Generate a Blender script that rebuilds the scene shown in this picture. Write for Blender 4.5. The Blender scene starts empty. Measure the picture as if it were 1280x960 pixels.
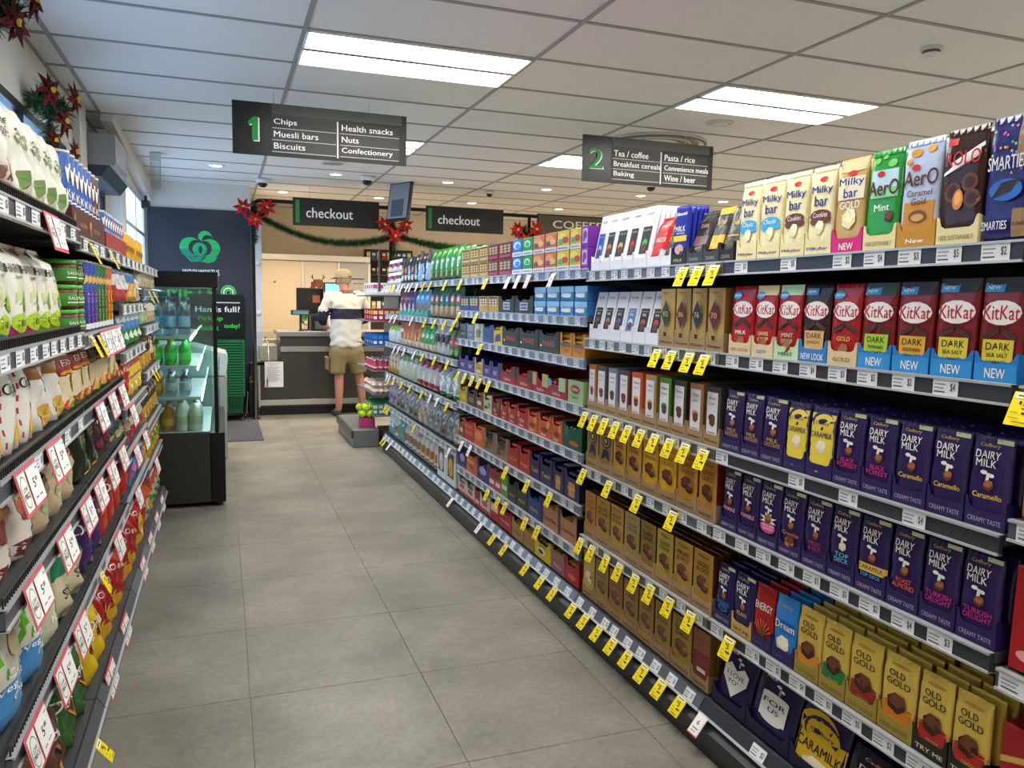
import bpy, bmesh, math, random
from mathutils import Vector, Matrix
random.seed(7)
scene = bpy.context.scene
COL = scene.collection
# ---------------------------------------------------------------- camera
cam_d = bpy.data.cameras.new('camera'); cam = bpy.data.objects.new('camera', cam_d); COL.objects.link(cam)
Rr, Ru, Rf = (0.93890279, -0.34374603, 0.01732675), (0.01895426, 0.10190553, 0.99461349), (0.34366013, 0.93351697, -0.10219484)
cam.matrix_world = Matrix(((Rr[0], Ru[0], -Rf[0], 0), (Rr[1], Ru[1], -Rf[1], 0), (Rr[2], Ru[2], -Rf[2], 1.366108), (0, 0, 0, 1)))
cam_d.sensor_fit = 'HORIZONTAL'; cam_d.sensor_width = 36; cam_d.lens = 983.95 / 1280 * 36
cam_d.clip_start = .02; cam_d.clip_end = 200
scene.camera = cam
# ---------------------------------------------------------------- world, exposure, light strengths
world = bpy.data.worlds.new('world'); scene.world = world; world.use_nodes = True
wb = world.node_tree.nodes['Background']; wb.inputs[0].default_value = (.55, .74, 1, 1); wb.inputs[1].default_value = 1.6
scene.view_settings.view_transform = 'Standard'; scene.view_settings.look = 'None'
scene.view_settings.gamma = 1; scene.view_settings.use_curve_mapping = False
scene.view_settings.exposure = 1.15
PANEL_STRENGTH = 10.0
DOWN_POWER = 42.0

# ---------------------------------------------------------------- colours and materials
def lin(h):
    if not isinstance(h, str): return tuple(h)
    h = h.lstrip('#'); o = []
    for i in (0, 2, 4):
        c = int(h[i:i+2], 16) / 255
        o.append(c / 12.92 if c <= .04045 else ((c + .055) / 1.055) ** 2.4)
    return tuple(o)
MATS = {}
def mat(name, col=None, rough=.5, metal=0, noise=None, bump=0, bscale=200, emit=0, coat=0, rand=0, ior=1.45):
    m = bpy.data.materials.new(name); m.use_nodes = True; MATS[name] = m
    nt = m.node_tree; b = nt.nodes['Principled BSDF']; N = nt.nodes.new; L = nt.links.new
    b.inputs['Roughness'].default_value = rough; b.inputs['Metallic'].default_value = metal
    b.inputs['Coat Weight'].default_value = coat; b.inputs['IOR'].default_value = ior
    tc = N('ShaderNodeTexCoord')
    if col is None:
        a = N('ShaderNodeVertexColor'); a.layer_name = 'Col'; src = a.outputs[0]
    else:
        rgb = N('ShaderNodeRGB'); rgb.outputs[0].default_value = (*lin(col), 1); src = rgb.outputs[0]
    if noise:
        amt, sc = noise
        n = N('ShaderNodeTexNoise'); n.inputs['Scale'].default_value = sc; n.inputs['Detail'].default_value = 5
        L(tc.outputs['Object'], n.inputs['Vector'])
        mr = N('ShaderNodeMapRange'); mr.inputs[3].default_value = 1 - amt; mr.inputs[4].default_value = 1 + amt
        L(n.outputs[0], mr.inputs[0])
        mx = N('ShaderNodeVectorMath'); mx.operation = 'SCALE'; L(src, mx.inputs[0]); L(mr.outputs[0], mx.inputs['Scale']); src = mx.outputs[0]
    if rand:
        oi = N('ShaderNodeObjectInfo'); mr = N('ShaderNodeMapRange'); mr.inputs[3].default_value = 1 - rand; mr.inputs[4].default_value = 1 + rand
        L(oi.outputs['Random'], mr.inputs[0])
        mx = N('ShaderNodeVectorMath'); mx.operation = 'SCALE'; L(src, mx.inputs[0]); L(mr.outputs[0], mx.inputs['Scale']); src = mx.outputs[0]
    L(src, b.inputs['Base Color'])
    if bump:
        n = N('ShaderNodeTexNoise'); n.inputs['Scale'].default_value = bscale; n.inputs['Detail'].default_value = 3
        L(tc.outputs['Object'], n.inputs['Vector'])
        bp = N('ShaderNodeBump'); bp.inputs['Strength'].default_value = bump; bp.inputs['Distance'].default_value = .004
        L(n.outputs[0], bp.inputs['Height']); L(bp.outputs[0], b.inputs['Normal'])
    if emit:
        L(src, b.inputs['Emission Color']); b.inputs['Emission Strength'].default_value = emit
    return m
CARD = mat('printed card', rough=.5)
FILM = mat('glossy film', rough=.27, bump=.35, bscale=55)
BAG = mat('crumpled bag film', rough=.33, bump=.8, bscale=28)
FOIL = mat('gold foil', rough=.36, metal=.25, bump=.5, bscale=45)
CLEARBAG = mat('clear crinkled pouch', rough=.18, bump=1.0, bscale=40, coat=.5)
PLAS = mat('plastic', rough=.35)
PAPER = mat('paper', rough=.75)
METAL = mat('painted metal', rough=.38, metal=.3)
STEEL = mat('brushed steel', 'c9c9c6', rough=.28, metal=.9)
DARK = mat('dark metal', '2c2d2f', rough=.45, metal=.2)
SHELFM = mat('shelf grey', '54575b', rough=.4, metal=.35)
BACKM = mat('perforated panel', '34352f', rough=.6)
WALLM = mat('wall paint', 'd8d6cf', rough=.85, noise=(.02, 3))
WARMW = mat('cream wall paint', 'f0dfc4', rough=.85, noise=(.02, 3))
TILEC = mat('ceiling tile', 'e6e4e0', rough=.9, noise=(.03, 40), bump=.15, bscale=300, rand=.02)
GRID = mat('ceiling grid', '9a9995', rough=.6)
GROUT = mat('grout', 'a8a397', rough=.9)
FABRIC = mat('cloth', rough=.9, bump=.3, bscale=120)
SKIN = mat('skin', 'c48668', rough=.5)
NEEDLE = mat('garland needles', rough=.6)
def _floor():
    m = bpy.data.materials.new('concrete look floor tile'); m.use_nodes = True; nt = m.node_tree; N = nt.nodes.new; L = nt.links.new
    b = nt.nodes['Principled BSDF']; g = N('ShaderNodeNewGeometry')
    n1 = N('ShaderNodeTexNoise'); n1.inputs['Scale'].default_value = 2.2; n1.inputs['Detail'].default_value = 6; n1.inputs['Roughness'].default_value = .6
    n2 = N('ShaderNodeTexNoise'); n2.inputs['Scale'].default_value = 38; n2.inputs['Detail'].default_value = 6; n2.inputs['Roughness'].default_value = .7
    L(g.outputs['Position'], n1.inputs[0]); L(g.outputs['Position'], n2.inputs[0])
    cr = N('ShaderNodeValToRGB'); cr.color_ramp.elements[0].position = .3; cr.color_ramp.elements[0].color = (*lin('6a675f'), 1)
    cr.color_ramp.elements[1].position = .72; cr.color_ramp.elements[1].color = (*lin('938f84'), 1)
    L(n1.outputs[0], cr.inputs[0])
    mr = N('ShaderNodeMapRange'); mr.inputs[1].default_value = .3; mr.inputs[2].default_value = .7; mr.inputs[3].default_value = .8; mr.inputs[4].default_value = 1.16
    L(n2.outputs[0], mr.inputs[0])
    sc = N('ShaderNodeVectorMath'); sc.operation = 'SCALE'; L(cr.outputs[0], sc.inputs[0]); L(mr.outputs[0], sc.inputs['Scale'])
    oi = N('ShaderNodeObjectInfo'); m2 = N('ShaderNodeMapRange'); m2.inputs[3].default_value = .95; m2.inputs[4].default_value = 1.05
    L(oi.outputs['Random'], m2.inputs[0]); s2 = N('ShaderNodeVectorMath'); s2.operation = 'SCALE'; L(sc.outputs[0], s2.inputs[0]); L(m2.outputs[0], s2.inputs['Scale'])
    L(s2.outputs[0], b.inputs['Base Color']); b.inputs['Roughness'].default_value = .42
    bp = N('ShaderNodeBump'); bp.inputs['Strength'].default_value = .12; bp.inputs['Distance'].default_value = .003; L(n2.outputs[0], bp.inputs['Height']); L(bp.outputs[0], b.inputs['Normal'])
    return m
FLOORM = _floor()
def emis(name, col, s):
    m = bpy.data.materials.new(name); m.use_nodes = True; nt = m.node_tree; nt.nodes.remove(nt.nodes['Principled BSDF'])
    e = nt.nodes.new('ShaderNodeEmission'); e.inputs[0].default_value = (*lin(col), 1); e.inputs[1].default_value = s
    nt.links.new(e.outputs[0], nt.nodes['Material Output'].inputs[0]); return m
PANEL = emis('light diffuser', (1, .965, .91), PANEL_STRENGTH)
LEDM = emis('led strip', (.75, .93, 1), 11)
SCREEN = emis('lit screen', '7fb4d8', 1.0)
DOWNM = emis('downlight lens', (1, .86, .66), 14)
def glass(name, tint, rough=.02, fac=.1, ior=.8):
    m = bpy.data.materials.new(name); m.use_nodes = True; nt = m.node_tree; nt.nodes.remove(nt.nodes['Principled BSDF']); N = nt.nodes.new; L = nt.links.new
    t = N('ShaderNodeBsdfTransparent'); t.inputs[0].default_value = (*tint, 1); g = N('ShaderNodeBsdfGlossy'); g.inputs['Roughness'].default_value = rough
    mx = N('ShaderNodeMixShader'); lw = N('ShaderNodeLayerWeight'); lw.inputs[0].default_value = .5; pw = N('ShaderNodeMath'); pw.operation = 'POWER'; pw.inputs[1].default_value = 5; L(lw.outputs['Facing'], pw.inputs[0]); sc_ = N('ShaderNodeMath'); sc_.operation = 'MULTIPLY_ADD'; sc_.inputs[1].default_value = ior; sc_.inputs[2].default_value = fac; L(pw.outputs[0], sc_.inputs[0])
    ad = sc_
    L(ad.outputs[0], mx.inputs[0]); L(t.outputs[0], mx.inputs[1]); L(g.outputs[0], mx.inputs[2]); L(mx.outputs[0], nt.nodes['Material Output'].inputs[0]); return m
GLASS = glass('fridge glass', (.78, .9, .88), .03, .06)
WGLASS = glass('window glass', (.85, .93, 1), .02, .02, .15)
CLEARP = glass('clear plastic', (.9, .93, .95), .1, .12)

# ---------------------------------------------------------------- mesh builder
class MB:
    def __init__(s): s.v = []; s.f = []; s.c = []; s.m = []; s.s = []
    def face(s, pts, col, m=0, smooth=False):
        n = len(s.v); s.v += [tuple(p) for p in pts]; s.f.append(tuple(range(n, n + len(pts)))); s.c.append(lin(col)); s.m.append(m); s.s.append(smooth)
    def add(s, vs, fs, col, m=0, smooth=False):
        n = len(s.v); s.v += [tuple(p) for p in vs]
        c = col if isinstance(col, list) else [lin(col)] * len(fs)
        for i, f in enumerate(fs): s.f.append(tuple(n + k for k in f)); s.c.append(c[i]); s.m.append(m); s.s.append(smooth)
    def box(s, x0, y0, z0, x1, y1, z1, col, m=0, front=None, right=None, top=None, left=None):
        x0, x1 = sorted((x0, x1)); y0, y1 = sorted((y0, y1)); z0, z1 = sorted((z0, z1))
        v = [(x0, y0, z0), (x1, y0, z0), (x1, y1, z0), (x0, y1, z0), (x0, y0, z1), (x1, y0, z1), (x1, y1, z1), (x0, y1, z1)]
        f = [(0, 1, 5, 4), (1, 2, 6, 5), (2, 3, 7, 6), (3, 0, 4, 7), (4, 5, 6, 7), (3, 2, 1, 0)]
        cs = [lin(front or col), lin(right or col), lin(col), lin(left or right or col), lin(top or col), lin(col)]
        s.add(v, f, cs, m)
    def cbox(s, x0, y0, z0, x1, y1, z1, b, col, m=0, front=None, right=None, top=None):
        X = (x0, x1); Y = (y0, y1); Z = (z0, z1); v = []; idx = {}
        for i in (0, 1):
            for j in (0, 1):
                for k in (0, 1):
                    sx, sy, sz = (1 - 2 * i) * b, (1 - 2 * j) * b, (1 - 2 * k) * b
                    idx[i, j, k, 0] = len(v); v.append((X[i], Y[j] + sy, Z[k] + sz))
                    idx[i, j, k, 1] = len(v); v.append((X[i] + sx, Y[j], Z[k] + sz))
                    idx[i, j, k, 2] = len(v); v.append((X[i] + sx, Y[j] + sy, Z[k]))
        c0 = lin(col); cf = lin(front or col); cr = lin(right or col); ct = lin(top or col); F = []; Cc = []
        q = [(0, 0), (1, 0), (1, 1), (0, 1)]
        for i in (0, 1): F.append([idx[i, a, c, 0] for a, c in (q[::-1] if i == 0 else q)]); Cc.append(cr)
        for j in (0, 1): F.append([idx[a, j, c, 1] for a, c in (q if j == 0 else q[::-1])]); Cc.append(cf if j == 0 else c0)
        for k in (0, 1): F.append([idx[a, c, k, 2] for a, c in (q[::-1] if k == 0 else q)]); Cc.append(ct if k else c0)
        for a in (0, 1):
            for c in (0, 1):
                e = [idx[0, a, c, 1], idx[1, a, c, 1], idx[1, a, c, 2], idx[0, a, c, 2]]; F.append(e); Cc.append(cf if a == 0 else c0)
                e = [idx[a, 0, c, 0], idx[a, 1, c, 0], idx[a, 1, c, 2], idx[a, 0, c, 2]]; F.append(e); Cc.append(cr)
                e = [idx[a, c, 0, 0], idx[a, c, 1, 0], idx[a, c, 1, 1], idx[a, c, 0, 1]]; F.append(e); Cc.append(cr)
        for i in (0, 1):
            for j in (0, 1):
                for k in (0, 1): F.append([idx[i, j, k, 0], idx[i, j, k, 1], idx[i, j, k, 2]]); Cc.append(c0)
        s.add(v, F, Cc, m)
    def lathe(s, prof, col, n=14, m=0, c=(0, 0, 0), cols=None, smooth=True):
        # prof: list of (r, z)
        v = []; f = []; cc = []
        for r, z in prof:
            for i in range(n): a = 2 * math.pi * i / n; v.append((c[0] + r * math.cos(a), c[1] + r * math.sin(a), c[2] + z))
        for j in range(len(prof) - 1):
            for i in range(n):
                k = (i + 1) % n; f.append((j * n + i, j * n + k, (j + 1) * n + k, (j + 1) * n + i)); cc.append(lin(cols[j]) if cols else lin(col))
        f.append(tuple(range(n))[::-1]); cc.append(lin(cols[0]) if cols else lin(col))
        f.append(tuple((len(prof) - 1) * n + i for i in range(n))); cc.append(lin(cols[-1]) if cols else lin(col))
        s.add(v, f, cc, m, smooth)
    def cyl(s, p0, p1, r, col, n=8, m=0, r2=None, smooth=True):
        s.tube([p0, p1], [r, r if r2 is None else r2], col, n, m, smooth)
    def tube(s, path, rs, col, n=8, m=0, smooth=True):
        if not isinstance(rs, (list, tuple)): rs = [rs] * len(path)
        path = [Vector(p) for p in path]; v = []; f = []
        for i, p in enumerate(path):
            d = (path[min(i + 1, len(path) - 1)] - path[max(i - 1, 0)]).normalized()
            a = d.orthogonal().normalized() if abs(d.z) > .9 else d.cross(Vector((0, 0, 1))).normalized()
            b = d.cross(a)
            for k in range(n): t = 2 * math.pi * k / n; v.append(p + (a * math.cos(t) + b * math.sin(t)) * rs[i])
        for i in range(len(path) - 1):
            for k in range(n): l = (k + 1) % n; f.append((i * n + k, i * n + l, (i + 1) * n + l, (i + 1) * n + k))
        f.append(tuple(range(n))); f.append(tuple((len(path) - 1) * n + k for k in range(n))[::-1])
        s.add(v, f, col, m, smooth)
    def prism(s, pts, y0, y1, col, m=0, ax='y'):
        # polygon in (x,z) extruded over y   (ax='x': polygon in (y,z) extruded over x)
        n = len(pts); mk = (lambda a, b, t: (a, t, b)) if ax == 'y' else (lambda a, b, t: (t, a, b))
        v = [mk(a, b, y0) for a, b in pts] + [mk(a, b, y1) for a, b in pts]
        f = [tuple(range(n)), tuple(range(2 * n - 1, n - 1, -1))] + [(i, (i + 1) % n + 0, (i + 1) % n + n, i + n) for i in range(n)]
        s.add(v, f, col, m)
    def mesh(s, name, mats):
        me = bpy.data.meshes.new(name); me.from_pydata(s.v, [], s.f)
        if not isinstance(mats, (list, tuple)): mats = [mats]
        for m in mats: me.materials.append(m)
        at = me.color_attributes.new('Col', 'FLOAT_COLOR', 'CORNER'); buf = []
        for f, c in zip(s.f, s.c): buf += [c[0], c[1], c[2], 1.0] * len(f)
        at.data.foreach_set('color', buf)
        me.polygons.foreach_set('material_index', s.m); me.polygons.foreach_set('use_smooth', s.s); me.update()
        return me
    def build(s, name, mats, parent=None, loc=None):
        o = bpy.data.objects.new(name, s.mesh(name, mats)); COL.objects.link(o)
        if parent: o.parent = parent
        if loc: o.location = loc
        return o
USED = {}
def tag(o, label, cat=None, group=None, kind=None):
    if label:
        o['label'] = label; n = len(label.split())
        if n > 16: label = ' '.join(label.replace(' from left', '').split()[:16]); o['label'] = label
    if cat: o['category'] = cat
    if group: o['group'] = group
    if kind: o['kind'] = kind
    return o
def thing(name, label, cat, loc=(0, 0, 0), rz=0, group=None, kind=None):
    o = bpy.data.objects.new(name, None); COL.objects.link(o); o.location = loc; o.rotation_euler = (0, 0, rz)
    o.empty_display_size = .05
    return tag(o, label, cat, group, kind)
def struct(o): o['kind'] = 'structure'; return o
KIDS = {}
def kids(o):
    return KIDS.get(o.name) or [c for c in o.children]
def dup(o, loc, rot, label, cat, group, deep=True):
    r = o.copy(); COL.objects.link(r); r.parent = None; r.location = loc; r.rotation_euler = rot
    for k in ('group', 'kind'):
        if k in r: del r[k]
    tag(r, label, cat, group)
    if deep:
        for ch in PROTOKIDS.get(o.name, ()):
            c = ch.copy(); COL.objects.link(c); c.parent = r
    return r
PROTOKIDS = {}

# ---------------------------------------------------------------- lettering as geometry
_txt = {}
def text_geo(s, bold=.014):
    k = (s, bold)
    if k in _txt: return _txt[k]
    cu = bpy.data.curves.new('t', 'FONT'); cu.body = s; cu.size = 1; cu.resolution_u = 3 if len(s) < 10 else 2; cu.offset = 0; cu.space_character = 1.02
    o = bpy.data.objects.new('t', cu); me = bpy.data.meshes.new_from_object(o)
    vs = [(v.co.x, v.co.y) for v in me.vertices]; fs = [tuple(p.vertices) for p in me.polygons]
    bpy.data.objects.remove(o); bpy.data.curves.remove(cu); bpy.data.meshes.remove(me)
    if not vs: _txt[k] = ([], [], 1); return _txt[k]
    nv_ = len(vs); vs = [(x - bold, y) for x, y in vs] + [(x + bold, y) for x, y in vs] + [(x, y + bold * .6) for x, y in vs]; fs = fs + [tuple(i + nv_ for i in f) for f in fs] + [tuple(i + 2 * nv_ for i in f) for f in fs]
    x0 = min(v[0] for v in vs); x1 = max(v[0] for v in vs); y0 = min(v[1] for v in vs); y1 = max(v[1] for v in vs)
    w = x1 - x0 or 1; h = y1 - y0 or 1
    _txt[k] = ([((x - x0) / w, (y - y0) / h) for x, y in vs], fs, w / h); return _txt[k]
def R(x0, z0, x1, z1, c): return ('r', x0, z0, x1, z1, c)
def E(cx, cz, rx, rz, c): return ('e', cx, cz, rx, rz, c)
def T(s, cx, cz, w, h, c, rot=0): return ('t', s, cx, cz, w, h, c, rot)
def G(pts, c): return ('p', pts, c)
def prints(mb, shapes, w, h, yf=None, off=.0009, step=.00022, m=0, fine=False):
    """flat print laid on a front surface: x 0..1 left to right, z 0..1 upwards; yf(u, v) is the depth of the surface"""
    y = off
    for sh in shapes:
        y += step; c = sh[5] if sh[0] in 're' else sh[-1]; vs = []; fs = []
        if sh[0] == 'r':
            _, x0, z0, x1, z1, c = sh; nx = nz = 1
            if yf: nx = max(1, int((x1 - x0) * 10)); nz = max(1, int((z1 - z0) * 14))
            vs = [(x0 + (x1 - x0) * i / nx, z0 + (z1 - z0) * j / nz) for j in range(nz + 1) for i in range(nx + 1)]
            fs = [(j * (nx + 1) + i, j * (nx + 1) + i + 1, (j + 1) * (nx + 1) + i + 1, (j + 1) * (nx + 1) + i) for j in range(nz) for i in range(nx)]
        elif sh[0] in 'ep':
            if sh[0] == 'e':
                _, cx, cz, rx, rz, c = sh; n = 14; ring = [(cx + rx * math.cos(6.2832 * i / n), cz + rz * math.sin(6.2832 * i / n)) for i in range(n)]
            else:
                ring = sh[1]; n = len(ring); c = sh[2]
            if yf:
                cx = sum(p[0] for p in ring) / n; cz = sum(p[1] for p in ring) / n
                vs = [(cx, cz)] + [(cx + (a - cx) * .5, cz + (b - cz) * .5) for a, b in ring] + list(ring)
                for i in range(n):
                    k = (i + 1) % n; fs += [(0, 1 + i, 1 + k), (1 + i, 1 + n + i, 1 + n + k, 1 + k)]
            else: vs = list(ring); fs = [tuple(range(n))]
        else:
            _, s, cx, cz, tw, th, c, rot = sh; tv, fs, asp = text_geo(s)
            if rot: vs = [(cx - tw / 2 + (1 - b) * tw, cz - th / 2 + a * th) for a, b in tv]
            else: vs = [(cx - tw / 2 + a * tw, cz - th / 2 + b * th) for a, b in tv]
        nl = len(vs) // 3 if sh[0] == 't' and vs else 10 ** 9
        P3 = [((a - .5) * w, (yf(a, b) if yf else 0) - y - .00007 * (i // nl), b * h) for i, (a, b) in enumerate(vs)]
        mb.add(P3, fs, c, m)

# ---------------------------------------------------------------- product bodies (front at y=0, width on x, standing on z=0)
def pillow(w, h, t, colf, eu=2.5, ev=3, crumple=.004, seed=0, nu=9, nv=12, seal=.06, back=None):
    rnd = random.Random(seed); ph = [rnd.uniform(0, 6.28) for _ in range(6)]; fr = [rnd.uniform(5, 12) for _ in range(6)]
    def shape(u, v):
        a = max(0, 1 - abs(2 * u - 1) ** eu)
        if v < .4: return (a * max(0, 1 - abs(2 * v - 1) ** (ev * 4))) ** .55
        vv = min(1, max(0, (v) / (1 - seal))); b = max(0, 1 - abs(2 * vv - 1) ** ev) if v < 1 - seal else 0
        return (a * b) ** .55
    def cr(u, v):
        e = min(1, 5 * shape(u, v) + .15)
        return crumple * e * (math.sin(fr[0] * u + ph[0] + 3 * v) * math.sin(fr[1] * v + ph[1]) + .6 * math.sin(fr[2] * (u + v) * 1.4 + ph[2]) + .5 * math.sin(fr[3] * (u - v) * 1.9 + ph[3]))
    us = [i / nu for i in range(nu + 1)]; vs = [j / nv for j in range(nv + 1)]
    if eu > 5: us = [0, .03] + [.03 + .94 * i / (nu - 2) for i in range(1, nu - 2)] + [.97, 1]
    vs[1] = .03 if eu > 5 else vs[1] * .6
    if seal: vs[-2] = 1 - seal
    Y = [[t / 2 - t / 2 * shape(u, v) + cr(u, v) for u in us] for v in vs]
    Yb = [[t / 2 + t / 2 * shape(u, v) + cr(u, v) * .5 + .0015 for u in us] for v in vs]
    pin = lambda u, v: .045 * (1 - min(1, 6 * min(v, 1 - v)))  # corners pull in
    mb = MB(); V = []; Fc = []; C = []
    for A in (Y, Yb):
        for j, v in enumerate(vs):
            for i, u in enumerate(us):
                k = pin(u, v) if t > .02 else 0
                V.append(((u - .5) * w * (1 - 2 * k * .5), A[j][i], v * h))
    n = (nu + 1) * (nv + 1)
    for j in range(nv):
        for i in range(nu):
            a = j * (nu + 1) + i; q = (a, a + 1, a + nu + 2, a + nu + 1); c = lin(colf((us[i] + us[i + 1]) / 2, (vs[j] + vs[j + 1]) / 2))
            Fc.append(q); C.append(c); Fc.append(tuple(n + k for k in q[::-1])); C.append(lin(back) if back else c)
    for i in range(nu):
        a = i; Fc.append((a + 1, a, n + a, n + a + 1)); C.append(lin(colf(.5, 0)))
        a = nv * (nu + 1) + i; Fc.append((a, a + 1, n + a + 1, n + a)); C.append(lin(colf(.5, 1)))
    for j in range(nv):
        a = j * (nu + 1); Fc.append((a, a + nu + 1, n + a + nu + 1, n + a)); C.append(lin(colf(0, vs[j])))
        a = j * (nu + 1) + nu; Fc.append((a + nu + 1, a, n + a, n + a + nu + 1)); C.append(lin(colf(1, vs[j])))
    mb.add(V, Fc, C, 0, True)
    def yf(u, v):
        u = min(.999, max(0, u)); v = min(.999, max(0, v)); i = 0
        while i < nu - 1 and us[i + 1] <= u: i += 1
        j = 0
        while j < nv - 1 and vs[j + 1] <= v: j += 1
        a = (u - us[i]) / (us[i + 1] - us[i]); b = (v - vs[j]) / (vs[j + 1] - vs[j])
        return (Y[j][i] * (1 - a) + Y[j][i + 1] * a) * (1 - b) + (Y[j + 1][i] * (1 - a) + Y[j + 1][i + 1] * a) * b
    return mb, yf
# ================================================================ THE SETTING
H = 2.68; XL = -.93; XR = 9.0; YB = 12.0; YF = -2.6
m = MB(); m.box(XL, YF, -.06, XR, YB, -.004, 'b5b0a4'); floor = struct(m.build('floor', GROUT))
def tile_grid(x0, y0, nx, ny, parent, name, sx, sy, z0, z1, material, gap, skip=()):
    t = MB(); t.cbox(gap / 2, gap / 2, z0, sx - gap / 2, sy - gap / 2, z1, .0012, 'ffffff'); me = t.mesh(name, material)
    for i in range(nx):
        for j in range(ny):
            if (i, j) in skip: continue
            o = bpy.data.objects.new(name, me); COL.objects.link(o); o.parent = parent; o.location = (x0 + i * sx, y0 + j * sy, 0)
tile_grid(-.537, .927, 5, 18, floor, 'floor_tile', .6, .6, -.012, 0, FLOORM, .0028)
m = MB(); m.box(XL, YF, -.012, -.539, YB, 0, 'ffffff'); m.box(2.465, YF, -.012, XR, YB, 0, 'ffffff'); m.box(-.537, YF, -.012, 2.463, .925, 0, 'ffffff'); m.box(-.537, 11.729, -.012, 2.463, YB, 0, 'ffffff')
struct(m.build('floor_border', FLOORM, floor))
# ceiling: hung grid with lift-out tiles
CX = [-.798 + 1.2 * k for k in range(0, 9)]; CY = [2.271 + .6 * k for k in range(0, 17)]
m = MB()
for x in [XL + .005] + CX: m.box(x - .011, YF, H - .012, x + .011, YB, H + .004, 'ffffff')
for y in [2.271 - .6 * k for k in range(1, 9)][::-1] + CY: m.box(XL, y - .011, H - .0115, XR, y + .011, H + .004, 'ffffff')
ceiling = struct(m.build('ceiling', GRID))
lightcells = {}
for k in (1, 3, 5, 7):
    for j in (3, 7): lightcells[(k, j)] = 1
tile_grid(CX[0], CY[0], 8, 16, ceiling, 'ceiling_tile', 1.2, .6, H - .006, H + .01, TILEC, .018, lightcells)
m = MB(); m.box(XL, YF, H + .0101, XR, YB, H + .05, 'ffffff'); m.box(XL, YF, H, XR, CY[0], H + .01, 'ffffff'); m.box(XL, CY[0], H - .002, CX[0], YB, H + .01, 'fff'*2)
m.box(XL, CY[16], H - .002, XR, YB, H + .01, 'ffffff'); m.box(CX[8], CY[0], H - .002, XR, CY[16], H + .01, 'ffffff')
struct(m.build('ceiling_slab', TILEC, ceiling))
# light panels
def panel():
    o = thing('ceiling_light', 'x x x x', 'light')
    f = MB(); a, b = .59, .29
    for (x0, y0, x1, y1) in ((-a, -b, a, -b + .012), (-a, b - .012, a, b), (-a, -b, -a + .012, b), (a - .012, -b, a, b), (-a, -.02, a, .02)): f.box(x0, y0, -.014, x1, y1, .004, 'f2f2f0' if y1 != .02 else '77777a')
    fo = f.build('frame', PLAS, o); ks = [fo]
    for s in (-1, 1):
        d = MB(); d.box(-a + .013, s * .155 - .128, -.004, a - .013, s * .155 + .128, .0, 'ffffff'); ks.append(d.build('diffuser', PANEL, o))
    PROTOKIDS[o.name] = ks
    return o
lp = None
names = {(1, 3): 'bright twin-strip ceiling light above and before the aisle one sign', (3, 3): 'bright twin-strip ceiling light right of centre above the aisle two sign',
         (1, 7): 'ceiling light half hidden behind right edge of aisle one sign', (3, 7): 'ceiling light touching left edge of the aisle two sign',
         (5, 3): 'ceiling light beyond the frame above the next aisle', (5, 7): 'sliver of ceiling light just above cream milk chocolate packs'}
for k in (1, 3, 5, 7):
    for j in (-5, -1, 3, 7):
        loc = (CX[0] + 1.2 * k + .6, CY[0] + .6 * j + .3, H - .006)
        if k == 1 and j == 3: pass
        lab = names.get((k, j), 'twin-strip ceiling light outside the frame'); grp = None if (k, j) in names else 'ceiling lights outside the frame'
        if lp is None: lp = panel(); lp.location = loc; tag(lp, lab, group=grp or 'ceiling light panels')
        else: dup(lp, loc, (0, 0, 0), lab, 'light', grp or 'ceiling light panels')
# walls
def wall_x(name, x0, x1, y0, y1, holes, material):   # holes: (ya, yb, za, zb) in a wall running along y
    m = MB(); ys = y0
    for ya, yb, za, zb in sorted(holes):
        m.box(x0, ys, 0, x1, ya, H, 'ffffff')
        if za > 0: m.box(x0, ya, 0, x1, yb, za, 'ffffff')
        m.box(x0, ya, zb, x1, yb, H, 'ffffff'); ys = yb
    m.box(x0, ys, 0, x1, y1, H, 'ffffff'); return struct(m.build(name, material))
wall_x('wall_left', XL - .15, XL, YF, 7.75, [(2.3, 5.9, 1.3, 2.32), (6.5, 7.7, 0, 2.25)], WALLM)
wall_x('wall_left_far', -.825, -.8, 7.75, 9.86, [(7.95, 9.8, .9, 2.42)], WALLM)
m = MB(); m.box(XL - .15, 7.751, 0, -.826, 7.8, H, 'ffffff'); struct(m.build('trim_3', WALLM))
m = MB(); m.box(-.826, 9.86, 0, .33, 9.98, H, 'ffffff'); m.box(.25, 9.98, 0, .33, YB, H, 'ffffff'); struct(m.build('wall_back_left', WALLM))
m = MB(); m.box(.25, YB, 0, XR, YB + .15, H, 'ffffff'); struct(m.build('wall_back', WARMW))
m = MB(); m.box(XR, YF, 0, XR + .15, YB, H, 'ffffff'); struct(m.build('wall_right', WALLM))
m = MB(); m.box(XL - .15, YF - .15, 0, XR, YF, H, 'ffffff'); struct(m.build('wall_front', WALLM))
m = MB(); m.box(XL, 6.14, 0, -.88, 6.42, H, 'ffffff'); struct(m.build('wall_left_column', WALLM))
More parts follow.
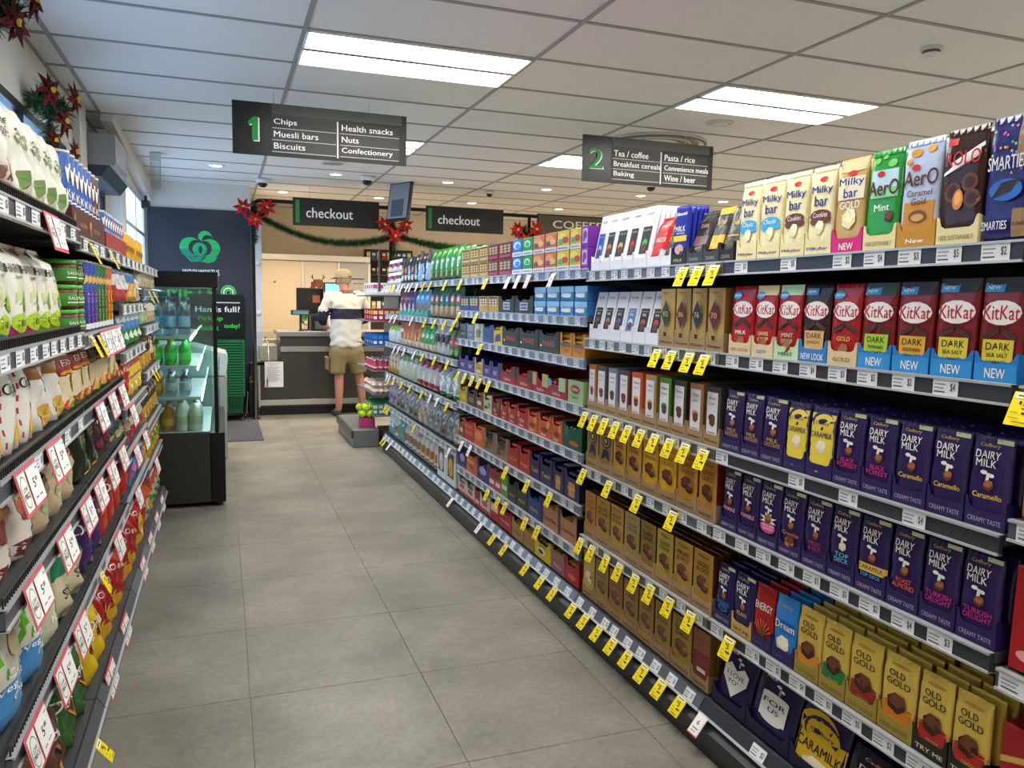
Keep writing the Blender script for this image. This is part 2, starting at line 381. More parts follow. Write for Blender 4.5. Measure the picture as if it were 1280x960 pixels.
# windows on the left
def window(name, y0, y1, z0, z1, bars, hbars, XL=XL, dp=.04, fc='1c2024'):
    m = MB(); t = .045; x0, x1 = XL - dp, XL + .002
    m.box(x0, y0, z0, x1, y0 + t, z1, fc); m.box(x0, y1 - t, z0, x1, y1, z1, fc); m.box(x0, y0, z1 - t, x1, y1, z1, fc); m.box(x0, y0, z0, x1, y1, z0 + t, fc)
    for b in bars: m.box(x0 + .002, b - .02, z0, x1 - .001, b + .02, z1, fc)
    for b in hbars: m.box(x0 + .002, y0, b - .02, x1 - .01, y1, b + .02, fc)
    o = struct(m.build(name, METAL)); g = MB(); g.box(XL - .014, y0 + t, z0 + t, XL - .008, y1 - t, z1 - t, 'ffffff'); g.build('pane', WGLASS, o)
window('window_1', 2.3, 5.9, 1.3, 2.32, [3.5, 4.7], [])
window('window_2', 7.95, 9.8, .9, 2.42, [8.9], [2.05], XL=-.8, dp=.008, fc='b8c4d0')
window('door_1', 6.5, 7.7, .02, 2.25, [7.1], [])
m = MB(); m.prism([(XL, 2.3), (-.71, 2.3), (-.7, 2.33), (-.7, 2.52), (XL, 2.52)], 6.43, 7.15, '9a9d9f'); m.prism([(XL, 2.22), (-.8, 2.22), (-.74, 2.3), (XL, 2.3)], 6.43, 7.6, '3c4450'); m.build('trim_1', METAL)
struct(bpy.data.objects['trim_1'])
m = MB(); m.prism([(6.5, 2.62), (6.5, 2.68), (9.85, 2.68), (9.85, 2.44), (9.6, 2.44)], -.8, -.72, 'e4e4e2', ax='x'); struct(m.build('trim_2', WALLM))
m = MB(); m.box(.34, 11.97, 0, 8.9, 11.995, .09, '8d8a84'); struct(m.build('baseboard_back', PLAS))

# ---------------------------------------------------------------- lamps: downlights
def downlight():
    o = thing('downlight', 'x x x x', 'light'); m = MB(); m.lathe([(.078, 0), (.078, -.006), (.06, -.008), (.056, 0)], 'f4f2ee', 20); r = m.build('trim_ring', PLAS, o)
    m = MB(); m.lathe([(.056, -.004), (.03, -.006)], 'ffffff', 20); l = m.build('lens', DOWNM, o); PROTOKIDS[o.name] = [r, l]; return o
dl = None
dnames = {0: 'first warm downlight from left above the dark entrance wall panel', 1: 'warm downlight between aisle one sign and the dome camera',
          2: 'warm downlight above the hanging checkout monitor right side', 3: 'warm downlight above the coffee sign', 4: 'warm downlight low under the aisle two sign',
          5: 'small warm downlight above the left checkout sign', 6: 'small warm downlight above the right checkout sign', 7: 'warm downlight right of coffee sign above white bars', 8: 'warm downlight between the two signs in back row'}
for i, (x, y) in enumerate(((-.03, 8.52), (1.14, 8.53), (2.35, 8.53), (3.52, 8.53), (4.73, 8.5), (.72, 10.2), (3.12, 10.13), (5.9, 8.5), (1.9, 10.2), (4.4, 10.2), (5.6, 10.2), (6.9, 9.3))):
    lab = dnames.get(i, 'warm round downlight in the far ceiling rows'); g = 'downlights near the checkout' if i in dnames else 'far downlights behind the shelves'
    if dl is None: dl = downlight(); dl.location = (x, y, H - .006); tag(dl, lab, group=g)
    else: dup(dl, (x, y, H - .006), (0, 0, 0), lab, 'light', g)
    ld = bpy.data.lights.new('downlight_beam', 'SPOT'); ld.energy = DOWN_POWER * (2.2 if y > 10 else 1); ld.color = (1, .8, .56); ld.spot_size = 2.4; ld.spot_blend = .8; ld.shadow_soft_size = .06
    lo = bpy.data.objects.new('downlight_beam', ld); COL.objects.link(lo); lo.location = (x, y, H - .03)

# ================================================================ SHELVING
LABEL_ME = {}
def rail_label(w, seed):
    k = (round(w, 3), seed)
    if k not in LABEL_ME:
        m = MB(); prints(m, [R(0, 0, 1, 1, 'e9ecf2'), R(.06, .62, .5, .72, '9aa0ab'), R(.06, .42, .44, .5, '9aa0ab'), R(.06, .2, .5, .28, '55585f'), T(('$3', '$5', '$2', '$4')[seed], .8, .52, .2, .5, '30333a')], w, .036, off=0); LABEL_ME[k] = m.mesh('price_label', PAPER)
    return LABEL_ME[k]
def ticket_me(style):
    if style not in LABEL_ME:
        m = MB()
        if style == 'yellow':
            m.box(-.026, 0, -.066, .026, .0008, 0, 'f7df10'); sh = [R(.1, .8, .9, .96, 'fbfbf2'), R(.2, .85, .8, .91, '8a8620'), T('5', .58, .6, .2, .24, '1c1b0c'), R(.34, .62, .42, .72, '1c1b0c'), R(.12, .36, .4, .39, 'a89a18'), R(.55, .33, .9, .4, '26240c'), R(.12, .2, .5, .23, 'a89a18'), R(.3, .08, .88, .11, '6b6414')]
            w, h = .052, .066
        elif style == 'white':
            m.box(-.024, 0, -.07, .024, .0008, 0, 'f4e3e4'); sh = [R(.08, .06, .92, .94, 'f7f7f5'), T('6', .5, .6, .24, .2, '2a2a2a'), R(.2, .3, .8, .35, '777777'), R(.2, .16, .7, .2, '999999'), R(0, 0, 1, .05, 'd5505a')]
            w, h = .048, .07
        else:
            m.box(-.085, 0, -.088, .085, .0008, 0, 'd9606e'); sh = [R(.05, .08, .38, .92, 'f5f5f3'), E(.215, .5, .15, .36, '5f8a63'), E(.215, .5, .135, .33, 'f5f5f3'), T('LOW', .215, .56, .18, .1, '555555'), T('PRICE', .215, .42, .22, .12, '222222'), R(.42, .08, .95, .92, 'f7f7f7'), T('5', .62, .55, .1, .22, '1a1a1a'), T('00', .74, .61, .09, .1, '1a1a1a'), R(.5, .22, .62, .25, '666666'), R(.68, .22, .82, .25, '666666'), R(.8, .8, .9, .83, '666666')]
            w, h = .17, .088
        mm = MB(); prints(mm, sh, w, h); m.add([(x, y, z - h) for x, y, z in mm.v], mm.f, list(mm.c), 0); LABEL_ME[style] = m.mesh('price_ticket', PAPER)
    return LABEL_ME[style]
def shelf_unit(label, side, y0, y1, xf, zs, rail_col, labels, tickets, joints=(), depth=.44, top=1.6, base_z=.14, base_out=.035, grille=(), perf=False, group='supermarket shelving bays', base_col='3a3c3e'):
    yc = (y0 + y1) / 2; L = y1 - y0
    root = thing('shelving_unit', label, 'shelf', (xf, yc, 0), 0, group)
    S = side
    m = MB(); m.box(S * depth, -L / 2, 0, S * (depth + .012), L / 2, top, '3a3b35'); bp = m.build('back_panel', BACKM, root)
    if perf:
        m = MB(); 
        for a in range(int(L / .025)):
            for k in range(int((top - 1.15) / .025)): yy = -L / 2 + .0125 + a * .025; zz = 1.16 + k * .025; m.box(S * (depth - .0012), yy - .005, zz - .006, S * depth, yy + .005, zz + .006, '0a0a09')
        m.build('perforation', BACKM, bp)
    for yy in [-L / 2 + .02, L / 2 - .02] + [j - yc for j in joints]:
        m = MB(); m.box(S * (depth - .03), yy - .015, 0, S * depth, yy + .015, top, '3b3d40'); m.build('upright', METAL, root)
    # base: kick plate
    m = MB(); a = -base_out
    m.prism([(S * .0, base_z - .03), (S * a, base_z - .055), (S * a, .045), (S * (a + .012), .045), (S * (a + .012), 0), (S * (a + .03), 0), (S * .03, base_z - .03)], -L / 2 + .001, L / 2 - .001, base_col)
    # prism above is built in x,z over y
    m.build('kick_plate', METAL, root)
    js = [y0] + list(joints) + [y1]
    for zi, zm in enumerate(list(zs) + [base_z]):
        isb = zi == len(zs); zt = zm + .02 if not isb else base_z + .012
        m = MB(); x0 = .012 if not isb else .004
        for a, b in zip(js[:-1], js[1:]): m.box(S * x0, a - yc + .002, zt - .022, S * (depth - .002), b - yc - .002, zt, '4a4d50')
        sh = m.build('shelf', SHELFM, root)
        m = MB()
        for a, b in zip(js[:-1], js[1:]):
            a += .003; b -= .003
            if not isb:
                m.box(S * .0, a - yc, zm - .019, S * .011, b - yc, zm + .019, rail_col); m.box(-S * .004, a - yc, zm + .016, S * .011, b - yc, zm + .021, 'b9bdc2'); m.box(-S * .004, a - yc, zm - .021, S * .011, b - yc, zm - .016, 'c9ccd0')
            else:
                m.prism([(S * .0, zt + .004), (-S * .02, zt - .032), (-S * .015, zt - .036), (S * .01, zt - .002)], a - yc, b - yc, rail_col)
                m.prism([(-S * .021, zt - .03), (-S * .026, zt - .036), (-S * .02, zt - .04), (-S * .012, zt - .034)], a - yc, b - yc, 'c4c8cc')
        m.build('price_rail', METAL, sh)
        if not isb:
            for a, b in zip(js[:-1], js[1:]):
                for yy in (a - yc + .006, b - yc - .009):
                    m = MB(); m.prism([(S * .02, zt - .023), (S * (depth - .03), zt - .023), (S * (depth - .03), zt - .05), (S * (depth * .55), zt - .045), (S * .02, zt - .028)], yy, yy + .003, '2b2c2e'); m.build('bracket', METAL, sh)
        if zi in grille:
            m = MB(); n = int(L / .016)
            for k in range(n): yy = -L / 2 + .01 + k * .016; m.box(S * .003, yy - .0015, zt, S * .006, yy + .0015, zt + .02, '262626')
            m.box(S * .002, -L / 2 + .004, zt + .019, S * .008, L / 2 - .004, zt + .023, '3a3a3a'); g = m.build('wire_riser', METAL, sh); g['kind'] = 'stuff'
        rz = -math.pi / 2 if side > 0 else math.pi / 2
        for q, (yy, w) in enumerate(labels.get(zi, ())):
            o = bpy.data.objects.new('price_label', rail_label(w, q % 4)); COL.objects.link(o); o.parent = sh
            if isb: o.location = (-S * .022, yy - yc, zt - .032); o.rotation_euler = (-math.radians(29), 0, rz)
            else: o.location = (-S * .0015, yy - yc, zm - .018); o.rotation_euler = (0, 0, rz)
        for q, tk in enumerate(tickets.get(zi, ())):
            yy, st = tk
            o = bpy.data.objects.new('price_ticket', ticket_me(st)); COL.objects.link(o); o.parent = sh
            if isb and st != 'red': o.location = (-S * .024, yy - yc, zt - .03); o.rotation_euler = (-math.radians(38), 0, rz)
            else: o.location = (-S * .006, yy - yc, zm + (.01 if st != 'red' else .022)); o.rotation_euler = (-math.radians(24 if st != 'red' else 14), 0, rz)
    return root
def ticks(ys, st='yellow'): return [(y, st) for y in ys]
def labs(y0, y1, n, w=.05, seed=0):
    r = random.Random(seed); st = (y1 - y0) / n; return [(y0 + st * (i + .5) + r.uniform(-.15, .15) * st, w) for i in range(n)]
ZA = [1.479, 1.21, .921, .686, .393]; BZ = .148
ZC = [1.491, 1.296, 1.122, .927, .726, .506, .316]
ZD = [1.491, 1.232, .98, .703, .408]
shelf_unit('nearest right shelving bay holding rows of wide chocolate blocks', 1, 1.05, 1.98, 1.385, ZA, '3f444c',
    {0: [(y, .06) for y in (1.895, 1.695, 1.505, 1.407, 1.309, 1.211, 1.108)], 1: [(y, .06) for y in (1.916, 1.806, 1.706, 1.601, 1.499, 1.405, 1.303, 1.196)],
     2: [(1.945, .06), (1.62, .06), (1.44, .06), (1.25, .06)], 3: [(y, .062) for y in (1.94, 1.83, 1.735, 1.64, 1.545, 1.45, 1.355, 1.26, 1.165)], 4: [(y, .062) for y in (1.93, 1.76, 1.67, 1.575, 1.48, 1.385, 1.29, 1.195, 1.1)], 5: [(1.7, .06), (1.45, .06)]},
    {4: ticks([1.856]), 5: [(1.945, 'white')]}, perf=True)
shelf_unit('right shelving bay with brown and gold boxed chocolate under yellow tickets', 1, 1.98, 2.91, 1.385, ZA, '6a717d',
    {i: labs(1.99, 2.9, (10, 10, 10, 9, 9, 9)[i], .052, i) for i in range(6)},
    {0: ticks([2.18, 2.095, 2.014]), 1: ticks([2.323, 2.231, 2.127, 2.044]), 2: ticks([2.87, 2.782, 2.691, 2.599, 2.506, 2.412, 2.318, 2.221, 2.129, 2.027]),
     3: ticks([2.867, 2.642, 2.415, 2.184]), 4: ticks([2.876, 2.77, 2.643, 2.538, 2.416, 2.308, 2.185, 2.059]), 5: ticks([2.885, 2.766, 2.646, 2.526, 2.41, 2.295, 2.179, 2.061])}, top=1.6)
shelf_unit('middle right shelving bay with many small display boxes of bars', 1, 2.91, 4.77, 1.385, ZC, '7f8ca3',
    {i: labs(2.93, 4.75, 16, .055, 10 + i) for i in range(8)},
    {0: ticks([4.674, 4.173]) + ticks([3.808, 3.668, 3.527, 3.235], 'white'), 1: ticks([4.701, 4.346]), 2: ticks([4.258]), 3: ticks([4.705, 4.558, 4.403, 4.264, 4.098]),
     5: ticks([4.602, 4.434], 'white') + ticks([3.796, 3.485, 3.211]), 6: ticks([4.096, 3.914, 3.799, 3.502, 3.345]), 7: ticks([3.918, 3.731, 3.422, 3.232, 3.085]) + ticks([4.75, 4.15], 'white')}, joints=[3.84], top=1.6)
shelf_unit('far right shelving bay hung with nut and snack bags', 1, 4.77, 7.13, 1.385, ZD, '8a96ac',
    {i: labs(4.8, 7.1, 16, .07, 20 + i) for i in range(6)},
    {0: ticks([7.06, 6.95, 6.84, 6.472, 6.348, 6.142, 6.03, 5.816], 'white') + ticks([6.74, 6.66, 5.616, 5.428, 5.025]), 1: ticks([6.765, 6.598, 6.0], 'white') + ticks([5.562, 5.3, 5.037, 4.82]),
     2: ticks([6.628, 6.466, 6.25, 5.9], 'white') + ticks([5.628, 5.28, 4.95]), 3: ticks([6.95, 6.85], 'white') + ticks([6.658, 6.337, 6.043, 5.646]) + ticks([5.4, 5.2], 'white') + ticks([4.95]), 4: ticks([7.06, 6.98, 6.9, 5.899]) + ticks([4.9], 'white'), 5: ticks([7.05, 6.95]) + ticks([6.75], 'white')}, joints=[5.95], top=1.6)
shelf_unit('right shelving bay cut by the right frame edge', 1, .1, 1.04, 1.385, [1.479, 1.21, .957, .665, .393], '5a6068',
    {2: [(.98, .08)], 3: [(.99, .08)], 0: [(1.0, .06)]}, {1: ticks([1.015])}, perf=True)
# left
ZL1 = [1.529, 1.244, 1.017, .79, .515]
def redl(y0, y1, n): return [(y0 + (y1 - y0) * (i + .5) / n, 'red') for i in range(n)]
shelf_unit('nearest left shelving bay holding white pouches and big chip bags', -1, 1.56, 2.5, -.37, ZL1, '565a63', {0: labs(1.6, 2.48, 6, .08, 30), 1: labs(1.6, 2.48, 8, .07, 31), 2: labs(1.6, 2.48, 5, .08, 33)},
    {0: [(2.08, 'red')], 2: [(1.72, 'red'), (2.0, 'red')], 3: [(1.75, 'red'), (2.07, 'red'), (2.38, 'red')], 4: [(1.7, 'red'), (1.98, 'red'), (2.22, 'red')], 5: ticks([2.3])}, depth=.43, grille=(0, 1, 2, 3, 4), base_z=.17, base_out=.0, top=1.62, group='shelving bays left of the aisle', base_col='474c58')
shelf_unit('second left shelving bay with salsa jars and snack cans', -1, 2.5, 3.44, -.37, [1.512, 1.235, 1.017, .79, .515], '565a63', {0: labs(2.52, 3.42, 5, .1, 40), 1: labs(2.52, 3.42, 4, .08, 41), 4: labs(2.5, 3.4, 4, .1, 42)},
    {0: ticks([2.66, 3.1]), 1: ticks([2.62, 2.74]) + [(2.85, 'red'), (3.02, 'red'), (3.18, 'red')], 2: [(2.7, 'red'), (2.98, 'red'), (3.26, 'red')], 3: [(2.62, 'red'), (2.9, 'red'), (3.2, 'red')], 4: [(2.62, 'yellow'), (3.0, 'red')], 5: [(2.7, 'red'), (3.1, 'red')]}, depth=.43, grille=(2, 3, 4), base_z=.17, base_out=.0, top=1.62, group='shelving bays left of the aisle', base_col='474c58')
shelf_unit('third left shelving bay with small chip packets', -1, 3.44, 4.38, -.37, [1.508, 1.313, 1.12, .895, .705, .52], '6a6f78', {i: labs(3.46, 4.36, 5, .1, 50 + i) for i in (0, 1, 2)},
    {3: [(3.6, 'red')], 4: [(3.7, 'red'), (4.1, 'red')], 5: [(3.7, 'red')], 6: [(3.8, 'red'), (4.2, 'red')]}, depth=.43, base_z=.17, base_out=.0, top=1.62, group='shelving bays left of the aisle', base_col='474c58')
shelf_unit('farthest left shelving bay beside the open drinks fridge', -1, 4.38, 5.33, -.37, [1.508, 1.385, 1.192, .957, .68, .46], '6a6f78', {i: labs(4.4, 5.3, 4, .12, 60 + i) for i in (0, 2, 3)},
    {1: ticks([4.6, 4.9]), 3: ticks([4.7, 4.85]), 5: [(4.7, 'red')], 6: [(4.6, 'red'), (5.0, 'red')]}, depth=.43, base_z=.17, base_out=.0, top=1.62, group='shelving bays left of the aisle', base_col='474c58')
# ================================================================ PRODUCTS
ORD = ['first', 'second', 'third', 'fourth', 'fifth', 'sixth', 'seventh', 'eighth', 'ninth', 'tenth', 'eleventh', 'twelfth', 'thirteenth', 'fourteenth', 'fifteenth', 'sixteenth', 'seventeenth', 'eighteenth', 'nineteenth', 'twentieth', 'twenty-first', 'twenty-second', 'twenty-third', 'twenty-fourth']
W_ = 'f4f2ee'; GLD = 'c9a14a'; PUR = '2b1d58'; BRN = '5a2c17'; K_ = '18130f'
DES = {}
def D(key, look, form, body, shapes, name='chocolate_block', cat='chocolate', mt=None, h=.19, t=.014, **kw):
    DES[key] = dict(look=look, form=form, body=body, shapes=shapes, name=name, cat=cat, mt=mt or FILM, h=h, t=t, **kw)
def choc(cx, cz, s=1, c='6b371c'):
    return [G([(cx - .1 * s, cz - .03 * s), (cx + .02 * s, cz - .05 * s), (cx + .11 * s, cz - .015 * s), (cx + .09 * s, cz + .04 * s), (cx - .03 * s, cz + .05 * s), (cx - .11 * s, cz + .02 * s)], c),
            G([(cx - .1 * s, cz + .0 * s), (cx + .02 * s, cz - .02 * s), (cx + .11 * s, cz + .012 * s), (cx + .085 * s, cz + .045 * s), (cx - .03 * s, cz + .052 * s)], {'6b371c': 'a9683a', 'e8d9ae': 'f4ecd0', 'f0e2a8': 'faf2cc', 'f0e8c8': 'fbf6e4', 'e0d090': 'f0e4b4'}.get(c, '6e3d22'))]
# --- row 1
def mb_(key, look, sp, txt, tray='cream'):
    D(key, look, 'bar', 'ede3b4', [E(.5, .86, .16, .03, 'd0202c'), T('Milky', .5, .73, .86, .11, '1d2f86'), T('bar', .5, .61, .55, .12, '1d2f86'), E(.5, .44, .44, .07, sp), E(.3, .38, .22, .05, sp), E(.75, .39, .2, .045, sp), T(txt, .5, .45, .6, .06, W_)] + choc(.5, .3, 1.6, 'f0e2a8'), h=.215, tray=tray, ttext=('Milkybar', '1d2f86'))
mb_('mbc', 'cream white chocolate block with blue splash', '3ba7dc', 'Classic'); mb_('mbk', 'cream white chocolate block with brown splash', '6d3216', 'Cookies')
D('mbg', 'golden white chocolate block in pink tray', 'bar', 'c9a565', [R(0, .86, 1, .98, 'd9cfa0'), E(.22, .93, .2, .035, 'd9158a'), T('NEW', .22, .93, .3, .03, W_), E(.5, .84, .15, .03, 'd0202c'), R(.04, .56, .96, .8, 'ece2c6'), T('Milky', .5, .74, .86, .1, '1d2f86'), T('bar', .5, .63, .5, .1, '1d2f86'), T('GOLD', .5, .5, .7, .08, W_)] + choc(.5, .35, 2.2, 'f0e2a8'), h=.22, tray='pink', ttext=('NEW', W_))
D('aem', 'green aerated mint chocolate block', 'bar', '2a9a3c', [R(0, .6, 1, .8, 'bfe0ea'), R(0, .52, 1, .62, '8fcf9e'), E(.2, .9, .1, .03, '6cc35e'), E(.7, .86, .14, .04, '6cc35e'), E(.45, .93, .08, .02, '6cc35e'), E(.4, .76, .12, .03, 'd0202c'), T('AerO', .5, .62, .94, .15, '5c1a14'), T('Mint', .5, .42, .5, .07, 'eef7ea')] + choc(.75, .32, 1.2, '4d2413'), h=.222, tray='cream', ttext=('100% SUSTAINABLY', '7a6a48'))
D('aec', 'white and gold aerated caramel chocolate block', 'bar', 'b9c8e2', [R(0, 0, 1, .42, 'c98a1c'), E(.3, .88, .16, .04, 'c98a2c'), E(.7, .9, .12, .035, 'd89a3c'), E(.15, .8, .08, .03, 'd89a3c'), E(.35, .74, .12, .03, 'd0202c'), T('AerO', .5, .64, .94, .15, '5c1a14'), T('Caramel', .5, .5, .7, .06, '6a2a18'), T('Gold', .5, .42, .4, .06, '6a2a18'), E(.5, .28, .24, .06, '7c4420'), E(.5, .27, .18, .035, 'd0a050')], h=.228, tray='goldp', ttext=('New', W_))
D('rol', 'dark brown chocolate block with round caramels', 'bar', '34180f', [R(.05, .86, .3, .92, 'd0202c'), G([(.0, .7), (.96, .85), (.98, .76), (.04, .6)], W_), T('ROLO', .48, .74, .84, .12, 'c4202c'), E(.3, .45, .2, .09, '6b3a22'), E(.3, .45, .14, .06, '3c1c10'), E(.7, .52, .2, .08, '6b3a22'), E(.7, .52, .13, .05, '3c1c10'), E(.78, .38, .2, .08, '6b3a22'), E(.78, .38, .13, .05, '3c1c10'), E(.45, .38, .13, .09, 'd98a3c'), E(.45, .39, .08, .06, 'f0b060')], h=.232, tray='cream', ttext=('100% SUSTAINABLY', '7a6a48'))
D('sma', 'dark blue block with coloured dots and brown paper', 'bar', '20246b', [R(.62, .6, 1, .98, '9c7a55'), T('PAPER', .8, .88, .3, .04, '3a2a1a')] + [E(random.uniform(.06, .9), random.uniform(.5, .95), .025, .011, random.choice(['e8d23a', 'd94a8a', '4ab0e0', '5ac05a', 'f07a3a'])) for _ in range(26)] + [T('SMARTIES', .48, .62, .86, .11, 'e8e8f4'), E(.5, .4, .36, .09, '2a6ac0'), G([(.2, .34), (.62, .38), (.8, .48), (.4, .46)], '2a1712'), T('SMARTIES', .32, .12, .56, .07, 'e8e8f4'), R(.7, .02, 1, .24, '9c7a55'), T('IN PAPER', .85, .12, .24, .03, '3a2a1a')], h=.235)
# --- row 2 (wafer bars)
def kk(key, look, body, txt, tc, tray, badge=None, panel=None, top=None, tt=None, h=.195):
    sh = [E(.5, .66, .47, .13, '8a1018'), E(.5, .66, .455, .12, 'f4f0f0'), T('KitKat', .5, .66, .84, .14, 'b8121f'), G([(.08, .44), (.48, .53), (.48, .47), (.12, .38)], '4a2416'), G([(.92, .44), (.52, .53), (.52, .47), (.88, .38)], '4a2416')]
    if top: sh = [R(0, .86, 1, 1, top)] + sh
    if badge: sh.append(R(.02, .86, .5, .95, '2a8fd6') if badge == 'r' else E(.22, .86, .2, .055, '2a8fd6')); sh.append(T('NEW', .25, .905 if badge == 'r' else .86, .3, .04, W_))
    if panel: sh += [R(.14, .1, .86, .4, panel), T(txt[0], .5, .335, .56, .07, '2a1a12')] + [T(s, .5, .25 - i * .07, .5, .04, '2a1a12') for i, s in enumerate(txt[1:])]
    else: sh += [T(s, .5, .32 - i * .08, .5, .055, tc) for i, s in enumerate(txt)] + choc(.5, .17, 1.8)
    D(key, look, 'bar', body, sh, h=h, tray=tray, ttext=tt)
RED = 'a8141e'
kk('k1', 'red wafer chocolate block, milk', RED, ['MILK'], W_, 'beige', 'e', tt=('100% COCOA', '7a6a48')); kk('k2', 'red wafer block lettered caramel crisp', RED, ['CARAMEL', 'CRISP'], 'e8d9a0', 'beige', 'e', top='e8d9a0', tt=('NEW', '2a8fd6'))
kk('k3', 'red wafer block, green mint choc chip', RED, ['MINT', 'CHOC CHIP'], 'bfe0c0', 'mintg', 'e', top='bfe0b8', tt=('MINT', '2c6a3c')); kk('k4', 'dark wafer block in blue tray', '2b1512', ['DARK', 'CHOC'], '', 'blue', 'r', 'd8b070', tt=('NEW LOOK', W_))
kk('k5', 'wide red wafer block lettered gold', RED, ['GOLD'], 'e8c060', 'beige', 'e', tt=('GOLD', '8a5a1a')); kk('k6', 'dark wafer block with lime mint panel', '7c1016', ['DARK', 'TASMANIAN', 'MINT'], '', 'bluen', 'r', 'a8cc3a', top='1f3a22', tt=('NEW', W_))
kk('k7', 'dark wafer block with orange panel', '7c1016', ['DARK', 'SOUTHERN', 'ORANGE'], '', 'bluen', 'r', 'd8a83a', top='2a1512', tt=('NEW', W_)); kk('k8', 'dark wafer block with yellow sea salt panel', '7c1016', ['DARK', 'SEA SALT', '& CARAMEL'], '', 'bluen', 'r', 'd8c83a', top='1c1512', tt=('NEW', W_), h=.2)
# --- purple blocks
def dm(key, look, fl, fc, body=PUR, extra=(), h=.178, cc='6b371c', tt=('CREAMY TASTE', 'b0a0c8')):
    sh = [T('Cadbury', .42, .9, .5, .05, GLD), T('DAIRY', .42, .8, .62, .085, W_), T('MILK', .4, .705, .52, .085, W_), E(.36, .6, .085, .024, W_), E(.56, .575, .08, .022, W_), G([(.42, .5), (.5, .5), (.52, .6), (.44, .6)], W_)] + choc(.5, .46, 1.2, cc)
    sh += [T(s, .5, .345 - i * .07, .74 if len(s) > 5 else .5, .06, fc) for i, s in enumerate(fl)] + [R(.58, .935, .98, .985, 'c9d8b0'), E(.66, .96, .06, .02, '5ca040')] + list(extra)
    D(key, look, 'bar', body, sh, h=h, tray='purple', ttext=tt)
dm('dm', 'purple milk chocolate block', ['MILK', 'CHOCOLATE'], GLD); dm('bf', 'purple block with pink black forest lettering', ['BLACK', 'FOREST'], 'd8337a'); dm('cm', 'purple block with golden caramel script', ['Caramello'], 'e8c23a')
dm('ma', 'purple block with pink and white marble lettering', ['MARBLE'], 'e8a0c0'); dm('mc', 'purple block with round pink burst', [], W_, extra=[G([(.5 + (.42 if i % 2 else .2) * math.cos(i * .3927), .42 + (.12 if i % 2 else .06) * math.sin(i * .3927)) for i in range(16)], 'f0f0f0'), E(.5, .3, .36, .09, 'd84a8c'), T('MARVELLOUS', .5, .33, .6, .035, W_), T('CREATIONS', .5, .28, .5, .035, W_)] + choc(.5, .43, 1.5))
dm('cr', 'purple block with orange honeycomb lettering', ['Crunchie'], 'e07a1c', extra=choc(.5, .22, 1.8, 'c8801c')); dm('fn', 'purple block with dark red fruit lettering', ['FRUIT', '& NUT'], 'b0304a'); dm('td', 'purple block with light blue two-layer lettering', ['TOP', 'DECK'], '6ac0e8', cc='e8d9ae')
dm('ct', 'purple block with gold banner', [], W_, extra=[R(0, .27, 1, .38, 'e8c050'), T('CARAMILK', .5, .33, .84, .06, PUR), T('TOP DECK', .5, .23, .7, .045, '4ab0e8')]); dm('ra', 'purple block with orange roast almond lettering', ['ROAST', 'ALMOND'], 'e0602c'); dm('tu', 'purple block with magenta delight lettering', ['TURKISH', 'DELIGHT'], 'c42a7a')
dm('ck', 'dark purple block with blue ring', ['COOKIES'], '3a8ad0', body='221a58', extra=[E(.5, .26, .3, .06, '2a6ab8'), E(.5, .26, .22, .04, '221a58')]); dm('fl', 'dark purple block with gold try me tray', ['FLAKE'], 'e8c050', body='221a58', tt=('TRY ME', '2a1a12'))
DES['fl']['tray'] = 'tan'
D('cy', 'yellow caramel chocolate block', 'bar', PUR, [R(.02, .1, .98, .9, 'f0d84a'), E(.5, .8, .42, .14, PUR), E(.56, .77, .4, .13, 'f0d84a'), T('Cadbury', .5, .76, .56, .06, PUR), T('CARAMILK', .5, .6, .86, .08, PUR)] + choc(.5, .42, 2, 'e8d9ae') + [E(.5, .12, .46, .06, 'f0d84a')], h=.178, tray='purple', ttext=('Cadbury', '4a3a90'))
D('en', 'red energy chocolate block', 'bar', 'a81a1c', [T('Cadbury', .5, .88, .5, .05, '7a1214'), T('ENERGY', .5, .66, .9, .12, W_)] + [G([(.5, .2), (.5 + .42 * math.cos(a), .26 + .2 * math.sin(a)), (.5 + .42 * math.cos(a + .12), .26 + .2 * math.sin(a + .12))], 'e8802c') for a in (.2, .6, 1.0, 1.4, 1.8, 2.2, 2.6)] + choc(.5, .24, 2.2, '3a1a10'), h=.178, tray='purple', ttext=('Cadbury', '4a3a90'))
D('dr', 'bright blue dream white chocolate block', 'bar', '2a86d8', [T('Cadbury', .45, .85, .6, .07, GLD), R(0, .48, 1, .62, '1a5ab0'), T('Dream', .5, .55, .86, .12, W_)] + choc(.45, .26, 2.6, 'f0e8c8'), h=.178, tray='purple', ttext=('Cadbury', '4a3a90'))
def og(key, look, band, cc='3a1c10', tray='goldt', tt=('OLD GOLD', '6a5418')):
    D(key, look, 'bar', 'e4c55c', [E(.5, .88, .3, .02, 'a88a30'), T('OLD', .45, .77, .5, .085, '1c150c'), T('GOLD', .5, .66, .72, .085, '1c150c'), R(.0, .16, 1, .36, band), E(.5, .36, .5, .05, band), E(.5, .16, .5, .07, band), T('COCOA', .55, .2, .4, .04, 'c9ab45')] + choc(.5, .4, 2.6, cc), mt=FOIL, h=.178, tray=tray, ttext=tt)
og('o1', 'gold foil block with orange filling band', 'd8902c'); og('o2', 'gold foil block with green mint band', '1c7a3c'); og('o3', 'gold foil block with dark red band', '8c2422'); og('o4', 'gold foil block with bright orange almond band', 'd07a1c')
og('o5', 'gold foil block with red band in black tray', 'b02420', tray='blackt', tt=('TRY ME', 'e8d9a0')); og('o6', 'gold foil block with red berry band, cut low', 'b02c26', tray='blackt', tt=('TRY ME', 'e8d9a0'))
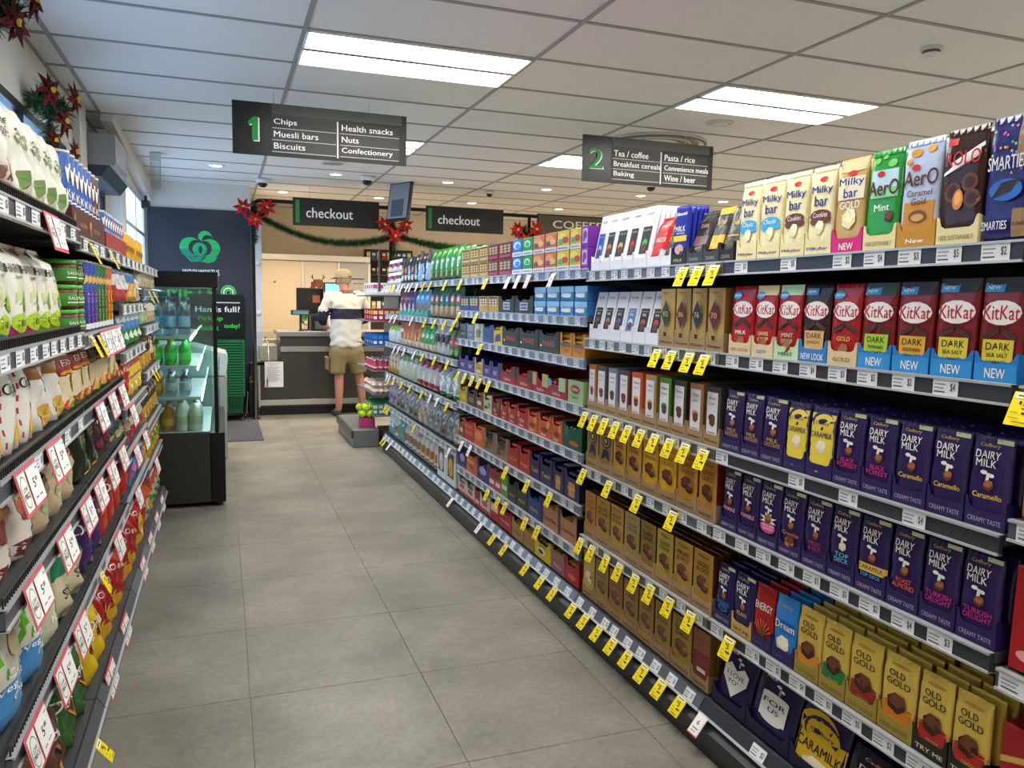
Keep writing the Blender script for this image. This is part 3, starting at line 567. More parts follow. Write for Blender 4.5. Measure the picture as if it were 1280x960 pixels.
def gift(key, look, word, shape):
    if shape == 'heart': bg = [G([(.5, .2), (.84, .48), (.86, .64), (.7, .72), (.5, .63), (.3, .72), (.14, .64), (.16, .48)], W_)]
    else: bg = [R(.2, .3, .8, .66, W_), E(.5, .66, .3, .03, W_), E(.5, .3, .24, .05, W_)]
    D(key, look, 'bar', '241a4c', [T('DAIRY', .3, .93, .3, .03, W_), T('MILK', .3, .88, .25, .03, W_), E(.5, .82, .06, .02, W_), E(.6, .78, .06, .02, W_), R(.53, .7, .57, .8, 'b0a8c8')] + bg + [T(word[0], .5, .55, .5, .075, '1c1440'), T(word[1], .5, .44, .4 if len(word[1]) > 2 else .24, .07, '1c1440'), R(.6, .93, .96, .97, '8a9a80')], h=.185, tray='navy', ttext=(None, W_))
gift('g1', 'navy gift block with white heart', ('I LOVE', 'YOU'), 'heart'); gift('g2', 'navy gift block with white rounded panel', ('FOR', 'US'), 'box')
D('g3', 'large yellow and navy caramel block', 'bar', '241a4c', [R(0, 0, 1, .6, 'e8bc28'), E(.4, .66, .42, .22, 'e8bc28'), E(.48, .62, .38, .2, '241a4c'), E(.52, .58, .36, .18, 'e8bc28'), T('Cadbury', .5, .6, .5, .07, '241a4c'), T('CARAMILK', .5, .38, .92, .14, '181010'), R(.6, .92, .96, .97, '8a9a80')] + choc(.5, .14, 2.4, 'e8d9ae'), h=.185, tray='navy', ttext=(None, W_))
D('g4', 'plain dark navy chocolate block', 'bar', '1c1636', [T('Cadbury', .5, .85, .5, .06, GLD), T('DAIRY', .5, .7, .6, .08, W_), T('MILK', .5, .6, .5, .08, W_)], h=.15, tray='navy', ttext=(None, W_))
D('rb', 'red box bag with white ribbon shape', 'carton', 'a8141e', [E(.35, .16, .24, .06, 'e8a0a0'), E(.6, .13, .2, .05, 'e8a0a0')], name='chocolate_box', h=.2, t=.05, mt=CARD)
D('gb', 'red gift box with printed gold bow', 'carton', 'a01c1c', [G([(0, .5), (1, .8), (1, .88), (0, .58)], 'd0a850'), G([(0, .2), (1, .5), (1, .56), (0, .26)], 'd0a850'), E(.4, .44, .2, .08, 'e0bc68'), E(.7, .52, .2, .08, 'e0bc68'), E(.55, .48, .06, .04, 'b08838')], name='chocolate_box', h=.16, t=.06, mt=CARD)
D('or', 'orange wrapped block cut by the frame', 'bar', 'c8781c', [E(.4, .5, .3, .12, 'e0a040'), T('GOLD', .5, .8, .6, .08, W_)], h=.18, tray=None)
# --- row B1 / B2: white tall Swiss blocks
def li(key, look, img, acc, edge='dfe3ec', txt='Lindt'):
    D(key, look, 'carton', 'e9ebf2', [T(txt, .5, .88, .56, .05, '8a7a50'), R(.16, .2, .86, .66, img), E(.5, .38, .2, .07, acc), choc(.5, .3, 1.6)[0], T('EXCELLENCE', .5, .6, .56, .03, 'd8c890')], name='chocolate_block', h=.215, t=.012, mt=CARD, tray='whitew', ttext=(None, W_), lean=.2)
li('l1', 'white chocolate packet with bright blue picture', '2a5ac0', 'b0d0f0'); li('l2', 'white chocolate packet, dark picture with orange', '24222e', 'e07a2c'); li('l3', 'white chocolate packet, dark blue picture with gold', '20283c', 'd8b040'); li('l4', 'white chocolate packet with raspberry red picture', '241c20', 'c81c3c'); li('l5', 'white chocolate packet with green mint picture', '1c2a20', '4ab04a')
for i, (k, c, a) in enumerate((('m1', '1c2226', '6a7a60'), ('m2', '1c1c20', 'a08a50'), ('m3', '1c2230', '4a6ab0'), ('m4', '5a86b8', 'd8e4f0'), ('m5', '16181c', 'b85a4a'), ('m6', '2a1418', 'c83c3c'))):
    li(k, 'leaning white dark-chocolate packet, ' + ('near black', 'brownish', 'navy', 'pale blue', 'coal black', 'maroon')[i] + ' picture', c, a); DES[k]['h'] = .185
    DES[k]['shapes'].append(T(('50%', '90%', '85%', '70%', '78%', '95%')[i], .5, .53, .34, .05, W_))
D('lr', 'leaning red oval chocolate packet', 'bar', 'c4161c', [E(.5, .75, .34, .08, 'd8383c'), T('LINDOR', .5, .5, .8, .1, 'f0d8d8', 0), T('Lindt', .5, .78, .4, .05, W_)], h=.17, t=.02, lean=.3, tray='whitew', ttext=(None, W_)); D('lk', 'leaning dark brown chocolate packet', 'bar', '2c211c', [T('LINDOR', .5, .5, .8, .1, 'a89070'), E(.5, .25, .25, .08, '5a3620')], h=.165, t=.02, lean=.3, tray='whitew', ttext=(None, W_))
D('gm', 'royal blue block lettered milk', 'bar', '1c2a98', [T('Ghirardelli', .5, .86, .7, .06, W_), T('MILK', .5, .6, .7, .09, W_), T('CHOCOLATE', .5, .52, .6, .03, W_), R(.05, .38, .95, .48, 'f0d028'), E(.5, .24, .3, .09, 'd0a890'), E(.65, .16, .14, .05, '5a3020')], h=.185, tray='blackt', ttext=('MILK', 'd8c890'))
D('gd', 'leaning charcoal block with faint pink panel', 'bar', '2e2a2c', [R(.1, .3, .9, .5, '6a5050'), T('DARK', .5, .7, .5, .08, 'b09a70')], h=.165, lean=.32, tray='greyt', ttext=('DARK', 'a0a0a0')); D('gy', 'leaning black block with orange-yellow band', 'bar', '2a2c30', [R(0, .2, 1, .46, 'e8a01c'), R(0, .46, 1, .6, '3a3c40'), R(0, .86, 1, 1, 'e8a01c'), T('SEA SALT', .5, .7, .6, .07, 'd8b050')], h=.17, lean=.32, tray='greyt', ttext=('DARK', 'a0a0a0')); D('gg', 'leaning dark grey block beside cream packs', 'bar', '4a4c44', [T('DARK', .5, .65, .6, .08, 'c8b060'), R(.1, .4, .9, .43, 'a89a60')], h=.17, lean=.28, tray='blackt', ttext=('DARK', 'a0a0a0'))
for k, n, c in (('n1', '92', '24402c'), ('n2', '86', '5c1c24'), ('n3', '76', '1c2848'), ('n4', '70', '6a1c30')):
    D(k, 'tan patterned chocolate box with %s diamond' % {'n1': 'green', 'n2': 'dark red', 'n3': 'navy', 'n4': 'maroon'}[k], 'carton', 'b99a5c', [E(random.Random(i).uniform(.05, .95), random.Random(i + 99).uniform(.1, .95), .02, .008, '8a6a34') for i in range(30)] + [T('Whittakers', .5, .93, .4, .04, '5a3a1a'), G([(.5, .32), (.84, .56), (.5, .8), (.16, .56)], c), T(n, .48, .56, .36, .09, 'd8b868'), R(.4, .17, .6, .24, '2a1810')], name='chocolate_box', h=.19, t=.03, mt=CARD, side='8a6030', tray='kraft', ttext=('Whittakers', '4a2c14'))
for k, nm, c, a in (('w1', 'brown', 'a8642c', 'c8782c'), ('w2', 'black', '4a4642', '7a4a2c'), ('w3', 'slate blue', '6f7fa0', '44484c'), ('w4', 'maroon', '5a3434', 'a02428'), ('w5', 'orange', 'c8502a', 'e09030'), ('w6', 'sand', 'b08c50', 'e0b060'), ('w7', 'green', '4a7a24', '3a8a3a'), ('w8', 'dark brown', '3a2c22', '6a3c20'), ('w9', 'tan', '9a7040', 'd09060'), ('w0', 'charcoal', '40343a', '4a2c20')):
    D(k, '%s chocolate box with white front label' % nm, 'carton', c, [R(.1, .12, .84, .9, 'e8e6ea'), T('Whittakers', .47, .8, .5, .05, '8a8040'), T('BLOCK', .47, .7, .4, .03, '777777'), E(.47, .46, .24, .07, a), choc(.5, .4, 1.8)[0], R(.2, .2, .7, .22, '999999')], name='chocolate_box', h=.18, t=.035, mt=CARD, side=c, tray='kraft', ttext=('Whittakers', '4a2c14'))
def wh(key, look, body, words, wc, side='6a3414', acc='3a1c10', h=.185, extra=()):
    body = ''.join('%02x' % min(255, int(int(body[i:i+2], 16) * 1.22)) for i in (0, 2, 4))
    D(key, look, 'carton', body, [T('Whittakers', .5, .92, .6, .05, '6a4a18')] + [T(s, .5, .78 - .1 * i, .66, .075, wc) for i, s in enumerate(words)] + choc(.45, .46, 2.4, acc) + choc(.62, .38, 1.6, acc) + [E(.7, .46, .1, .035, 'b07838')] + list(extra), name='chocolate_box', h=h, t=.03, mt=FOIL, side=side, tray='kraft', ttext=('CREAMY', '4a2c14'))
orn = [E(.5, .68, .36, .16, '1c2450'), E(.5, .68, .29, .13, 'a8843c'), E(.5, .68, .2, .09, '1c2450'), E(.5, .68, .1, .05, 'c8a458'), G([(.35, .5), (.65, .5), (.8, .25), (.5, .36), (.2, .25)], '1c2450')]
D('x1', 'gold box with ornate navy medallion', 'carton', 'a8843c', orn, name='chocolate_box', h=.185, t=.03, mt=FOIL, side='1c2450', tray='kraft', ttext=('CREAMY', '4a2c14'))
wh('x2', 'gold box lettered red berry', 'b08430', ['BERRY', 'CARAMEL'], '8a2418', '5a1c14'); wh('x3', 'bright yellow-gold box lettered peanut', 'c89a20', ['PEANUT', 'CRUNCH'], '8a6a10', 'b88a1c'); wh('x4', 'gold box lettered red almond gold', 'a87a2c', ['ALMOND', 'GOLD'], '8a2c14', '7a2414')
wh('y1', 'orange-gold box lettered berry', 'a06c2c', ['BERRY', 'BISCUIT'], 'a03c1c'); wh('y2', 'olive-gold box with dark lettering', '94742c', ['NUT', 'SLAB'], '4a3414'); wh('y3', 'gold box lettered peanut block', '9c7a30', ['PEANUT', 'BLOCK'], '3c2410'); wh('y4', 'grey-gold box with blue-grey sides', '8f7a44', ['COOKIE', 'CRUMB'], '5a5a48', '3c4048'); wh('y5', 'dark gold box lettered dark caramel', '7c6228', ['DARK', 'CARAMEL'], '2c1c0c', '2c2018'); wh('y6', 'gold box lettered green peppermint', '9c8430', ['GHANA', 'PEPPERMINT'], '2c6a34', extra=[E(.7, .3, .1, .03, '3c8a3c')]); wh('y7', 'gold box lettered fruit and nut', '9c7c30', ['FRUIT', '& NUT'], '4a2c10'); wh('y8', 'gold box lettered hazelnut block', '94722c', ['HAZELNUT', 'BLOCK'], '3c2410')
wh('z1', 'pale gold box lettered white', 'a8904c', ['WHITE', 'CHOCOLATE'], 'd8cc90', acc='e0d090'); wh('z2', 'gold box lettered coconut block', '8f7430', ['COCONUT', 'BLOCK'], '2c4a2c'); wh('z3', 'brownish gold box lettered rum and raisin', '86602c', ['RUM &', 'RAISIN'], '6a2c18'); wh('z4', 'gold box lettered dark almond', '86682c', ['DARK', 'ALMOND'], '3c2410'); wh('z5', 'gold box lettered dark ghana nut', '846830', ['DARK GHANA', 'FRUIT & NUT'], '2c1c0c'); wh('z6', 'gold box lettered dark block', '86702c', ['DARK', 'BLOCK'], '2c1c0c'); wh('z7', 'gold box with oranges lettered dark ghana', '86702c', ['DARK', 'GHANA'], '2c1c0c', extra=[E(.3, .3, .14, .045, 'c8781c')])
D('z8', 'gold and dark red berry chocolate box', 'carton', '94602c', [R(0, .1, 1, .62, '7a1c2c'), T('BERRY', .5, .8, .66, .08, 'b02c50'), T('BLOCK', .5, .7, .4, .04, 'a02c48'), R(.3, .24, .8, .34, 'e8dcc0'), R(.3, .24, .8, .27, '4a2418')], name='chocolate_box', h=.185, t=.03, mt=FOIL, side='8a6a30', tray='kraft', ttext=('CREAMY', '4a2c14'))

# prototypes ------------------------------------------------------
PRO = {}; FRESH = set()
def proto(key, w):
    k = (key, math.floor(w * 200 + 1e-6) / 200)
    if k in PRO: return PRO[k]
    d = DES[key]; w = k[1] if k[1] > .02 else w; h = d['h']; t = d['t']; f = d['form']; sd = (hash_(key)) % 97
    if f == 'carton':
        m = MB(); m.cbox(-w / 2, 0, 0, w / 2, t, h, .0012, d['body'], front=d['body'], right=d.get('side', d['body']), top=d.get('side', d['body'])); yf = None
        o = m.build(d['name'], d['mt']); m2 = MB(); prints(m2, d['shapes'], w, h); extra = []
        tf = MB(); tf.box(-w / 2 + .002, t * .45, h, w / 2 - .002, t * .55, h + .0006, d.get('side', d['body'])); extra.append(tf.build('top_flap', CARD, o))
    elif f == 'bar':
        cf = d['body']; m, yf = pillow(w, h, t, lambda u, v: cf, eu=30, ev=24, crumple=.0009, seed=sd, seal=.05, nv=10, nu=8)
        o = m.build(d['name'], d['mt']); m2 = MB(); prints(m2, d['shapes'], w, h, yf, off=.0013 if w < .12 else .0026)
        s = MB(); n = 12
        for i in range(n): a = -w / 2 + w * i / n; s.face([(a, t * .5 - .001, h * .95), (a + w / n, t * .5 - .002, h * .95), (a + w / n, t * .5 + .004 * (i % 2), h * 1.0), (a, t * .5 + .004 * ((i + 1) % 2), h * 1.0)], d.get('sealc', cf))
        extra = [s.build('crimped_seal', d['mt'], o)]
    else:
        zones = d['zones']; m, yf = pillow(w, h, t, zones, eu=d.get('eu', 3.2), ev=d.get('ev', 3.4), crumple=d.get('crumple', .0075 if w > .13 else .005), seed=sd, seal=.07, nu=d.get('nu', 9), nv=d.get('nv', 12))
        o = m.build(d['name'], d['mt']); m2 = MB(); prints(m2, d['shapes'], w, h, yf, off=.0016)
        s = MB(); s.box(-w / 2 + .006, t / 2 - .0018, h * .955, w / 2 - .006, t / 2 + .0025, h * 1.0, zones(.5, .99)); extra = [s.build('crimped_seal', d['mt'], o)]
    pr = [] if not m2.f else [m2.build('printed_front', CARD if d['mt'] in (CARD,) else PLAS, o)]
    PROTOKIDS[o.name] = pr + extra; PRO[k] = o; FRESH.add(o.name)
    return o
def hash_(s): return sum((i + 3) * ord(c) * 7 for i, c in enumerate(str(s)))
def put(key, w, loc, rot, label, cat, group, deep=True):
    o = proto(key, w)
    if o.name in FRESH and deep:
        FRESH.discard(o.name); o.location = loc; o.rotation_euler = rot; tag(o, label, cat, group); return o
    return dup(o, loc, rot, label, cat, group, deep)
TRAYC = {'cream': ('e4d7a2', 'cream'), 'pink': ('d0187c', 'pink'), 'goldp': ('c08a24', 'gold'), 'beige': ('d9c49a', 'beige'), 'mintg': ('bcd8b0', 'pale green'), 'blue': ('2a7ec8', 'blue'), 'bluen': ('2478c4', 'blue'), 'purple': ('271a55', 'purple'), 'tan': ('c8a050', 'tan'), 'goldt': ('a08a38', 'gold'), 'blackt': ('1e1e18', 'black'), 'navy': ('1e1640', 'navy'), 'whitew': ('e4e6ee', 'white'), 'greyt': ('3c3e44', 'charcoal'), 'kraft': ('a98a60', 'brown cardboard'), 'teal': ('2c9c8c', 'teal')}
TR = {}
def tray(style, w, tt, h1=.058, h0=.034, d=.2):
    k = (style, round(w, 3), str(tt)); c = TRAYC[style][0]
    if style == 'bluen': h0 = .04
    if k not in TR:
        m = MB(); a = w / 2 - .001
        m.prism([(-a, 0), (a, 0), (a, h1), (a * .9, h1 * .97), (a * .78, h0 * 1.15), (a * .6, h0), (-a * .6, h0), (-a * .78, h0 * 1.15), (-a * .9, h1 * .97), (-a, h1)], 0, .0016, c)
        for s in (-1, 1): m.prism([(.0017, 0), (d, 0), (d, .03), (.05, .045), (.0017, h1)], s * a - .0007 * s - .0006, s * a - .0007 * s + .0006, c, ax='x')
        m.box(-a, .0017, 0, a, d, .0009, c)
        o = m.build('display_tray', CARD); ks = []
        if style == 'bluen': m2 = MB(); prints(m2, [R(0, 0, 1, 1, '2a8fd6')], w - .004, h0 * .9); 
        else: m2 = MB()
        if tt and tt[0]: prints(m2, [T(tt[0], .5, .45, min(.84, .12 * len(tt[0]) + .12), .5 if style in ('bluen', 'pink', 'blue') else .3, tt[1])], w - .004, h0 * .95, off=.0012)
        if m2.f: ks = [m2.build('printed_lip', CARD, o)]
        PROTOKIDS[o.name] = ks; TR[k] = o; FRESH.add(o.name)
    return TR[k]
SHN = ['top', 'second', 'third', 'fourth', 'fifth', 'sixth', 'seventh', 'base']
def row(side, bay, shelf, z, ys, keys, nb=5, step=.034, xf=None, lean=.03, use_tray=True, start=0, total=None, wmax=None, words='from left', zoff=.001):
    xf = xf if xf is not None else (1.4 if side > 0 else -.385); rz = -math.pi / 2 if side > 0 else math.pi / 2
    rnd = random.Random(hash_(bay + shelf))
    for i, key in enumerate(keys):
        d = DES[key]; a, b = ys[i], ys[i + 1]; w = abs(a - b); yc = (a + b) / 2; od = ORD[i + start]
        pw = min(w - .006, wmax or 9)
        lab = '%s, %s %s, %s shelf, %s' % (d['look'], od, words, shelf, bay); g = '%s shelf packs, %s' % (shelf, bay)
        ln = d.get('lean', lean); x = xf + side * .003; jz = rnd.uniform(-.012, .012)
        zf = zoff + d['t'] * math.sin(ln) + .0006
        put(key, pw, (x, yc, z + zf), (-ln, 0, rz + jz), lab, d['cat'], g)
        st = max(d['t'] + (.0015 if d['form'] != 'bag' else .018) + ln * .03, step if d['form'] != 'carton' else 0)
        for q in range(nb):
            put(key, pw, (x + side * (q + 1) * st + side * .0, yc + rnd.uniform(-.0015, .0015), z + zf + d['t'] * .04), (-ln - (rnd.uniform(0, .04) if d['form'] != 'carton' else 0), 0, rz + rnd.uniform(-.01, .01) * (d['form'] != 'carton')), '%s packet deep behind the %s %s, %s shelf, %s' % (ORD[q + 1], od, words, shelf, bay), d['cat'], 'filed behind %s %s, %s shelf, %s' % (od, words, shelf, bay), deep=(q == 0 and side < 0))
        ty = d.get('tray')
        if use_tray and ty:
            o = tray(ty, w - .002, d.get('ttext')); loc = (xf, yc, z); rot = (0, 0, rz)
            tl = '%s tray lip under the %s pack %s, %s shelf, %s' % (TRAYC[ty][1], od, words, shelf, bay)
            if o.name in FRESH: FRESH.discard(o.name); o.location = loc; o.rotation_euler = rot; tag(o, tl, 'tray', 'display trays')
            else: dup(o, loc, rot, tl, 'tray', 'display trays')
BA, BB, BC, BD = 'nearest right bay', 'second right bay', 'third right bay', 'far right bay'
YA = lambda a, b, n: [a + (b - a) * i / n for i in range(n + 1)]
row(1, BA, 'top', 1.5, [1.945, 1.851, 1.753, 1.658, 1.563, 1.463, 1.365, 1.262, 1.161, 1.057], ['mbc', 'mbc', 'mbk', 'mbk', 'mbg', 'aem', 'aec', 'rol', 'sma'], nb=2)
row(1, BA, 'second', 1.23, [1.961, 1.855, 1.758, 1.658, 1.556, 1.456, 1.355, 1.253, 1.15, 1.054], ['k1', 'k2', 'k3', 'k4', 'k5', 'k6', 'k7', 'k8', 'k8'], nb=5)
row(1, BA, 'third', .942, [1.977, 1.882, 1.794, 1.697, 1.61, 1.515, 1.422, 1.33, 1.238, 1.146, 1.054], ['dm', 'dm', 'dm', 'cy', 'cy', 'bf', 'bf', 'cm', 'cm', 'cm'], nb=6)
row(1, BA, 'fourth', .707, [1.965, 1.88, 1.791, 1.7, 1.608, 1.515, 1.423, 1.328, 1.238, 1.146, 1.054], ['ma', 'ma', 'mc', 'cr', 'fn', 'td', 'ct', 'ra', 'tu', 'tu'], nb=6)
row(1, BA, 'fifth', .414, [1.975, 1.887, 1.791, 1.704, 1.611, 1.52, 1.429, 1.329, 1.229, 1.14, 1.054], ['ck', 'fl', 'en', 'dr', 'o1', 'o2', 'o3', 'o4', 'o5', 'o6'], nb=6)
row(1, BA, 'base', .161, [1.967, 1.799, 1.612, 1.434, 1.25, 1.06], ['g1', 'g2', 'g3', 'g4', 'g4'], nb=3, lean=.25)
row(1, 'bay at right frame edge', 'third', .978, [1.035, .94], ['or'], nb=2); row(1, 'bay at right frame edge', 'fourth', .686, [1.035, .9], ['rb'], nb=2); row(1, 'bay at right frame edge', 'fifth', .414, [1.035, .88], ['gb'], nb=1)
row(1, BB, 'top', 1.5, [2.905, 2.825, 2.74, 2.642, 2.557, 2.459, 2.364, 2.3, 2.208, 2.113, 2.029, 1.954], ['l1', 'l2', 'l3', 'l4', 'l5', 'lr', 'lk', 'gm', 'gd', 'gy', 'gg'], nb=4, step=.016, zoff=.004)
row(1, BB, 'second', 1.231, [2.905, 2.819, 2.729, 2.637, 2.544, 2.451, 2.361, 2.261, 2.17, 2.08, 1.985], ['m1', 'm2', 'm3', 'm4', 'm5', 'm6', 'n1', 'n2', 'n3', 'n4'], nb=4, lean=.0)
row(1, BB, 'third', .942, [2.905, 2.83, 2.737, 2.644, 2.552, 2.454, 2.354, 2.263, 2.168, 2.072, 1.985], ['w1', 'w2', 'w3', 'w4', 'w5', 'w6', 'w7', 'w8', 'w9', 'w0'], nb=7, lean=0, wmax=.075)
row(1, BB, 'fourth', .707, [2.905, 2.792, 2.671, 2.564, 2.446, 2.332, 2.213, 2.09, 1.985], ['x1', 'x1', 'x2', 'x2', 'x3', 'x3', 'x4', 'x4'], nb=6, lean=0)
row(1, BB, 'fifth', .414, [2.905, 2.803, 2.676, 2.564, 2.441, 2.328, 2.215, 2.099, 1.986], ['y1', 'y2', 'y3', 'y4', 'y5', 'y6', 'y7', 'y8'], nb=7, lean=0)
row(1, BB, 'base', .161, [2.905, 2.794, 2.673, 2.553, 2.436, 2.323, 2.212, 2.083, 1.985], ['z1', 'z2', 'z3', 'z4', 'z5', 'z6', 'z7', 'z8'], nb=6, lean=0)

# ---------------------------------------------------------------- display cartons with bars (third bay)
CAR = {}
def carton(w, h, d, col, side, shapes, notch=.5, back=None, name='display_carton'):
    k = (math.floor(w * 200) / 200, h, d, col, side, str(shapes), notch)
    if k not in CAR:
        w = k[0]; a = w / 2; t = .0018; m = MB()
        if notch < 1:
            nz = h * notch; m.prism([(-a, 0), (a, 0), (a, h), (a * .72, h), (a * .66, nz + .01), (a * .5, nz), (-a * .5, nz), (-a * .66, nz + .01), (-a * .72, h), (-a, h)], 0, t, col)
            m.box(-a, t, 0, a, d, .0012, side); m.box(-a, d - t, 0, a, d, h * 1.02, side)
            for s in (-1, 1): m.box(s * (a - t / 2) - t / 2, t, .0013, s * (a - t / 2) + t / 2, d - t, h, side)
        else: m.cbox(-a, 0, 0, a, d, h, .0015, col, front=col, right=side, top=side)
        o = m.build(name, CARD); ks = []
        if shapes: m2 = MB(); prints(m2, shapes, w, h); ks = [m2.build('printed_front', PLAS, o)]
        PROTOKIDS[o.name] = ks; CAR[k] = o; FRESH.add(o.name)
    return CAR[k]
def place(o, loc, rot, label, cat, group):
    if o.name in FRESH: FRESH.discard(o.name); o.location = loc; o.rotation_euler = rot; return tag(o, label, cat, group)
    return dup(o, loc, rot, label, cat, group)
BARS = {}
def barproto(c1, c2):
    if (c1, c2) not in BARS:
        m, yf = pillow(.036, .135, .022, lambda u, v: c2 if .25 < v < .75 else c1, eu=2.6, ev=6, crumple=.0008, nu=5, nv=8, seed=3); o = m.build('chocolate_bar', FILM); s = MB(); s.box(-.016, .0098, .13, .016, .0112, .137, c1); PROTOKIDS[o.name] = [s.build('crimped_seal', FILM, o)]; BARS[c1, c2] = o; FRESH.add(o.name)
    return BARS[c1, c2]
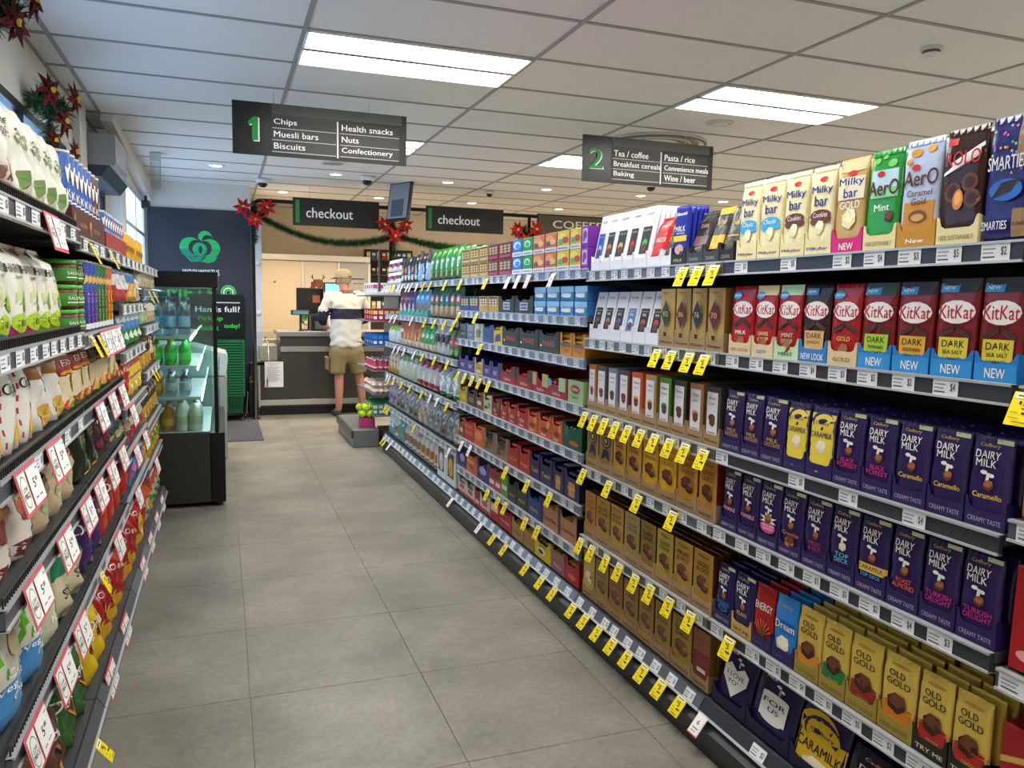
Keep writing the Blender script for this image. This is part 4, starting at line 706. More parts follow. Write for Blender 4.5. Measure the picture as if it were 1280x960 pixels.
# item: (look, front colour, side colour, shapes, notch, bar colours or None, stack)
balls = lambda c: [E(.2 + .3 * i, .42 + .17 * j, .12, .075, c) for i in range(3) for j in range(3)]
fruit = lambda a, b, c: [R(0, 0, 1, .22, 'f2f2f0'), E(.4, .7, .34, .2, a), E(.68, .52, .26, .16, b), E(.3, .45, .2, .14, c), T('mentos', .5, .12, .8, .12, '2440a0')]
CI = {
 'tanb': ('gold box showing round wrapped chocolates', 'b39a5a', '8a7038', [R(.08, .3, .92, .95, '4a3418')] + balls('d8b868') + [R(.1, .08, .9, .22, 'c8b078')], 1, None),
 'redb': ('dark red box showing round wrapped chocolates', '8c2034', '6c1426', [R(.08, .3, .92, .95, '3a1010')] + balls('c8a070') + [R(.1, .08, .9, .22, 'a84050')], 1, None),
 'mblu': ('blue mint sweets box', '2a7ac8', '1c5aa0', [E(.5, .65, .38, .24, 'd8eaf4'), E(.55, .6, .26, .16, '3a9ae0'), R(0, 0, 1, .26, 'e8eef4'), T('mentos', .5, .13, .8, .14, '2440a0')], 1, None),
 'mgrn': ('green mint sweets box', '1c9a4c', '127a38', [E(.5, .65, .3, .2, 'd8f0e0'), E(.5, .62, .2, .14, '2ab05c'), R(0, 0, 1, .26, 'e8f0e8'), T('mentos', .5, .13, .8, .14, '2440a0')], 1, None),
 'mora': ('orange and purple fruit sweets box', 'd87a3c', '9a3c8c', fruit('e8a050', 'f0c070', '6a3a60'), 1, None),
 'myel': ('yellow, red and green fruit sweets box', 'd8c83c', 'b01c5c', fruit('f0dc50', 'c82c34', '5ab04c'), 1, None),
 'mpur': ('purple and white fruit sweets box', '7a2c9c', '6a2090', [R(.1, .2, .9, .9, 'd8b8e8'), E(.5, .6, .3, .2, '7a2c9c'), R(.2, .3, .5, .5, '3050c0')], 1, None),
 'blub': ('navy box showing golden wrapped chocolates', '24407c', '1c3060', [R(.08, .35, .92, .97, '2a2010')] + balls('d8c090'), 1, None),
 'ylwb': ('yellow box showing golden wrapped chocolates', 'c89c3c', 'a87c28', [R(.08, .35, .92, .97, '4a3010')] + balls('e8d0a0'), 1, None),
 'snik': ('black open box with blue and white badge', '2a2b2e', '1c1d1f', [R(.3, .18, .72, .62, 'f0f0f4'), R(.33, .24, .69, .56, '24388c'), T('SNICKERS', .51, .4, .32, .14, W_)], .72, ('3a2a20', 'd8d8e0')),
 'boun': ('bright blue box with palm beach print', '3a8ad8', '2c6ab8', [R(0, .6, 1, .98, '8ac4f0'), E(.5, .35, .46, .14, 'e8f0f4'), T('Bounty', .45, .5, .7, .24, W_), R(.2, 0, .8, .2, '1c5ab0'), E(.9, .3, .1, .18, '3a8a34')], 1, None),
 'grey': ('grey mint box', '6a7888', '4a5868', [R(.1, .5, .9, .9, '8a98a8'), T('MINT', .5, .3, .6, .14, 'd8e0e8')], .7, ('7a8898', 'c8d0d8')),
 'dgry': ('dark grey mint box', '44484e', '303438', [R(.1, .55, .9, .9, '5a6068'), T('MINT', .5, .3, .6, .14, 'c0c8d0')], .7, ('4a5058', '8a9098')),
 'whte': ('white and olive mint box', 'c8ccbc', 'a8ac98', [E(.5, .5, .3, .2, '7a8060'), T('MINT', .5, .25, .6, .1, '3a4030')], 1, None),
 'denm': ('denim blue box with slots', '3c5c94', '2c4878', [R(.3, .3, .9, .42, '1c2c50'), R(.3, .52, .9, .64, '1c2c50')], .8, ('3c5c94', '8aa0c8')),
 'ylpu': ('yellow and purple open box', 'e0c020', '3c2a7c', [R(0, .0, .2, 1, '3c2a7c'), G([(.3, .1), (.9, .2), (.8, .6), (.4, .5)], '3c2a7c')], .75, ('e0c020', '4a3490')),
 'mars': ('black open box with red lettering', '2a2e2c', '1c201e', [T('MARS', .5, .42, .56, .26, 'c84a2c'), E(.12, .3, .05, .06, 'd8d8d8')], .8, ('2a1c18', 'c8402c')),
 'twix': ('amber open box with pale red lettering', 'c88a24', 'b0741c', [T('Twix', .5, .25, .6, .2, 'c8342c'), R(.08, .4, .92, .55, '6a3a14')], .55, ('c8902c', 'b05a3c')),
 'cbar': ('purple open box with milk bar print', '4a3c8c', '32286c', [T('DAIRY', .5, .42, .5, .12, W_), T('MILK', .5, .3, .4, .1, W_)], .7, ('3c2c7c', 'c8b8e8')),
 'cgld': ('purple box with gold panel of bars', 'c8a860', '3c2c6c', [T('GOLD', .5, .4, .5, .14, '4a2c14'), E(.5, .2, .3, .1, 'e8d090')], .62, ('d8c080', 'e8d8b0')),
 'kred': ('wide red open box of wafer bars', 'a01c20', '7c1418', [R(.0, .45, .18, .95, '3a1c14'), R(.72, .4, .98, .95, '3a1c14'), T('KitKat', .5, .22, .4, .14, 'e8d8d8')], .6, ('b01c24', 'e8c8cc')),
 'kmix': ('long red open box with cream and blue panels', '9c1c24', '7c1418', [R(0, .35, .12, .98, 'c8a868'), R(.3, .35, .48, .98, 'c8a868'), E(.52, .66, .06, .2, '3aa0d8'), R(.78, .35, .96, .98, 'a8c890'), T('KitKat', .25, .18, .2, .14, 'e8d8d8'), T('KitKat', .72, .18, .2, .14, 'e8d8d8')], .6, ('b01c24', 'e8c8cc')),
 'kgrn': ('pale green box with red round mark', '9cbc88', '7ca068', [E(.5, .62, .3, .2, '9c1c34'), T('KitKat', .5, .62, .4, .12, W_), T('MINT', .5, .25, .4, .1, '2c5a34')], 1, None),
 'yelo': ('small yellow open box', 'c8a41c', 'a0841c', [R(.2, .2, .8, .5, 'e0c840')], .7, ('e0c020', 'c8a010')),
 'choc': ('small dark brown open box', '3c2c24', '2c1c18', [R(.2, .2, .8, .5, '8a6a4a')], .7, ('4a2c1c', '8a5a3c')),
 'brwn': ('brown open box with cream spots', '7a4a2c', '5a3420', [E(.5, .35, .3, .12, 'e8d0a0')], .65, ('a8703c', 'e8d8c0')),
 'crea': ('cream box with blue badge', 'd0c498', 'a89c74', [E(.7, .45, .16, .14, '3a8ac8'), R(.15, .2, .5, .35, '3a3428')], .65, ('e0d8b8', 'f0e8d0')),
 'nred': ('red and green open box of nut bars', '8c1c20', '5a1418', [E(.35, .3, .2, .1, 'c89c4c'), E(.75, .6, .14, .2, '3c8a3c'), T('nut', .5, .12, .4, .1, W_)], .72, ('b02028', 'e0d0d0')),
 'nre2': ('red open box with almond pictures', 'a8242c', '7c181e', [E(.5, .34, .26, .1, 'c8944c'), E(.2, .6, .1, .16, 'c8944c'), T('bar', .5, .12, .4, .1, W_)], .72, ('b02028', 'e0d0d0')),
 'nora': ('orange open box with nut pictures', 'c8582c', '9c3c1c', [E(.5, .34, .26, .1, '6a3418'), E(.78, .6, .12, .18, 'e0a050'), T('bar', .5, .12, .4, .1, W_)], .72, ('c8402c', 'e8d0c0')),
 'ngrn': ('dark green open box of slanted bars', '14503c', '0e3a2a', [E(.6, .25, .26, .1, 'b8683c'), R(.1, .5, .3, .9, '1c6a4c')], .8, ('14503c', '2c8a6a')),
 'rddk': ('tall red open box lettered yellow', 'a82420', '2c1c24', [T('PICNIC', .5, .3, .7, .13, 'e8b41c')], .7, ('b02820', 'e84a3c')),
 'nvtw': ('navy open box with yellow script', '241f54', '16133a', [T('Twirl', .5, .35, .7, .18, 'e8b81c')], .72, ('2c2468', '9aa8d8')),
 'nvcr': ('navy box with gold caramel panel', '2a2350', '1a1638', [R(.3, .1, .72, .6, 'b88a48'), T('Crunchie', .5, .4, .5, .12, 'e8c050')], .75, ('2c2458', 'c8c8e0')),
 'rdta': ('wide red open tray of bars', 'b0302c', '6a5a48', [R(.1, .3, .9, .5, 'd04c3c'), R(.1, .6, .9, .8, 'd04c3c')], .85, ('c0342c', 'e04c3c')),
 'orta': ('orange open tray of round bars', 'd0601c', '8a4a2c', [E(.5, .5, .4, .2, 'e8843c')], .8, ('d8702c', 'f0a050')),
 'cutb': ('cardboard open tray of brown packets', '8a7256', '9a9088', [G([(.1, .1), (.6, .2), (.9, .7), (.3, .6)], '3a2418'), E(.6, .35, .2, .1, 'a84a34')], .6, ('4a2c20', '8c5a40')),
 'orng': ('orange box with white lettering', 'd8682c', 'a88c74', [T('Reeses', .45, .6, .6, .16, 'f0dcc0'), E(.5, .3, .24, .12, '9c4a1c')], .85, ('d8702c', 'f0a050')),
 'prpl': ('small purple sweets box', '3c2c6c', '8c84a0', [E(.5, .5, .3, .2, 'a898d8')], .6, ('3c2c7c', '9c8cd0')),
 'smrd': ('small red and white sweets box', 'b02c34', '8c8c8c', [R(.1, .2, .9, .4, 'e8d8d8'), R(.1, .55, .9, .75, '6a1418')], .9, ('c03038', 'f0d8d8')),
 'smgn': ('small bright green sweets box', '5a9c2c', '44782c', [R(.1, .3, .9, .5, 'e0ecd0')], .9, ('5aa030', 'd0e8c0')),
 'blac': ('black open box with small gold print', '2c3030', '1c2020', [T('moro', .5, .3, .6, .13, 'c8a848')], .7, ('2c2c2c', 'c8b050')),
 'blue': ('royal blue open box with gold print', '243c84', '1a2a5c', [T('moro', .5, .3, .6, .14, 'd8b048')], .72, ('2a4494', '6a88c8')),
 'pech': ('peach fronted box lettered crunchie', 'b87c50', '241f3a', [T('Crunchie', .5, .35, .8, .16, '3c2468'), R(0, .0, .12, 1, '241f3a')], .75, ('c88c3c', 'e0b060')),
 'kwhi': ('white and red open box of bars', 'd8d0cc', 'b8aca4', [R(0, 0, 1, .22, 'b02028'), E(.5, .5, .3, .14, 'c8343c'), R(.2, .7, .8, .8, '5a2c24')], .7, ('e8e4e0', 'c02c30')),
 'redt': ('red open tray box lettered in cream', 'b8283c', '6c1824', [T('double', .5, .4, .7, .16, 'e8c8b0')], .8, ('b02838', 'e0a0a0')),
 'tanp': ('tan and purple open box', 'b08a48', '3c2c6c', [T('Crunchie', .5, .35, .7, .14, '4a2c7c')], .8, ('c89c3c', 'e8c060')),
 'yell': ('bright yellow open tray with logo oval', 'e0c81c', 'c0a818', [E(.45, .35, .26, .16, W_), E(.42, .34, .16, .1, '2c2c2c'), T('pods', .55, .62, .4, .12, '4a2c14')], .7, ('6a4a2c', 'e0d0a0')),
 'mauv': ('mauve and tan open box', '9c5c7c', '6c5a48', [T('flake', .5, .3, .6, .16, 'e8c8d8'), R(0, .5, 1, .9, '8a6c4c')], .7, ('8c6a3c', 'c8a060')),
 'rdbx': ('large red open box at bay end', 'b0202c', '8c1c24', [E(.5, .3, .3, .14, 'c8442c'), T('BARS', .5, .3, .4, .1, 'e8b040')], .7, ('a87c3c', 'd8b070')),
 'cblk': ('small green and red sweets carton', 'b8242c', '2c7c3c', [R(.1, .5, .9, .9, 'f0e8e0')], .9, ('b8242c', 'f0e8e0')),
}
def crow(shelf, z, ys, keys, h, stack=1):
    for i, key in enumerate(keys):
        look, c, sc, shp, notch, bars = CI[key]; a, b = ys[i], ys[i + 1]; w = abs(a - b) - .006; yc = (a + b) / 2
        hh = h; d = .24 if notch < 1 else .19
        for s in range(stack):
            o = carton(w, hh, d, c, sc, shp, notch)
            lab = '%s, %s from left, %s shelf, %s' % (look, ORD[i], shelf, BC)
            if stack > 1: lab = '%s, %s from left, %s layer, %s shelf, %s' % (look, ORD[i], ('lower', 'upper')[s], shelf, BC)
            if len(lab.split()) > 16: lab = lab.replace(' from left', '')
            place(o, (1.3975, yc, z + s * (hh + .0015)), (0, 0, -math.pi / 2), lab, 'box', 'boxes on %s shelf, %s' % (shelf, BC))
            # a second identical box behind
            if notch == 1: place(o, (1.3975 + d + .002, yc, z + s * (hh + .0015)), (0, 0, -math.pi / 2), 'closed boxes standing behind the %s from left, %s shelf, %s' % (ORD[i], shelf, BC), 'box', 'behind %s from left, %s shelf, %s' % (ORD[i], shelf, BC))
        if bars:
            ww = round(w, 2); n = max(1, min(3, int((ww - .006) / .037))); bo = barproto(*bars); L = int((hh - .006) / .0235)
            for r_ in range(2):
                for k in range(n):
                    lv = max(0, L - 1 - r_)
                    for q in range(min(L, 3)):
                        zz = z + .0245 + (L - 1 - q) * .0235
                        if r_ or q > 1 or (q and notch > .71): continue
                        xx = 1.3975 + .006 + r_ * .0; 
                        if r_ == 1: continue
                        place(bo, (xx, yc + (k - (n - 1) / 2) * .037, zz), (-math.pi / 2 + .0, 0, -math.pi / 2), '%s bar, %s layer, in the %s box from left, %s shelf, %s' % (ORD[k], ('top', 'second')[q], ORD[i], shelf, BC), 'chocolate', 'bars in %s box, %s shelf, %s' % (ORD[i], shelf, BC))
crow('top', 1.512, [4.743, 4.557, 4.376, 4.214, 4.035, 3.824, 3.683, 3.541, 3.391, 3.251, 3.113, 2.995, 2.925], ['tanb', 'tanb', 'tanb', 'redb', 'redb', 'mblu', 'mgrn', 'mora', 'mora', 'myel', 'myel', 'mpur'], .085, 2)
crow('second', 1.317, [4.752, 4.565, 4.375, 4.204, 4.025, 3.78, 3.519], ['blub', 'blub', 'ylwb', 'ylwb', 'snik', 'snik'], .085)
for i, (a, b) in enumerate(((3.51, 3.36), (3.355, 3.206), (3.2, 3.055), (3.05, 2.92))):
    look, c, sc, shp, notch, _ = CI['boun']
    for s in (0, 1): place(carton(a - b - .006, .062, .2, c, sc, shp, 1), (1.3975, (a + b) / 2, 1.317 + s * .0635), (0, 0, -math.pi / 2), '%s, %s of the four blue stacks, %s layer' % (look, ORD[i], ('lower', 'upper')[s]), 'box', 'bright blue boxes on the second shelf')
crow('third', 1.143, [4.764, 4.608, 4.461, 4.293, 4.135, 3.957, 3.707, 3.445, 3.194, 3.061, 2.934], ['dgry', 'grey', 'whte', 'denm', 'ylpu', 'mars', 'mars', 'mars', 'twix', 'twix'], .1)
crow('fourth', .948, [4.764, 4.611, 4.447, 4.284, 4.135, 3.995, 3.74, 3.511, 3.1, 2.935], ['cbar', 'cbar', 'cgld', 'cbar', 'cbar', 'kred', 'kred', 'kmix', 'kgrn'], .095)
crow('fifth', .747, [4.76, 4.586, 4.418, 4.269, 4.113, 3.974, 3.854, 3.721, 3.57, 3.432, 3.268, 3.141, 2.937], ['yelo', 'choc', 'brwn', 'crea', 'nred', 'nre2', 'nre2', 'nre2', 'nora', 'nora', 'nora', 'ngrn'], .105)
crow('sixth', .527, [4.76, 4.642, 4.439, 4.251, 4.052, 3.843, 3.675, 3.52, 3.395, 3.24, 3.114, 2.948], ['brwn', 'rdta', 'orta', 'cutb', 'cutb', 'rddk', 'rddk', 'nvtw', 'nvtw', 'nvcr', 'nvcr'], .125)
crow('seventh', .337, [4.76, 4.587, 4.371, 4.146, 4.043, 3.941, 3.834, 3.701, 3.542, 3.365, 3.165, 2.968], ['prpl', 'orng', 'prpl', 'smrd', 'smrd', 'smgn', 'blac', 'blac', 'blue', 'pech', 'pech'], .12)
crow('base', .161, [4.76, 4.587, 4.408, 4.311, 4.118, 3.967, 3.763, 3.591, 3.447, 3.238, 3.08, 2.93], ['kwhi', 'kwhi', 'smrd', 'kwhi', 'cblk', 'redt', 'tanp', 'tanp', 'yell', 'mauv', 'rdbx'], .105)
# ---------------------------------------------------------------- bags (far right bay and left bays)
def zn(*bands):          # bands: (top_fraction, colour) from the bottom up
    def f(u, v):
        for t, c in bands:
            if v <= t: return c
        return bands[-1][1]
    return f
def B(key, look, zones, shapes, h, t=.06, name='snack_bag', cat='snack', **kw):
    D(key, look, 'bag', None, shapes, name=name, cat=cat, mt=kw.pop('mt', BAG), h=h, t=t, zones=zones, **kw)
S = dict(nu=5, nv=7)
B('d1', 'small white and pink sachet', zn((.35, 'e0dcd8'), (.7, 'c04a6a'), (1, 'e4e4e8')), [E(.5, .5, .3, .15, '3c2c34')], .1, .02, **S)
B('d2', 'small white and black sachet', zn((.4, 'e4e4e8'), (.7, '2c2c30'), (1, 'dcdce4')), [E(.5, .5, .3, .12, 'a8384c')], .1, .02, **S)
B('e1', 'black snack bag with orange print', zn((.3, '3a3430'), (.8, '24262a'), (1, '303438')), [E(.5, .5, .3, .12, 'c87838'), R(.2, .1, .8, .3, 'd0d0cc')], .2, .035, **S)
B('e2', 'black snack bag with pale blue print', zn((.3, '2c3038'), (1, '22262c')), [E(.5, .45, .34, .2, '9cc0dc'), R(.2, .1, .8, .25, 'd0d8e0'), R(.3, .8, .7, .88, 'c8d8e8')], .21, .04, **S)
B('e3', 'tall grey and light blue snack bag', zn((.5, 'a8c8e4'), (.75, '3c4048'), (1, '505860')), [E(.5, .5, .2, .14, 'f0f0f0'), E(.5, .8, .2, .08, 'c87838')], .23, .04, **S)
B('f1', 'green nut bag with white label', zn((.3, '1c6a30'), (.8, '2c8a40'), (1, '3c9a44')), [G([(.3, .35), (.7, .35), (.8, .6), (.5, .75), (.2, .6)], 'e8ecf0'), E(.5, .5, .14, .05, 'a03c5c'), R(.35, .1, .65, .32, 'c8a878'), G([(.1, .8), (.5, .76), (.9, .84), (.7, .92), (.3, .95)], '7cc44c')], .215, .05, nu=6, nv=8)
B('q1', 'dark red sweets bag in teal tray', zn((.3, 'd8c8c0'), (1, '6c1c38')), [E(.5, .4, .26, .12, 'd8c0c0'), T('mix', .5, .7, .6, .1, 'e8d0d8')], .19, .03, tray='teal', ttext=(None, W_), **S)
B('q2', 'purple sweets bag in teal tray', zn((.3, 'd0c8d0'), (1, '4c2c7c')), [E(.5, .4, .26, .12, 'd8c8e0'), T('mix', .5, .7, .6, .1, 'e8d0f0')], .19, .03, tray='teal', ttext=(None, W_), **S)
B('q3', 'bright blue sweets bag in teal tray', zn((.3, 'c8c0b8'), (1, '4a9ad0')), [E(.5, .35, .3, .16, '8a5c48'), E(.5, .7, .3, .1, 'd0e8f8')], .2, .04, tray='teal', ttext=(None, W_), **S)
B('r1', 'dark green nut bag with red round label', zn((.4, '9a8468'), (.9, '1c6a38'), (1, '12502a')), [E(.5, .62, .34, .14, 'd0384c'), E(.5, .62, .22, .08, 'e8e4ec'), E(.5, .25, .3, .16, 'c4a888'), R(.3, .78, .7, .84, '3a4aa0')], .21, .05, nu=6, nv=8)
B('r2', 'dark green nut bag with blue round label', zn((.4, '9a8468'), (.9, '1c6a38'), (1, '12502a')), [E(.5, .62, .34, .14, '3c4ca8'), E(.5, .62, .22, .08, 'e8e4ec'), E(.5, .25, .3, .16, 'c4a888')], .21, .05, nu=6, nv=8)
B('s1', 'clear bag with lime green header', zn((.8, 'd0d8dc'), (1, '9cc828')), [E(.5, .4, .3, .2, 'b8c4cc'), R(.3, .5, .7, .7, 'f0f4f4')], .15, .04, mt=CLEARBAG, **S)
B('t1', 'slim pink and white fruit bag', zn((.2, 'd8c8cc'), (.6, 'a8485c'), (.8, 'd8d8dc'), (1, 'b04468')), [E(.5, .4, .3, .16, 'e0d0d0'), R(.2, .06, .8, .16, 'd05c7c')], .19, .035, **S)
B('t2', 'slim orange and red fruit bag', zn((.2, 'd8ccc8'), (.7, 'b8542c'), (1, 'c4442c')), [E(.5, .42, .3, .16, 'e8a060'), R(.2, .06, .8, .16, 'd07050')], .19, .035, **S)
B('t3', 'slim amber fruit bag', zn((.2, 'd0c0a8'), (1, 'b8782c')), [E(.5, .45, .3, .16, 'e0b060'), R(.2, .06, .8, .16, 'c86a3c')], .195, .035, **S)
B('u1', 'slim bright green bag', zn((.35, 'c8b898'), (.5, '2c9c44'), (1, '34a84c')), [E(.5, .6, .3, .1, 'd8ecd0'), E(.5, .2, .3, .12, 'e4d8c0')], .19, .035, **S)
B('v1', 'white and black striped snack bag', zn((.4, 'c8c8c8'), (.7, '26262a'), (1, 'c8c8d0')), [E(.5, .45, .3, .16, '5a3c30'), G([(.2, .6), (.8, .8), (.8, .9), (.2, .72)], 'f0f0f0')], .2, .04, **S)
B('v2', 'green and red fruit bag at bay end', zn((.4, '2c5c2c'), (.7, 'b82430'), (1, '2c6a34')), [T('nut', .5, .56, .6, .1, W_), E(.5, .2, .3, .12, '8aa850')], .18, .04, **S)
B('w_1', 'tan grain pouch with purple spot', zn((.3, 'a8824c'), (1, 'c0b090')), [E(.5, .65, .2, .06, '5a3c7c'), R(.2, .1, .8, .4, 'b0782c')], .18, .04, **S)
B('w_2', 'pale green and white nut pouch', zn((.75, 'c0c4b0'), (1, '3c8a4c')), [E(.5, .4, .32, .22, 'd0c8b0'), R(.3, .55, .7, .7, 'e8ece4')], .2, .05, mt=CLEARBAG, nu=6, nv=8)
B('w_3', 'red topped white nut pouch', zn((.25, '9c2034'), (.7, 'c8c0bc'), (1, '9c2438')), [E(.5, .45, .32, .16, 'd8d4d8'), T('nuts', .5, .12, .6, .08, W_), E(.5, .8, .26, .06, 'd0a0a8')], .2, .055, nu=6, nv=8)
B('w_4', 'big clear bag with green trim', zn((.12, '3c8a4c'), (1, 'b4bcc0')), [E(.5, .5, .3, .2, 'd8e0e4'), G([(.1, .12), (.9, .16), (.9, .24), (.1, .2)], 'e8ecec'), G([(.2, .6), (.4, .62), (.7, .9), (.5, .9)], 'e8f0f4'), R(.35, .7, .6, .8, '8cb89c')], .2, .08, mt=CLEARBAG)
B('n_1', 'clear bag of purple and pink sweets', zn((1, 'a098a8')), [E(.5, .35, .36, .22, '6c4a6c'), E(.3, .25, .14, .08, 'c84c7c'), E(.7, .3, .14, .1, '4c68b8'), R(.2, .55, .6, .75, 'e0e4ec')], .19, .07, mt=CLEARBAG, name='nut_bag')
B('n_2', 'clear bag of dark brown nuts', zn((1, '8c8480')), [E(.5, .4, .38, .28, '4c3830'), E(.35, .5, .16, .1, '6c5848'), E(.65, .3, .16, .12, '342824'), G([(.15, .65), (.5, .7), (.85, .85), (.4, .85)], 'd4d8e0')], .19, .07, mt=CLEARBAG, name='nut_bag')
B('n_3', 'clear bag of tan nuts', zn((1, 'a8a098')), [E(.5, .4, .38, .28, 'a07850'), E(.35, .5, .16, .1, 'c09c70'), G([(.15, .65), (.5, .7), (.85, .85), (.4, .85)], 'e0e4ec')], .2, .075, mt=CLEARBAG, name='nut_bag')
B('n_4', 'clear bag of grey seeds', zn((1, '9ca0a4')), [E(.5, .42, .38, .3, '6c6868'), E(.3, .3, .14, .1, '8c8480'), G([(.15, .62), (.5, .66), (.8, .85), (.4, .85)], 'dce4ec')], .2, .075, mt=CLEARBAG, name='nut_bag')
B('p1', 'teal stand-up pouch', zn((.15, 'b89468'), (1, '3c9c98')), [E(.5, .4, .3, .14, 'a07850'), E(.5, .75, .26, .08, 'd0e8e8')], .22, .05, **S)
B('p2', 'light blue and white pouch', zn((.5, '58b0d0'), (1, 'd8e0e4')), [E(.5, .5, .3, .14, 'f0f0f0'), R(.2, .1, .8, .3, '786c60')], .22, .05, **S)
B('p3', 'white pouch with nuts window', zn((.2, 'd8d4d0'), (.6, 'a08474'), (1, 'dcd4d8')), [R(.1, .1, .9, .16, '5c7c9c'), E(.5, .42, .3, .16, '8c5c48'), E(.5, .78, .3, .08, 'c8a8b8')], .21, .05, **S)
B('p4', 'white pouch of orange nuts with maroon line', zn((.2, 'd8d4d0'), (.6, 'b07c4c'), (1, 'dcd4d0')), [R(.1, .12, .9, .17, '8c3040'), E(.5, .42, .3, .16, 'c88848')], .21, .05, **S)
# left side
GRN = '4c8a2c'
for k, lk, spot in (('a1', 'white pouch with brown print', '7a5444'), ('a2', 'tall white pouch with green leaf corner', '5c7c34')):
    B(k, lk, zn((.28, 'd4d6c8' if k == 'a2' else 'cfc8be'), (1, 'dcded2')), [G([(.05, .04), (.95, .04), (.95, .24), (.5, .3), (.05, .26)], spot), G([(.05, .04), (.95, .04), (.95, .14), (.05, .17)], 'a0a468' if k == 'a2' else 'a08878'), T('Sweet', .5, .62, .6, .07, '6a4a34' if k == 'a1' else '7c8a5c'), T('Potato' if k == 'a1' else 'Wasabi', .5, .54, .66, .07, '6a4a34' if k == 'a1' else '7c8a5c'), G([(.7, .9), (.95, .96), (.95, .7), (.85, .68)], '5cb030')], .235, .11, crumple=.006)
for k, lk, bc in (('b1', 'white pea snack pouch, blue base', '3c94cc'), ('b2', 'white pea snack pouch, pink base', 'c02c7c'), ('b3', 'white pea snack pouch, lime base', '94b828')):
    B(k, lk, zn((.12, bc), (1, 'dcdcd2')), [R(.04, .03, .96, .14, bc), G([(.04, .3), (.96, .36), (.96, .5), (.5, .58), (.04, .5)], 'c8d49c'), G([(.3, .34), (.9, .36), (.7, .5)], '7c9c3c'), E(.6, .36, .12, .08, '8cb02c'), E(.36, .17, .25, .1, 'a4c428'), T('100', .36, .17, .26, .07, '2c3c18'), T('HARVEST', .5, .72, .8, .09, '26261f'), T('SNAPS', .5, .63, .4, .035, '6c7c4c'), G([(.7, .88), (.95, .9), (.95, .97), (.75, .97)], 'c8342c' if k == 'b2' else 'a8b428')], .205, .09, crumple=.003)
B('c1', 'white chip bag with black script and red checks', zn((1, 'd8d8d0')), [R(.02, .1 * 0 + .02, .98, .06, 'a8203c')] + [R(.02, .1 + .12 * i, .14, .16 + .12 * i, 'b82440') for i in range(7)] + [T('Chippies', .55, .62, .8, .14, '141414'), G([(.3, .1), (.8, .14), (.84, .42), (.6, .4)], 'd8a83c'), G([(.2, .84), (.45, .86), (.4, .95), (.2, .93)], 'c82430')], .215, .1)
B('c2', 'white chip bag with tan and brown top', zn((.55, 'd0d0c8'), (.72, '8c5c2c'), (1, 'b89c68')), [R(.35, .8, .8, .9, 'dcdccc'), T('SALT', .57, .86, .36, .04, '3c4c34'), T('& VINEGAR', .57, .82, .36, .025, '3c4c34'), R(.4, .56, .8, .7, 'd8d0c4'), T('RIPPLE', .6, .62, .34, .08, '7a4a24'), E(.65, .16, .26, .09, 'd0ac54'), E(.5, .24, .2, .07, 'c09a44'), R(.7, .42, .9, .54, '3c6ca0')], .22, .13)
for k, lk, cc in (('k1_', 'corn chip bag with black script and red label', '8c2424'), ('k2_', 'corn chip bag with black script and green label', '3c6a2c'), ('k3_', 'corn chip bag with black script and blue label', '4c6c9c')):
    B(k, lk, zn((.12, '4c7c2c'), (.5, 'd0c4a4'), (.75, cc), (1, 'b8b4a4')), [T('Corno', .5, .86, .9, .1, '101010'), T('Elito', .5, .66, .6, .08, 'e8dcc8'), R(.1, .52, .9, .56, 'c88c2c'), G([(.3, .1), (.7, .08), (.85, .45), (.6, .52), (.45, .3)], 'd0a43c'), E(.25, .14, .16, .06, 'c83c28')], .215, .09)
B('c3', 'beige chip bag with maroon diamond label', zn((1, 'b8a488')), [G([(.3, .55), (.75, .5), (.8, .85), (.4, .8)], '5c1c2c'), T('Red', .55, .72, .34, .09, 'd8b040'), T('Rock', .58, .62, .36, .09, 'd8b040'), E(.6, .3, .26, .14, '9cac7c'), R(.4, .1, .8, .2, '8c3440')], .2, .12)
B('c4', 'white chip bag with potato and dark red script', zn((1, 'd4ccc4')), [E(.5, .72, .34, .1, 'd8a444'), E(.4, .55, .2, .14, 'a0442c'), T('Spud', .6, .45, .6, .12, '7a1c2c'), T('Chips', .65, .3, .5, .1, '7a1c2c'), E(.3, .15, .26, .08, '5c1c24'), E(.3, .88, .3, .08, 'c09490')], .2, .13)
B('c5', 'black chip bag with green and yellow print', zn((1, '24261c')), [G([(.2, .5), (.5, .55), (.45, .9), (.25, .85)], '3c9c2c'), T('CHUNKY', .6, .66, .7, .06, 'd8c898'), T('DIP', .6, .58, .5, .06, 'd8c898'), E(.6, .3, .3, .1, '1c4c34'), G([(.4, .1), (.8, .14), (.7, .3)], 'c89c2c'), E(.6, .86, .16, .06, 'e0842c')], .2, .1)
B('c6', 'dark plum chip bag', zn((1, '3a2430')), [T('CHILLI', .5, .66, .6, .07, 'd8c898'), E(.5, .35, .3, .14, '6c2c3c'), E(.5, .84, .14, .05, 'c86c2c')], .2, .1)
B('c7', 'dark teal chip bag', zn((1, '2c4448')), [T('SALT', .5, .66, .6, .07, 'd8d8c8'), E(.5, .35, .3, .14, '44646a'), E(.4, .14, .24, .06, 'c8b050')], .2, .1)
B('v_1', 'white and blue vegetable chip bag', zn((.3, '4484b4'), (1, 'c8c8b8')), [G([(.1, .4), (.4, .44), (.5, .9), (.1, .8)], '5cac2c'), R(.1, .1, .95, .4, '4080b8'), T('Corn', .6, .46, .5, .07, W_), T('Vegetable', .56, .36, .8, .07, W_), T('Chips', .6, .26, .5, .07, W_), E(.7, .66, .2, .12, 'd8ca9c')], .22, .13)
